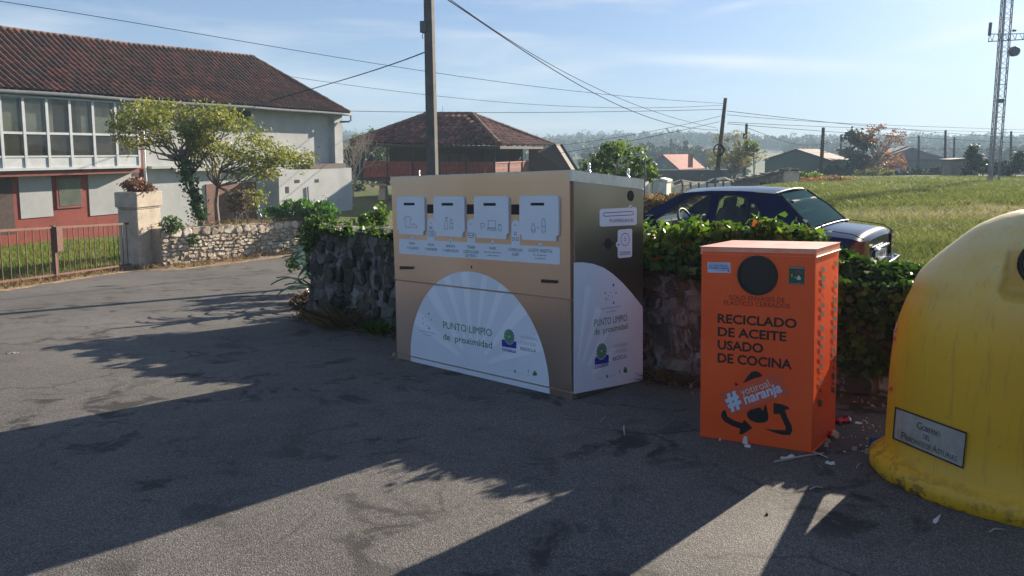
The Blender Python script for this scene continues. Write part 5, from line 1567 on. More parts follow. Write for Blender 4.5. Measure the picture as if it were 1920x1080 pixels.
# ---------------- granary on pillars (horreo)
Hc = np.array(at(936, 274, 43.0)); 
hz_e = Hc[2]; az = math.radians(21.7)
hx, hy = np.array([-math.cos(az), math.sin(az), 0]), np.array([math.sin(az), math.cos(az), 0])   # along the front to the left, along the right side
SA = 10.45
gzh = ground_h(-4, 47) - .0
gran = thing('granary', 'dark red wooden raised granary with a tiled hipped roof and carved balcony', 'granary', (Hc[0] + hx[0] * SA / 2 + hy[0] * SA / 2, Hc[1] + 6, gzh))
def hp(a, c, z): return np.array([Hc[0], Hc[1], 0]) + hx * a + hy * c + np.array([0, 0, z])
za = zat(214, 48.0)
ra0, ra1 = hp(SA / 2 - .2, SA / 2, za), hp(SA / 2 + 1.9, SA / 2, za)
apx = at(885, 215, 48.5); apl = at(795, 217, 48.8)
mbr = MB()
def face(c0, c1, r0, r1, L):
    ed = unit(c1 - c0)
    def pos(u, t):
        e = c0 + ed * u; 
        m_ = np.dot(r0 - c0, ed); n_ = np.dot(r1 - c0, ed)
        h0 = r0 - ed * m_; 
        k = (h0 + (c0 - c0)) 
        p = e * (1 - t) + (r0 + ed * (u - m_)) * t
        p = p.copy(); p[2] -= .12 * math.sin(math.pi * t); return p
    m_, n_ = np.dot(r0 - c0, ed), np.dot(r1 - c0, ed)
    nr = unit(np.cross(ed, r0 - c0)); nr = nr if nr[2] > 0 else -nr
    tile_face(mbr, pos, nr, L, 11, .42, lambda u, t: m_ * t - .1 < u < L - (L - n_) * t + .1, .14, row_jit=.05)
ce = hz_e + .02
cNR, cNL, cFR, cFL = hp(0, 0, ce), hp(SA, 0, ce + .18), hp(0, SA, ce), hp(SA, SA, ce)
face(cNL, cNR, apl, apx, SA); face(cNR, cFR, apx, apx + np.array([.01, .01, 0]), SA); face(cFL, cNL, apl, apl + np.array([.01, 0, 0]), SA); face(cFR, cFL, apx, apl, SA)
rf = mbr.build('roof', M['granary_tile'], gran)
b = MB()
for a_, c_ in ((cNR, apx), (cNL, apl), (cFR, apx), (cFL, apl), (apl, apx)): ridge_caps(b, a_ + np.array([0, 0, .12]), c_ + np.array([0, 0, .05]), .15, .5)
b.build('ridge_tiles', M['ridge_tile'], rf)
b = MB()
for a_, c_ in ((cNR, cNL), (cNR, cFR), (cNL, cFL), (cFR, cFL)): b.beam(a_ - np.array([0, 0, .10]), c_ - np.array([0, 0, .10]), .12, .16)
b.build('eave_board', M['horreo_wood'], gran)
zf, zr_ = zat(333, 46), zat(305, 43.0)
zf = -.30; zr_ = .70
O = .55                                        # balcony edge, in from the eaves
b = MB()
cn = hp(SA / 2, SA / 2, 0)
b.box(cn + np.array([0, 0, (zf + ce) / 2]), (SA - 3.6, SA - 3.6, ce - zf), ax=(hx, hy, np.array([0, 0, 1.])))
b.build('chamber', M['horreo_wood'], gran)
b = MB(); b.box(cn + np.array([0, 0, zf - .12]), (SA - 2 * O + .1, SA - 2 * O + .1, .2), ax=(hx, hy, np.array([0, 0, 1.]))); b.build('balcony_floor', M['horreo_wood'], gran)
for s, (p, q) in enumerate(((hp(O, O, 0), hp(SA - O, O, 0)), (hp(O, O, 0), hp(O, SA - O, 0)), (hp(SA - O, O, 0), hp(SA - O, SA - O, 0)))):
    b = MB(); d = unit(q - p); LL = np.linalg.norm(q - p); up_ = np.array([0, 0, 1.])
    b.beam(p + up_ * zr_, q + up_ * zr_, .09, .09); b.beam(p + up_ * (zf + .12), q + up_ * (zf + .12), .07, .12)
    nb = int(LL / .20)
    for k in range(nb):
        c = p + d * LL * (k + .5) / nb + up_ * ((zf + zr_) / 2)
        hb_ = zr_ - zf
        b.box(c, (.155, .025, hb_ * .96), ax=(d, np.cross(up_, d), up_), col=.5)
        b.box(c + up_ * hb_ * .18, (.20, .022, hb_ * .10), ax=(d, np.cross(up_, d), up_)); b.box(c - up_ * hb_ * .2, (.20, .022, hb_ * .10), ax=(d, np.cross(up_, d), up_))
    b.build('balustrade', M['horreo_red'] if s != 1 else M['red_timber'], gran)
for a_, c_ in [(O, O), (SA - O, O)] + [(O + (SA - 2 * O) * k / 5, O) for k in range(1, 5)] + [(O, O + (SA - 2 * O) * k / 4) for k in range(1, 5)] + [(SA - O, SA - O)]:
    b = MB(); b.beam(hp(a_, c_, zf), hp(a_, c_, ce + .05), .12, .12, up=(1, 0, 0)); b.build('balcony_post', M['horreo_wood'], gran)
b = MB()
for k in range(3): 
    a_ = 3.1 + k * .75; b.box(hp(a_, 1.79, .75), (.62, .04, .95), ax=(hx, hy, np.array([0, 0, 1.])))
b.build('door', M['dark_door'], gran)
for a_, c_ in ((1.5, 1.5), (SA - 1.5, 1.5), (1.5, SA - 1.5), (SA - 1.5, SA - 1.5), (SA / 2, 1.5)):
    b = MB(); p = hp(a_, c_, gzh - .3); q = hp(a_, c_, zf - .55)
    b.tube([p, q], [.42, .27], 4); b.box(q + np.array([0, 0, .06]), (1.3, 1.3, .12), ax=(hx, hy, np.array([0, 0, 1.]))); b.box(q + np.array([0, 0, .22]), (.6, .6, .2), ax=(hx, hy, np.array([0, 0, 1.])))
    b.build('pillar', M['pillar_concrete'], gran)
b = MB()                                       # sloping roof over the side stair
s0, s1 = hp(-.0, SA * .42, ce - .05), hp(-.0, SA * .98, ce - .05)
s0 = at(1038, 271, 51.0); s1 = s0 + hy * 1.6; e0_ = at(1068, 318, 51.5); e0_ = at(1070, 322, 51.2); e1_ = e0_ + hy * 1.6
for o_ in (0, .16): b.poly([s0 - np.array([0, 0, o_]), e0_ - np.array([0, 0, o_]), e1_ - np.array([0, 0, o_]), s1 - np.array([0, 0, o_])])
b.beam(s0, e0_, .14, .22); b.beam(s1, e1_, .14, .22)
b.build('stair_roof', M['horreo_wood'], gran)
b = MB(); b.poly([hp(O, 6.5, zf), hp(O, 6.5, ce), s0 - np.array([0, 0, .1]), e0_ - np.array([0, 0, .1]), np.array([e0_[0], e0_[1], zf - 1])]); b.build('stair_side', M['horreo_wood'], gran)
b = MB(); pt = at(830, 214, 48.6); b.tube([pt, pt + np.array([0, 0, .55])], .012, 5); b.build('finial', M['mast_steel'], gran)
# bare tree and undergrowth between house and granary
bt = thing('bare_tree', 'small bare pale branched tree between the farmhouse and the granary', 'tree', loc(652, 42))
b = MB(); base = np.array(bt['_w'])
def grow(p, d, L, r, depth):
    q = p + d * L; b.tube([p, (p + q) / 2 + nrs.normal(size=3) * .04 * L, q], [r, r * .85, r * .65], 5)
    if depth == 0: return
    for k in range(rnd.choice((2, 3))): grow(q if k else p + d * L * rnd.uniform(.6, 1), unit(d + nrs.normal(size=3) * .38 + np.array([0, 0, .12])), L * rnd.uniform(.6, .85), r * .62, depth - 1)
for k in range(3): grow(base + np.array([k * .22 - .2, 0, -.1]), unit((rnd.uniform(-.12, .3), 0, 1)), 1.5, .06, 5)
b.build('trunk', M['bare_twig'], bt)
bush('shrub', 'dark leafy undergrowth beside the bare tree and granary', 'shrub', loc(668, 58), [((0, 0, 1.6), (1.4, .9, 1.8), 1), ((.9, .4, 2.6), (1.2, .8, 1.5), .7)], 'leaf_dark', .24, 3200, 60, .5)
tree('leafy_tree', 'leafy tree showing through the open end of the granary balcony', 'tree', loc(700, 64), [(0, 0, 0), (0, 0, 2.0)], .2, [((0, 0, 3.2), (2.4, 2, 1.7), 1)], 'leaf_fig', .26, 2600, 50, .5, twigs=14)
# ================================================================= PARKED CAR
th = math.radians(51)
cfw, clf = np.array([-math.sin(th), math.cos(th), 0]), np.array([-math.cos(th), -math.sin(th), 0])
CO = np.array([4.5, 8.62, -.42])
def cf(x, y, z): return CO + cfw * x + clf * y + np.array([0, 0, z])
car = thing('parked_car', 'dark navy blue saloon car parked in the meadow behind the ivy', 'car', cf(2.2, 0, 0))
stn = [(.06, .74, .34, .82, .88), (.10, .80, .30, .88, .95), (.18, .82, .26, .905, .968), (.40, .835, .22, .92, .985), (.62, .84, .2, .93, 1.0), (1.3, .85, .2, .935, .95), (2.2, .855, .2, .935, .95), (3.04, .85, .2, .93, .95), (3.4, .84, .2, .90, .925), (4.0, .82, .22, .83, .86), (4.32, .77, .28, .74, .78), (4.42, .68, .34, .62, .68)]
b = MB(); P = []
for (x, w, zb, zs, zt) in stn:
    half = [(w * .86, zb), (w * .97, zb + .10), (w, .50), (w * .995, .66), (w * .975, zs - .03), (w * .945, zs)]
    P.append([cf(x, y, z) for y, z in half] + []); 
for sg in (1, -1):
    b.grid([[CO + (q - CO) - clf * (0 if sg == 1 else 2 * ((q - CO) @ clf)) for q in row] for row in P])
def deck(i0, i1):
    rows = []
    for (x, w, zb, zs, zt) in stn[i0:i1]:
        rows.append([cf(x, w * .945 * k, zs + (zt - zs) * (1 - abs(k) ** 3)) for k in np.linspace(-1, 1, 13)])
    b.grid(rows)
deck(0, 5); deck(7, 12)
# tail and nose
for i in (0, -1):
    (x, w, zb, zs, zt) = stn[i]
    b.grid([[cf(x, w * k * (.9 + .09 * t), zb + (zs - zb + (zt - zs) * (1 - abs(k) ** 3)) * t) for k in np.linspace(-1, 1, 9)] for t in (0, .5, 1)])
def yw(z): return .795 - (z - .93) * .50 - max(0, z - 1.28) * .25
def side(mb, pts, sg, off=0): mb.poly([cf(x, sg * (yw(z) + off), z) for x, z in pts])
WF = [(2.70, .95), (2.55, 1.06), (2.24, 1.285), (2.16, 1.31), (1.97, 1.33), (1.95, .95)]
WR = [(1.84, .95), (1.84, 1.335), (1.56, 1.325), (1.47, 1.29), (1.40, .95)]
WQ = [(1.36, .95), (1.42, 1.26), (1.37, 1.25), (1.17, .98), (1.17, .95)]
for sg in (1, -1):
    side(b, [(3.04, .93), (2.70, .93), (2.70, .95), (2.55, 1.06), (2.24, 1.29), (2.36, 1.342), (2.72, 1.14)], sg)
    side(b, [(2.36, 1.342), (2.24, 1.29), (2.16, 1.315), (1.97, 1.33), (1.84, 1.335), (1.56, 1.325), (1.47, 1.29), (1.42, 1.26), (1.12, 1.375), (1.6, 1.394), (2.0, 1.382)], sg)
    side(b, [(1.95, .93), (1.95, .95), (1.97, 1.335), (1.84, 1.335), (1.84, .93)], sg)
    side(b, [(1.40, .93), (1.40, .95), (1.47, 1.29), (1.42, 1.26), (1.36, .95), (1.36, .93)], sg)
    side(b, [(1.17, .93), (1.17, .95), (1.17, .98), (1.37, 1.25), (1.42, 1.26), (1.12, 1.375), (.85, 1.18), (.62, .985), (.62, .93)], sg)
    side(b, [(2.70, .93), (2.70, .952), (1.17, .952), (1.17, .93)], sg, .004)
rows = []
for x, z in ((1.12, 1.375), (1.25, 1.388), (1.6, 1.394), (2.0, 1.382), (2.25, 1.358), (2.36, 1.342)):
    rows.append([cf(x + .05 * (k * k - 1) * (1 if x < 1.2 else (-1 if x > 2.3 else 0)), yw(z) * k, z + .038 * (1 - k * k)) for k in np.linspace(-1, 1, 11)])
b.grid(rows)
body = b.build('body', M['car_paint'], car, smooth=True)
for p in body.data.polygons:
    if len(p.vertices) > 4: p.use_smooth = False
b = MB()
def pane(name, rows, mat):
    q = MB(); q.grid(rows); return q.build(name, M[mat], car, smooth=True)
pane('rear_window', [[cf(x - .04 * (1 - k * k) * t, (.0 + w) * k, z + .03 * (1 - k * k)) for k in np.linspace(-1, 1, 9)] for t, x, w, z in ((0, 1.10, yw(1.375) - .02, 1.37), (.5, .86, .655, 1.19), (1, .65, .72, 1.0))], 'dew_sky_glass')
pane('windscreen', [[cf(x + .06 * (1 - k * k) * t, w * k, z + .03 * (1 - k * k)) for k in np.linspace(-1, 1, 9)] for t, x, w, z in ((0, 2.37, yw(1.342) - .02, 1.338), (.5, 2.70, .66, 1.14), (1, 3.03, .73, .945))], 'car_glass')
for sg in (1, -1):
    for w_ in (WF, WR, WQ):
        q = MB(); side(q, w_, sg, -.012); q.build('side_window', M['car_glass'], car)
q = MB()
for sg in (1, -1):
    for w_ in (WF, WR, WQ): q.tube([cf(x, sg * (yw(z) + .002), z) for x, z in w_ + w_[:1]], .011, 5)
    q.tube([cf(x, sg * w, z) for x, w, z in ((1.10, yw(1.375) - .01, 1.382), (.86, .675, 1.19), (.64, .735, .995))], .012, 5)
q.tube([cf(1.13 + .05 * (k * k - 1), yw(1.375) * k, 1.378 + .04 * (1 - k * k)) for k in np.linspace(-1, 1, 11)], .012, 5)
q.build('window_seal', M['car_trim'], car)
q = MB(); q.tube([cf(1.14 + .05 * (k * k - 1), yw(1.375) * k, 1.388 + .04 * (1 - k * k)) for k in np.linspace(-1, 1, 11)], .006, 5); q.build('roof_trim', M['chrome'], car)
# interior
q = MB(); q.box(cf(1.9, 0, .5), (2.6, 1.5, .1), ax=(cfw, clf, np.array([0, 0, 1.]))); q.box(cf(2.78, 0, .86), (.35, 1.45, .2), ax=(cfw, clf, np.array([0, 0, 1.]))); q.box(cf(.86, 0, .90), (.5, 1.4, .06), ax=(cfw, clf, np.array([0, 0, 1.]))); q.build('cabin', M['car_trim'], car, bevel=.02)
def seat(y, x, w=.46):
    q = MB(); A = (cfw, clf, np.array([0, 0, 1.])); A2 = (unit(cfw * .97 - np.array([0, 0, .0])), clf, unit(np.array([0, 0, 1.]) - cfw * .22))
    q.box(cf(x + .25, y, .62), (.5, w, .15), ax=A); q.box(cf(x - .08, y, .88), (.14, w, .60), ax=A2)
    s = q.build('seat', M['car_seat'], car, bevel=.05)
    q = MB(); q.box(cf(x - .15, y, 1.215), (.10, .27 if w < .6 else w * .8, .17), ax=A2); q.build('headrest', M['car_seat'], s, bevel=.035)
seat(.36, 1.95); seat(-.36, 1.95)
seat(0, 1.15, 1.25)
q = MB(); cw = cf(2.42, .36, .94); ax1, ax2 = clf, unit(np.array([0, 0, 1.]) + cfw * .45)
q.tube([cw + .185 * (math.cos(a) * ax1 + math.sin(a) * ax2) for a in np.linspace(0, 2 * math.pi, 25)], .016, 7, caps=False)
for a in (.2, math.pi - .2, -math.pi / 2): q.tube([cw, cw + .18 * (math.cos(a) * ax1 + math.sin(a) * ax2)], .014, 5)
q.tube([cw, cw + cfw * .25 - np.array([0, 0, .12])], .03, 6); q.build('steering_wheel', M['car_trim'], car, smooth=True)
# lamps, plate, bumpers, mirror, wheels
for sg in (1, -1):
    q = MB()
    rows = [[cf(.335, sg * .832, z) if False else cf(x, sg * y, z) for x, y in ((.24, .836), (.17, .830), (.105, .805), (.062, .74), (.048, .66), (.048, .56))] for z in (.66, .74, .82, .885)]
    for r_, dx in zip(rows, (0, .02, .05, .10)): r_[0] = r_[0] - cfw * dx
    q.grid([[p + clf * sg * .008 - cfw * .004 for p in r_] for r_ in rows]); tl = q.build('tail_light', M['tail_red'], car, smooth=True)
    q = MB()
    q.grid([[cf(x, sg * y, z) + clf * sg * .012 - cfw * .008 for x, y in ((.23, .838), (.17, .832), (.105, .805), (.062, .74), (.048, .66), (.048, .56))] for z in (.585, .655)])
    q.build('reversing_lens', M['car_trim'], tl, smooth=True)
    for k in range(3):
        q = MB(); z = .70 + k * .07
        q.grid([[cf(x, sg * y, z + dz) + clf * sg * .012 - cfw * .008 for x, y in ((.105, .806), (.062, .742), (.048, .66), (.047, .57))] for dz in (-.010, .010)]); q.build('lens_rib', M['tail_clear'] if sg < 0 else M['tail_red'], tl)
pf = Fr(cf(.045, .26, .60), -clf, (0, 0, 1), -cfw)
q = MB(); q.prism(pf, rrect(0, 0, .52, .115, .012), .0, .012); npl = q.build('number_plate', M['plate_white'], car)
q = MB(); text(q, pf, 'O 2008 BU', .03, .022, .49, .072, .0135, 0, .01); q.build('lettering', M['black_ink'], npl)
q = MB(); q.tube([cf(.035, y, .752) for y in np.linspace(-.36, .36, 7)], .020, 7); q.build('boot_handle', M['chrome'], car, smooth=True)
q = MB()
for y in (.50, .44, .395): q.box(cf(.052, y, .80), (.008, .035, .03), ax=(cfw, clf, np.array([0, 0, 1.])))
q.build('boot_badge', M['chrome'], car, bevel=.003)
q = MB(); A = (cfw, clf, np.array([0, 0, 1.]))
q.grid([[cf(x, y, z) for x, y in ((.55, .865), (.2, .862), (.04, .82), (-.03, .70), (-.05, .3), (-.05, 0), (-.05, -.3), (-.03, -.70), (.04, -.82), (.2, -.862), (.55, -.865))] for z in (.28, .36, .52, .555)]); q.grid([[cf(x, y, .555) + cfw * o for x, y in ((.2, .862), (.04, .82), (-.03, .70), (-.05, .3), (-.05, -.3), (-.03, -.70), (.04, -.82), (.2, -.862))] for o in (0, .10)])
bmp = q.build('bumper', M['car_paint'], car, smooth=True)
q = MB(); q.tube([cf(x, y, .565) for x, y in ((.04, .80), (-.03, .70), (-.05, .3), (-.05, -.3), (-.03, -.70), (.04, -.80))], .016, 6); q.build('chrome_strip', M['chrome'], bmp, smooth=True)
q = MB(); q.grid([[cf(x, y, z) for x, y in ((3.95, .86), (4.35, .80), (4.48, .6), (4.52, 0), (4.48, -.6), (4.35, -.80), (3.95, -.86))] for z in (.25, .36, .5, .55)]); q.build('bumper', M['car_paint'], car, smooth=True)
for sg in (1, -1):
    q = MB(); q.grid([[cf(4.40 - dx, sg * y, z) for y, dx in ((.72, .06), (.60, .01), (.45, -.01))] for z in (.60, .72)]); q.build('headlight', M['tail_clear'], car)
    q = MB(); q.box(cf(2.66, sg * .93, .99), (.10, .18, .13), ax=A); q.beam(cf(2.68, sg * .80, .95), cf(2.66, sg * .88, .98), .05, .05); q.build('wing_mirror', M['car_paint'], car, bevel=.03)
    for x in (.88, 3.56):
        wh = MB(); c = cf(x, sg * .74, .31)
        wh.tube([c - clf * .10, c - clf * .09, c + clf * .09, c + clf * .10], [.27, .31, .31, .27], 28); w_ = wh.build('wheel', M['rubber'], car, smooth=False)
        wh = MB(); wh.tube([c + clf * sg * .085, c + clf * sg * .105], [.20, .19], 20)
        for k in range(8): a = k * math.pi / 4; wh.beam(c + clf * sg * .106, c + clf * sg * .106 + .18 * (math.cos(a) * cfw + math.sin(a) * np.array([0, 0, 1.])), .03, .015)
        wh.build('rim', M['galvanised'], w_)
q = MB()
for sg in (1, -1): q.tube([cf(.60, sg * .735, .990), cf(.40, sg * .735, .975), cf(.19, sg * .735, .955), cf(.075, sg * .70, .90)], .0055, 5)
q.tube([cf(.60, k * .73, .99 + .018 * (1 - abs(k) ** 3)) for k in np.linspace(-1, 1, 9)], .0055, 5); q.build('boot_seam', M['car_trim'], car)
q = MB(); q.tube([cf(.55, .72, .95), cf(.53, .73, 1.06)], [.012, .006], 6); q.build('aerial', M['car_trim'], car)
# ================================================================= POLES, CABLES, MAST
def gpos(px, Y): x = (px - 960.) / FPX * Y; return np.array([x, Y, ground_h(x, Y)])
p0 = gpos(0, 1); 
P0b = np.array([at(814, 420, 17.0)[0], 17.0, ground_h(at(814, 420, 17.0)[0], 17.0)]); P0t = at(802.5, -75, 17.0)
cp = thing('concrete_pole', 'tall tapering concrete utility pole behind the steel cabinet', 'utility pole', P0b)
b = MB()
d = unit(P0t - P0b); e = np.array([.94, -.34, 0]); f_ = np.cross(d, e)
for w0, w1, dd in ((.125, .095, .0),):
    vs = [P0b - d * .3 + e * (i * w0) + f_ * (j * .10) for i, j in ((-1, -1), (1, -1), (1, 1), (-1, 1))] + [P0t + e * (i * w1) + f_ * (j * .08) for i, j in ((-1, -1), (1, -1), (1, 1), (-1, 1))]
    b.add(vs, [(0, 1, 5, 4), (1, 2, 6, 5), (2, 3, 7, 6), (3, 0, 4, 7), (4, 5, 6, 7)])
b.build('shaft', M['pole_concrete'], cp, bevel=.012)
b = MB()
Lp = np.linalg.norm(P0t - P0b)
for k in range(1, 15):
    q = P0b + d * Lp * k / 15; w = .125 - .03 * k / 15
    for sg in (1, -1): b.box(q + f_ * sg * .098 * (1 - .2 * k / 15), (w * .7, .012, .20), ax=(e, f_, d))
b.build('recess', M['pole_concrete'], cp)
b = MB(); q = at(800.5, 51, 17.0); b.box(q + np.array([-.06, -.02, 0]), (.16, .14, .26), ax=(e, f_, d)); b.tube([q + np.array([-.05, -.1, -.12]), q + np.array([-.10, -.1, -.2]), q + np.array([-.08, -.1, -.28])], .012, 5); b.build('junction_box', M['grey_zinc'], cp, bevel=.01)
def wpole(label, px0, py0, px1, Y, r, extra=None, name='wooden_pole'):
    x1 = (px1 - 960.) / FPX * Y
    base = np.array([x1, Y, ground_h(x1, Y)]); top = at(px0, py0, Y)
    o = thing(name, label, 'utility pole', base, 'wooden poles across the meadow')
    b = MB(); b.tube([base - np.array([0, 0, .3]), (base + top) / 2, top], [r * 1.2, r, r * .85], 9); b.build('shaft', M['pole_wood'], o, smooth=True)
    if extra: extra(o, base, top)
    return o
def coil(o, base, top):
    c = at(1345, 281, 49.6); b = MB()
    for k, R_ in enumerate((.33, .36, .38)): b.tube([c + np.array([.02 * k, -.04 * k - .2, -.01 * k]) + R_ * (math.cos(a) * np.array([1, .2, 0]) + 1.08 * math.sin(a) * np.array([0, 0, 1.])) for a in np.linspace(0, 2 * math.pi, 25)], .035, 5, caps=False)
    b.tube([c + np.array([-.5, -.1, .05]), c + np.array([.55, -.1, .02])], .025, 5); b.build('cable_coil', M['cable_black'], o, smooth=True)
    b = MB(); b.tube([base, base + (top - base) * .30], [.22, .2], 9); b.build('concrete_foot', M['pole_concrete'], o)
wpole('leaning dark wooden pole carrying a round cable coil', 1360.5, 184, 1340, 50, .145, coil)
def bracket(o, base, top):
    b = MB(); q = at(1394, 255, 70); b.box(q + np.array([0, -.2, 0]), (.25, .15, .5)); b.build('insulator', M['cable_black'], o)
wpole('wooden pole just right of the leaning pole, with a small bracket', 1400, 232, 1395, 70, .15, bracket)
wpole('thick dark wooden pole in front of the green barn', 1544, 239, 1538, 60, .15)
wpole('slim ivy grown pole between the green barn and the dark evergreen', 1577.5, 252, 1573, 95, .16)
wpole('wooden pole in front of the long dark roofed house', 1723, 254, 1720, 85, .13)
wpole('taller wooden pole at the right end of the dark roofed house', 1773, 244, 1770, 78, .13)
wpole('shorter wooden pole left of the bushy tree', 1789.5, 257, 1786, 96, .14)
wpole('wooden pole at the right edge beyond the lattice mast', 1896, 246, 1893, 90, .14)
b = MB(); q = gpos(1209, 20); tp = at(1209.3, 300, 20); b.tube([q - np.array([0, 0, .2]), tp], .022, 7); mp = b.build('metal_post', M['grey_zinc'], loc=q, smooth=True); tag(mp, 'thin grey metal post standing behind the right end of the steel cabinet', 'post')
def cable(label, pts, Y0, Y1, r, name='overhead_cable'):
    n = len(pts); L = [0]
    for (a, b_), (c, d_) in zip(pts[:-1], pts[1:]): L.append(L[-1] + math.hypot(c - a, d_ - b_))
    out = []
    for k in range(25):
        s = L[-1] * k / 24
        x = np.interp(s, L, [p[0] for p in pts])
        # smooth curve through the given points
        co = np.polyfit([p[0] for p in pts], [p[1] for p in pts], min(3, n - 1))
        out.append(at(x, float(np.polyval(co, x)), 1 / ((1 - s / L[-1]) / Y0 + (s / L[-1]) / Y1)))
    b = MB(); b.tube(out, r * .85, 5)
    o = b.build(name, M['cable_black'], loc=out[0], smooth=True)
    return tag(o, label, 'cable', 'overhead cables')
cable('thin cable running from the top left corner down to the leaning pole', [(-30, -2), (240, 40), (500, 86), (800, 134), (1100, 173), (1356, 194)], 24, 50, .014)
cable('thin cable leaving the farmhouse roof for the leaning pole', [(533, 142), (800, 178), (992, 195), (1100, 201), (1354, 197)], 41, 50, .014)
cable('straight cable from the farmhouse gutter corner, passing over the granary', [(648, 208), (889, 211), (1100, 210), (1357, 205)], 42, 50, .018)
cable('thick cable from the concrete pole down to the farmhouse roof', [(500, 191), (580, 168), (725, 124), (801, 96)], 36, 17, .017)
cable('thick sagging cable from the concrete pole top to the leaning pole, lower of two', [(806, -24), (837, 0), (912, 49), (1030, 124), (1156, 197), (1250, 230), (1345, 244)], 17, 50, .018)
cable('second sagging cable from the concrete pole top, running just above the thick one', [(806, -30), (847, 2), (969, 84), (1100, 155), (1203, 202), (1345, 240)], 17, 50, .013)
cable('cable rising from the granary roof to the leaning pole, upper of two', [(1034, 274), (1184, 253), (1353, 217)], 48, 50, .016)
cable('cable rising from the granary roof to the leaning pole, lower of two', [(1044, 288), (1203, 260), (1349, 228)], 48, 50, .018)
cable('topmost cable leaving the leaning pole across the meadow to the right', [(1363, 208), (1440, 217), (1527, 227), (1615, 235), (1768, 249), (1935, 260)], 50, 80, .022)
cable('thin upper cable passing above the reddish tree to the mast', [(1363, 215), (1440, 222), (1557, 230), (1717, 236), (1856, 242), (1935, 244)], 50, 85, .018)
cable('cable between the poles just below the topmost one', [(1365, 229), (1440, 233), (1586, 239), (1771, 245), (1935, 249)], 50, 85, .018)
cable('lower cable passing the top of the thick dark pole', [(1364, 232), (1440, 238), (1542, 246), (1679, 255), (1775, 261), (1935, 269)], 50, 80, .02)
cable('pale slack cable sagging between two poles above the green barn', [(1402, 240), (1462, 262), (1506, 272), (1541, 270), (1577, 257)], 70, 95, .03)
cable('low cable crossing in front of the reddish tree', [(1577, 266), (1630, 275), (1720, 277), (1856, 281), (1930, 283)], 95, 90, .025)
# lattice mast
MYY = 50.0
mb_ = gpos(1862, MYY); mt = at(1893, -60, MYY)
mast = thing('lattice_mast', 'tall steel lattice radio mast with antennas at the right edge', 'mast', mb_)
b = MB(); d = unit(mt - mb_); LL = np.linalg.norm(mt - mb_); ra = .42
dirs = [np.array([math.cos(a), math.sin(a), 0]) for a in [math.radians(20 + 90 * k) for k in range(4)]]
Q = lambda k, t: mb_ + (mt - mb_) * t + dirs[k % 4] * ra
for k in range(4): b.tube([Q(k, -.01), Q(k, 1)], .035, 6)
nb = 26
for j in range(nb):
    for k in range(4):
        t0, t1 = j / nb, (j + 1) / nb
        b.tube([Q(k, t0), Q(k + 1, t1)] if (j + k) % 2 else [Q(k + 1, t0), Q(k, t1)], .014, 4)
        if j % 2 == 0: b.tube([Q(k, t0), Q(k + 1, t0)], .016, 4)
b.tube([Q(2, 0) + np.array([.12, 0, 0]), Q(2, 1) + np.array([.12, 0, 0])], .05, 5); b.tube([Q(2, 0) + np.array([.25, .05, 0]), Q(2, 1) + np.array([.25, .05, 0])], .03, 5)
b.build('lattice', M['mast_steel'], mast)
b = MB(); A0, A1, B0, B1 = at(1856, 64, MYY), at(1940, 63, MYY), at(1853, 78, MYY), at(1940, 73, MYY)
b.tube([A0, A1], .03, 5); b.tube([B0, B1], .035, 5)
for k in range(7): s = k / 6; b.tube([A0 + (A1 - A0) * s, B0 + (B1 - B0) * min(1, s + .08)], .02, 4); b.tube([A0 + (A1 - A0) * min(1, s + .1), B0 + (B1 - B0) * min(1, s + .08)], .02, 4)
b.build('cross_arm', M['mast_steel'], mast)
b = MB(); q, q2 = at(1857.5, 42, MYY), at(1855, 67, MYY); b.beam(q2, q, .17, .12, up=(0, 1, 0)); b.tube([q2, at(1853, 79, MYY)], .03, 5); b.build('panel_antenna', M['antenna_grey'], mast, bevel=.03)
b = MB(); q = at(1890.5, 98.5, MYY) - np.array([0, .75, 0]); b.tube([q, q + np.array([0, .05, 0]), q + np.array([0, .3, 0])], [.30, .33, .33], 22); b.tube([q + np.array([0, .3, 0]), q + np.array([0, .7, 0])], .05, 6); b.build('dish_antenna', M['antenna_grey'], mast)
b = MB(); b.box(at(1867, 190, MYY) - np.array([0, .5, 0]), (.28, .25, .28)); b.build('radio_unit', M['antenna_grey'], mast, bevel=.04)
b = MB(); b.box(at(1894, 59, MYY) - np.array([0, .4, 0]), (.2, .2, .15)); b.build('radio_unit', M['antenna_grey'], mast, bevel=.04)
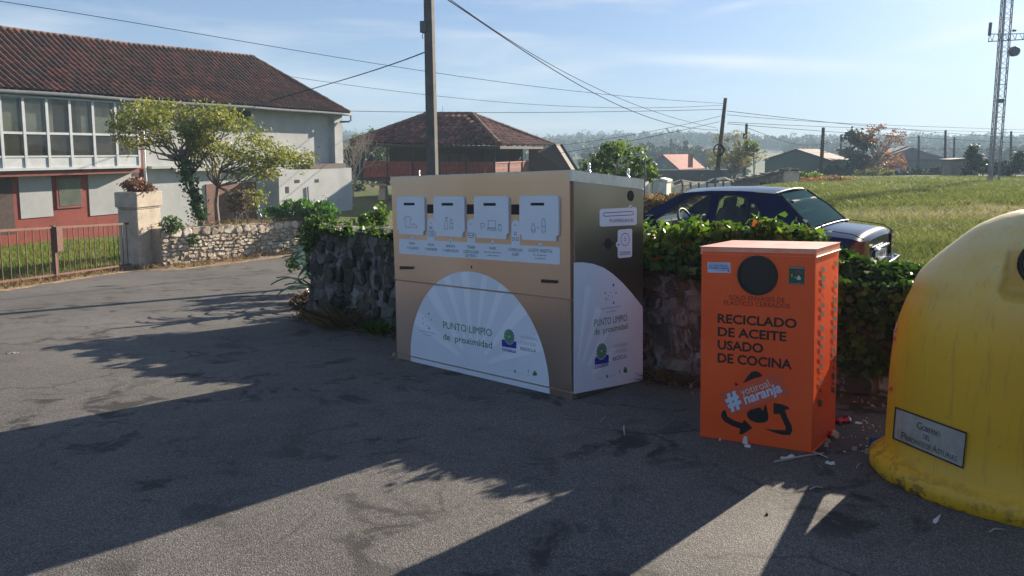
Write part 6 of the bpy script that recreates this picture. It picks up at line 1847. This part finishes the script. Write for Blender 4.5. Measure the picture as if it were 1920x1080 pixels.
# ================================================================= FAR BUILDINGS
def gable_house(name, label, cat, near, a, w, l, ze, zr, wallm, roofm, base, hip=0, ov=.25, extra=None):
    """near: near corner; gable end runs to the left, the long side to the right"""
    e1, e2 = np.array([-math.cos(a), math.sin(a), 0]), np.array([math.sin(a), math.cos(a), 0])
    N = np.array([near[0], near[1], 0]); up_ = np.array([0, 0, 1.])
    o = thing(name, label, cat, (near[0], near[1], base))
    p = lambda i, j, z: N + e1 * i + e2 * j + up_ * z
    b = MB()
    b.add([p(0, 0, base), p(w, 0, base), p(w, 0, ze), p(w / 2, 0, zr - .05), p(0, 0, ze), p(0, l, base), p(w, l, base), p(w, l, ze), p(w / 2, l, zr - .05), p(0, l, ze)],
          [(0, 1, 2, 3, 4), (5, 9, 8, 7, 6), (0, 4, 9, 5), (1, 6, 7, 2), (2, 7, 8, 3), (4, 3, 8, 9)])
    b.build('wall', M[wallm], o)
    b = MB(); sl = (zr - ze) / (w / 2); dz = ov * sl
    for s0, sg in ((0, -1), (w, 1)):
        A_, B_, C_, D_ = p(s0 + sg * ov, -ov, ze - dz), p(s0 + sg * ov, l + ov, ze - dz), p(w / 2, l + ov - hip, zr), p(w / 2, -ov + hip, zr)
        b.add([A_, B_, C_, D_] + [q + up_ * .12 for q in (A_, B_, C_, D_)], [(0, 3, 2, 1), (4, 5, 6, 7), (0, 1, 5, 4), (0, 4, 7, 3), (1, 2, 6, 5)])
    if hip:
        for j, jj in ((-ov, -ov + hip), (l + ov, l + ov - hip)): b.poly([p(-ov, j, ze - dz + .12), p(w + ov, j, ze - dz + .12), p(w / 2, jj, zr + .12)])
    r_ = b.build('roof', M[roofm], o)
    if extra: extra(o, r_, p)
    return o
def chim(o, r_, p):
    b = MB(); c = at(1294.5, 306, 109); b.box(c + np.array([0, 0, .35]), (.6, .6, 2.0)); b.box(c + np.array([0, 0, 1.4]), (.8, .8, .12)); b.build('chimney', M['brick_roof'], r_)
gb = lambda px, Y: ground_h((px - 960.) / FPX * Y, Y) - .3
gable_house('village_house', 'distant grey gabled house with a red roof and brick chimney, behind the dark netting', 'house', at(1273, 320, 110)[:2], math.radians(40), 5.4, 8.5, zat(317, 110), zat(291, 112), 'house_grey', 'brick_roof', gb(1273, 110), 0, .2, chim)
def skyl(o, r_, p):
    b = MB()
    for j in (1.5, 3.2):
        b.add([p(2.0, j, 0) * [1, 1, 0] + [0, 0, zat(287.5, 90)], p(2.0, j + .7, 0) * [1, 1, 0] + [0, 0, zat(287.5, 90)], p(1.2, j + .7, 0) * [1, 1, 0] + [0, 0, zat(292.5, 90)], p(1.2, j, 0) * [1, 1, 0] + [0, 0, zat(292.5, 90)]], [(0, 1, 2, 3)])
gable_house('barn', 'dark green gabled barn with a rust red roof, behind the thick dark pole', 'barn', at(1556, 300, 84)[:2], math.radians(40), 7.6, 7.5, zat(300, 88), zat(281, 88), 'barn_green', 'barn_roof', gb(1540, 86))
gable_house('long_house', 'long low dark roofed house in shade, right of the reddish tree', 'house', at(1782, 300, 100)[:2], math.radians(8), 10.2, 7, zat(301, 100), zat(276, 104), 'house_grey', 'far_dark_roof', gb(1740, 100), 2.2)
gable_house('outbuilding', 'small dark outbuilding left of the bushy tree by the mast', 'shed', at(1836, 312, 70)[:2], math.radians(15), 2.4, 3, zat(301, 70), zat(299, 70), 'shed_block', 'far_dark_roof', gb(1836, 70))
# lean-to shed, boards, panels
SY = 48.0
o = thing('lean_to_shed', 'low block lean-to shed with a sloping sheet roof, behind the car', 'shed', gpos(1435, SY))
zb0 = gpos(1435, SY)[2] - .3
def wallpts(x0, x1, Y0, Y1): return at(x0, 350, Y0), at(x1, 350, Y1)
a_, c_ = wallpts(1372, 1471, 50, 47.5)
b = MB(); dv = np.array([.9, 1.9, 0])
def slab(mb, p, q, z0p, z0q, z1p, z1q, dv):
    P_ = [np.array([p[0], p[1], z0p]), np.array([q[0], q[1], z0q]), np.array([q[0], q[1], z1q]), np.array([p[0], p[1], z1p])]
    hexa(mb, P_, [x + dv for x in P_])
slab(b, a_, c_, zb0, zb0, zat(341, 50), zat(322, 47.5), dv); b.build('wall', M['shed_block'], o)
b = MB()
for x0, x1 in ((1424, 1436), (1440, 1452)):
    p, q = at(x0, 345, 48.6), at(x1, 345, 48.3); p[1] -= .06; q[1] -= .06
    slab(b, p, q, zat(349, 48.5), zat(349, 48.4), zat(342, 48.5), zat(342, 48.4), np.array([.02, .05, 0]))
b.build('window', M['room_dark'], o)
b = MB(); p, q = at(1368, 341, 49.7), at(1480, 319.5, 47.2)
slab(b, p, q, p[2], q[2], p[2] + .1, q[2] + .1, np.array([1.1, 2.4, 0])); 
for k in range(8):
    s = k / 7; w = p * (1 - s) + q * s; b.box(w + np.array([.1, .4, .13]), (.3, .3, .08), k)
b.build('roof', M['asbestos'], o)
b = MB(); p, q = at(1471, 345, 47.4), at(1498, 345, 49.0); slab(b, p, q, zb0, zb0, zat(321, 47.5), zat(319, 49), np.array([-.05, .15, 0])); bd_ = b.build('board_wall', M['old_boards'], o)
b = MB(); p, q = at(1483, 345, 47.95), at(1488, 345, 48.2); p[1] -= .05; q[1] -= .05; slab(b, p, q, zb0, zb0, zat(341, 48), zat(341, 48), np.array([.01, .06, 0])); b.build('gap', M['room_dark'], bd_)
b = MB()
for k in range(6): b.box(at(1468 + k * 6, 318.5, 47.6 + k * .2) + np.array([0, .1, 0]), (.3, .35, .12), k)
b.build('roof_rubble', M['barn_roof'], o)
def panels(name, label, x0, x1, yt, Y0, Y1, n, mat, posts=True):
    o = thing(name, label, 'fence', gpos((x0 + x1) / 2, (Y0 + Y1) / 2))
    for k in range(n):
        s0, s1 = k / n, (k + .88) / n
        p, q = at(x0 + (x1 - x0) * s0, 350, Y0 + (Y1 - Y0) * s0), at(x0 + (x1 - x0) * s1, 350, Y0 + (Y1 - Y0) * s1)
        zt_ = zat(yt + rnd.uniform(-1.5, 1.5), (Y0 + Y1) / 2)
        b = MB(); slab(b, p, q, gpos(x0, Y0)[2] - .3, gpos(x1, Y1)[2] - .3, zt_, zt_, np.array([.02, .10, 0])); b.build('panel', M[mat], o)
        if posts:
            b = MB(); w = q + (q - p) * .07; b.beam(np.array([w[0], w[1], gpos(x0, Y0)[2] - .3]), np.array([w[0], w[1], zt_ + .12]), .10, .10, up=(1, 0, 0)); b.build('post', M['pole_wood'], o)
    return o
panels('panel_fence', 'row of pale concrete panels between dark posts, ending at the leaning pole foot', 1265, 1372, 345, 42, 46, 7, 'concrete_panel')
panels('panel_wall', 'tall whitish concrete panels nearest the thin metal post', 1204, 1232, 337, 38, 40, 2, 'concrete_panel', False)
o = gable_house('white_hut', 'small white rendered hut beside the panel fence', 'hut', at(1250, 340, 39)[:2], math.radians(25), .75, 1.1, zat(341, 39), zat(338, 39), 'concrete_panel', 'concrete_panel', gb(1250, 39), 0, .06)
b = MB(); pts = [at(1262 + 16 * k, 345 - 6 * math.sin(k * 1.4) - k * 1.2, 44 + .4 * k) for k in range(8)]
rows = [[q + np.array([0, dy, dz]) for dy, dz in ((-.4, -.10), (0, .05), (.9, -.02))] for q in pts]
b.grid(rows); nt_ = b.build('sagging_net', M['far_net'], loc=pts[0]); tag(nt_, 'dark net cover sagging over the posts of the panel fence', 'net')
b = MB(); 
p, q = at(1228, 330, 84), at(1372, 330, 84); slab(b, p, q, gb(1300, 84), gb(1300, 84), zat(319, 84), zat(318, 84), np.array([0, 1.2, 0])); 
nw = b.build('netting_screen', M['far_net'], loc=p); tag(nw, 'long dark netting screen in front of the red roofed house', 'screen')
b = MB()
for x0, x1, yt, Y0 in ((1500, 1520, 327, 62), (1522, 1536, 331, 61), (1548, 1575, 331, 66)):
    p, q = at(x0, 335, Y0), at(x1, 335, Y0 + .5); slab(b, p, q, gb(x0, Y0), gb(x1, Y0), zat(yt, Y0), zat(yt, Y0), np.array([0, .12, 0]))
o = b.build('sheet_fence', M['white_paint'], loc=at(1520, 340, 62)); tag(o, 'patchy pale sheet fence below the green barn', 'fence')
# white van
vY = 84.0
o = thing('white_van', 'small white van parked at the far edge of the meadow, under the reddish tree', 'van', gpos(1665, vY))
A0_ = at(1646, 325, vY); zg = ground_h(A0_[0], vY)
vf = lambda x, y, z: np.array([A0_[0] + x, vY + y, max(zg, zat(330, vY)) + z])
b = MB(); prf = [(0, .3), (0, 1.25), (.15, 1.35), (1.7, 1.35), (2.15, .95), (2.6, .85), (2.65, .3)]
for y in (0, 1.5): b.poly([vf(x, y, z) for x, z in prf])
for (x, z), (x2, z2) in zip(prf, prf[1:] + prf[:1]): b.poly([vf(x, 0, z), vf(x2, 0, z2), vf(x2, 1.5, z2), vf(x, 1.5, z)])
b.build('body', M['white_paint'], o)
b = MB(); b.poly([vf(.2, -.01, 1.0), vf(.2, -.01, 1.25), vf(1.65, -.01, 1.25), vf(1.95, -.01, 1.0)]); b.build('window', M['room_dark'], o)
for x in (.55, 2.05): b = MB(); b.tube([vf(x, -.05, .32), vf(x, .2, .32)], .32, 14); b.build('wheel', M['rubber'], o)
# ================================================================= FAR TREES
def ftree(label, px, Y, pyb, crown, mat, leaf, n, k, cr, r0=.12, name='tree', tw=20, cat='tree', limb=.3, asp=.6):
    x = (px - 960.) / FPX * Y; base = (x, Y, min(ground_h(x, Y), zat(pyb, Y)))
    z1 = min(c[1] for c in crown); 
    cz = zat(sum(c[1] for c in crown) / len(crown), Y)
    c_ = [((at(cx, cy, Y)[0] - x, rnd.uniform(-.3, .3), at(cx, cy, Y)[2] - base[2]), (rx / FPX * Y, min(rx, 60) / FPX * Y * .9, ry / FPX * Y), w) for cx, cy, rx, ry, w in crown]
    h = cz - base[2]
    return tree(name, label, cat, base, [(0, 0, 0), (.05, 0, h * .35), (-.03, 0, h * .75)], r0, c_, mat, leaf, n, k, cr, twigs=tw, limb=limb, aspect=asp)
ftree('rounded fig like tree directly behind the steel cabinet', 1160, 26, 372, [(1160, 303, 62, 40, 1), (1205, 322, 28, 22, .3), (1115, 320, 26, 18, .2), (1150, 345, 50, 22, .4)], 'leaf_fig', .15, 3300, 130, .22, .08, 'fig_tree', 60)
ftree('pale half bare tree behind the leaning pole', 1376, 68, 342, [(1372, 280, 40, 36, 1), (1412, 285, 20, 24, .25), (1335, 300, 22, 14, .2)], 'leaf_pale', .22, 2300, 60, .6, .24, 'half_bare_tree', 44, limb=.28, asp=.4)
ftree('small dark green tree at the right side of the pale half bare tree', 1412, 67, 342, [(1410, 277, 15, 15, 1)], 'leaf_fig', .25, 500, 14, .35, .08, 'small_tree', 8)
ftree('dark evergreen tree beside the green barn', 1608, 86, 335, [(1610, 285, 27, 42, 1), (1604, 258, 22, 14, .4), (1628, 262, 16, 14, .3), (1608, 315, 26, 16, .4)], 'leaf_dark', .38, 3600, 50, .7, .25, 'evergreen_tree', 12)
ftree('open reddish brown tree leaning over the white van', 1638, 84, 335, [(1650, 252, 40, 18, .8), (1668, 298, 34, 20, 1), (1640, 318, 22, 14, .5), (1672, 265, 20, 18, .3)], 'leaf_rust', .26, 2100, 56, .6, .22, 'reddish_tree', 46, limb=.3, asp=.5)
ftree('dark bushy tree standing left of the lattice mast', 1826, 66, 332, [(1826, 300, 16, 24, 1), (1836, 310, 16, 16, .6), (1812, 316, 10, 14, .3), (1826, 280, 6, 8, .15)], 'leaf_dark', .28, 1700, 40, .35, .09, 'bushy_tree', 14)
def fbush(label, px, Y, crown, mat, leaf, n, k, cr, name='shrub', cat='shrub'):
    x = (px - 960.) / FPX * Y; base = (x, Y, ground_h(x, Y))
    c_ = [((at(cx, cy, Y)[0] - x, rnd.uniform(-.3, .3), max(.1, at(cx, cy, Y)[2] - base[2])), (rx / FPX * Y, min(rx, 40) / FPX * Y, ry / FPX * Y), w) for cx, cy, rx, ry, w in crown]
    return bush(name, label, cat, base, c_, mat, leaf, n, k, cr, stems=4)
fbush('brown bramble thicket left of the car bonnet, behind the steel cabinet', 1245, 19, [(1240, 384, 40, 16, 1), (1285, 372, 22, 10, .5), (1215, 395, 16, 22, .4)], 'leaf_dry', .10, 2600, 50, .22, 'bramble_thicket', 'brambles')
fbush('dark hedge at the right edge, behind the mast foot', 1900, 62, [(1895, 316, 34, 14, 1), (1915, 300, 12, 16, .4), (1870, 322, 26, 8, .4)], 'leaf_dark', .26, 2400, 50, .4, 'hedge', 'hedge')
fbush('light green tall weeds beside the white van', 1620, 76, [(1625, 326, 30, 9, 1), (1655, 322, 18, 8, .5)], 'leaf_pale', .24, 1500, 40, .4, 'tall_weeds', 'weeds')
fbush('dark shrubs along the foot of the dark roofed house', 1745, 84, [(1738, 322, 26, 8, 1), (1770, 318, 24, 10, .8), (1705, 322, 18, 6, .4)], 'leaf_dark', .28, 1800, 44, .4)
fbush('green shrubs at the corner of the lean-to shed', 1506, 52, [(1506, 345, 14, 10, 1), (1530, 342, 24, 8, .8)], 'leaf_fig', .2, 1200, 30, .3)
fbush('reddish dry bracken along the near edge of the meadow, under the thick dark pole', 1545, 50, [(1530, 347, 34, 5, 1), (1570, 342, 30, 5, .8)], 'leaf_rust', .16, 1300, 40, .25, 'bracken', 'bracken')
fbush('dark scrub between the green barn and the evergreen', 1575, 80, [(1570, 322, 26, 10, 1), (1545, 328, 16, 8, .5)], 'leaf_dark', .28, 1300, 30, .4)
# wooded hills, too many trees to count
P, T = [], []
for i in range(5200):
    Y = rnd.uniform(190, 600); px = rnd.uniform(560, 1990); x = (px - 960.) / FPX * Y
    dens = n2(x / 75., Y / 60., 5) + (.35 if Y > 430 else (.0 if Y > 330 else -.12))
    if 190 < Y < 330 and (1395 < px < 1480 or 1020 < px < 1100): dens -= 1
    if dens < .0: continue
    z = ground_h(x, Y); h = rnd.uniform(5, 10) * (1.3 if rnd.random() < .08 else 1); w = h * rnd.uniform(.30, .48)
    m = 60
    P.append(ellips(m, (x, Y, z + h * .55), (w, w, h * .46), .5)); T.append(np.clip(rnd.uniform(.2, .8) + nrs.normal(size=m) * .15, 0, 1))
P = np.concatenate(P); T = np.concatenate(T)
V, F = leafcloud(P, 1.6, .85)
tag(mesh_np('far_woods', V, F, M['leaf_woods'], T), kind='stuff')
# meadow grass
def field_xy(n, y0, y1, p0, p1):
    Y = np.exp(nrs.uniform(math.log(y0), math.log(y1), n)); px = nrs.uniform(p0, p1, n)
    return np.column_stack([(px - 960.) / FPX * Y, Y])
xy = field_xy(84000, 8.5, 26, 1180, 2200)
keep = np.array([walld(x, y) > .55 and (x - (-2 + max(0, y - 14) * .52)) > -1 for x, y in xy]); xy = xy[keep]
def gtint(xy):
    t = np.array([.34 + .42 * n2(x * .35, y * .35, 2) + .25 * n2(x * 1.3, y * 1.3, 6) + .45 * math.exp(-((y - 19.5 - .1 * x) / 2.2) ** 2) for x, y in xy])
    return np.clip(t + nrs.normal(size=len(xy)) * .14, 0, 1)
tag(blades('meadow_grass', xy, ground_h, .13, .007, M['grass_field'], lean=.7, tn=gtint(xy)), kind='stuff')
xy = field_xy(60000, 24, 62, 1330, 2250)
keep = np.array([(x - (-2 + (y - 14) * .52)) > -2.5 for x, y in xy]); xy = xy[keep]
tag(blades('meadow_grass', xy, ground_h, .17, .018, M['grass_field'], lean=.7, tn=gtint(xy)), kind='stuff')
xy = np.column_stack([nrs.uniform(-6, 1, 9000), nrs.uniform(11.5, 24, 9000)])
keep = np.array([walld(x, y) > .6 and not inside(x, y, road_poly) for x, y in xy]); xy = xy[keep]
tag(blades('bank_grass', xy, ground_h, .22, .014, M['grass_lawn'], lean=.5), kind='stuff')
# ================================================================= LITTER
def lit(name, label, cat, mb, mats, c, **k):
    o = mb.build(name, mats, loc=c, **k); return tag(o, label, cat)
def can(px, py, label, ax, rr=.030, L=.105, crush=.6):
    c = rg(px, py, .026); ax = unit(ax)
    o = thing('drink_can', label, 'can', c)
    b = MB(); b.tube([c - ax * L / 2, c - ax * L * .35, c, c + ax * L * .35], [rr * .85, rr, rr * crush, rr], 12); b.build('can_body', M['can_red'], o, smooth=True)
    b = MB(); b.tube([c + ax * L * .35, c + ax * L * .5, c + ax * (L * .5 + .002)], [rr, rr * .85, rr * .8], 12); b.build('can_top', M['can_top'], o)
can(1557, 822, 'crushed red drink can with a shiny top, at the flank of the orange bin', (.3, -.9, .35))
can(1580, 795, 'flattened red can in the dark between the orange bin and yellow dome', (.9, .2, .1), crush=.4)
def stick(px0, py0, px1, py1, label, r=.004, mat='stick_pale', name='stick'):
    a, c = rg(px0, py0, .007), rg(px1, py1, .009); m = (a + c) / 2 + np.array([rnd.uniform(-.01, .01), rnd.uniform(-.01, .01), .006])
    b = MB(); b.tube([a, m, c], [r, r * 1.1, r * .8], 6); return lit(name, label, 'twig', b, M[mat], a, smooth=True)
stick(1452, 868, 1545, 852, 'longest dry twig in front of the orange bin', .006)
stick(1520, 848, 1552, 861, 'short twig crossing the longest one at the orange bin corner', .004)
stick(1518, 920, 1543, 917, 'pale straw lying on open asphalt below the orange bin')
stick(1606, 880, 1619, 871, 'small pale stick left of the yellow dome')
stick(1855, 1000, 1884, 996, 'pale straw lying under the rim of the yellow dome')
stick(1170, 800, 1171, 817, 'upright looking pale stick in front of the steel cabinet', .006)
stick(1126, 792, 1136, 786, 'tiny pale stick near the corner of the steel cabinet', .004)
stick(1300, 722, 1225, 716, 'broken branch on the straw between the cabinet and orange bin', .010)
def chip(px, py, label, sx, sy, sz, mat, name='pebble', cat='pebble', rz=None):
    c = rg(px, py, sz / 2 + .004); b = MB(); a = rnd.uniform(0, 3) if rz is None else rz
    n = 8 if mat in ('cork_tan', 'paper_white') and cat in ('cork', 'pebble') else 11; vs = []
    for k in range(n):
        t = 2 * math.pi * k / n; q = rnd.uniform(.8, 1.1) if n == 8 else rnd.uniform(.35, 1.05); x, y = sx * q * math.cos(t), sy * q * math.sin(t)
        vs.append((c[0] + x * math.cos(a) - y * math.sin(a), c[1] + x * math.sin(a) + y * math.cos(a)))
    b.add([(x, y, c[2] - sz / 2) for x, y in vs] + [(c[0] + (x - c[0]) * .8, c[1] + (y - c[1]) * .8, c[2] + sz / 2 + rnd.uniform(-.2, .2) * sz * (1 if n == 8 else 4)) for x, y in vs], [tuple(range(n))[::-1], tuple(range(n, 2 * n))] + [(i, (i + 1) % n, n + (i + 1) % n, n + i) for i in range(n)])
    return lit(name, label, cat, b, M[mat], c)
chip(1399, 833, 'pale block of polystyrene at the foot of the orange bin front', .028, .018, .03, 'paper_white', 'foam_block', 'foam')
chip(1402, 838, 'flat torn paper under the pale foam block', .05, .025, .006, 'paper_white', 'paper_scrap', 'paper')
chip(1350, 827, 'white bead of litter at the orange bin left corner', .008, .008, .012, 'paper_white', 'paper_scrap', 'paper')
chip(1553, 830, 'tan cork touching the crushed can', .018, .012, .022, 'cork_tan', 'cork', 'cork')
chip(1549, 838, 'second tan cork, in front of the first', .014, .018, .022, 'cork_tan', 'cork', 'cork')
chip(1602, 845, 'round tan pebble between the orange bin and yellow dome', .018, .014, .02, 'cork_tan')
chip(1626, 851, 'tan pebble touching the rim of the yellow dome', .02, .016, .025, 'cork_tan')
chip(1478, 860, 'crumpled grey wrapper beside the longest twig', .07, .02, .010, 'paper_white', 'wrapper', 'wrapper')
chip(1556, 871, 'torn white tissue below the orange bin corner', .03, .02, .012, 'paper_white', 'tissue', 'tissue')
chip(1106, 756, 'small blue bottle cap at the corner of the steel cabinet', .02, .012, .010, 'blue_rag', 'bottle_cap', 'bottle cap')
chip(1640, 842, 'blue rag wedged on the rim of the yellow dome', .04, .03, .05, 'blue_rag', 'rag', 'rag')
chip(1755, 978, 'pale torn bag strip in front of the yellow dome', .09, .014, .008, 'paper_white', 'bag_strip', 'litter')
chip(1438, 966, 'black butt lying on the asphalt near the sunlit patch', .022, .009, .010, 'black_plastic', 'rubber_scrap', 'litter')
chip(21, 664, 'withered pale leaf on the sunlit road at the left edge', .07, .03, .012, 'stick_pale', 'fallen_leaf', 'leaf')
chip(1610, 795, 'grey wrapper scraps behind the tan pebble', .03, .015, .008, 'paper_white', 'wrapper', 'wrapper')
chip(740, 668, 'tan pebble at the left corner of the steel cabinet', .03, .02, .03, 'cork_tan')
for i in range(40):
    px, py = rnd.uniform(80, 1560), rnd.uniform(600, 1060)
    if 735 < px < 1215 and py < 765: continue
    if px > 1290 and py < 870: continue
    o = chip(px, py, 'tiny pale grit chip on the open asphalt', rnd.uniform(.003, .006), rnd.uniform(.002, .005), .003, 'stick_pale', 'grit_chip', 'grit'); o['group'] = 'grit chips on the asphalt'
for i in range(26):
    px, py = rnd.uniform(1575, 1650), rnd.uniform(785, 850)
    o = chip(px, py, 'tiny scrap of glass or paper in the dark gap beside the yellow dome', rnd.uniform(.004, .010), rnd.uniform(.003, .007), .005, 'paper_white', 'glass_scrap', 'scrap'); o['group'] = 'scraps beside the yellow dome'
# ================================================================= HAZE
HD = .0010
b = MB(); b.box((0, 310, 22), (1330, 790, 70))
hz = tag(b.build('haze', [], loc=(0, 310, 22)), kind='stuff')
hm = bpy.data.materials.new('haze'); hm.use_nodes = True
hn_ = hm.node_tree.nodes; hn_.clear()
ho = hn_.new('ShaderNodeOutputMaterial'); hv = hn_.new('ShaderNodeVolumePrincipled')
hv.inputs['Color'].default_value = (.58, .80, 1.0, 1); hv.inputs['Density'].default_value = HD; hv.inputs['Anisotropy'].default_value = .0
hm.node_tree.links.new(hv.outputs[0], ho.inputs['Volume'])
hz.data.materials.append(hm)
clean()
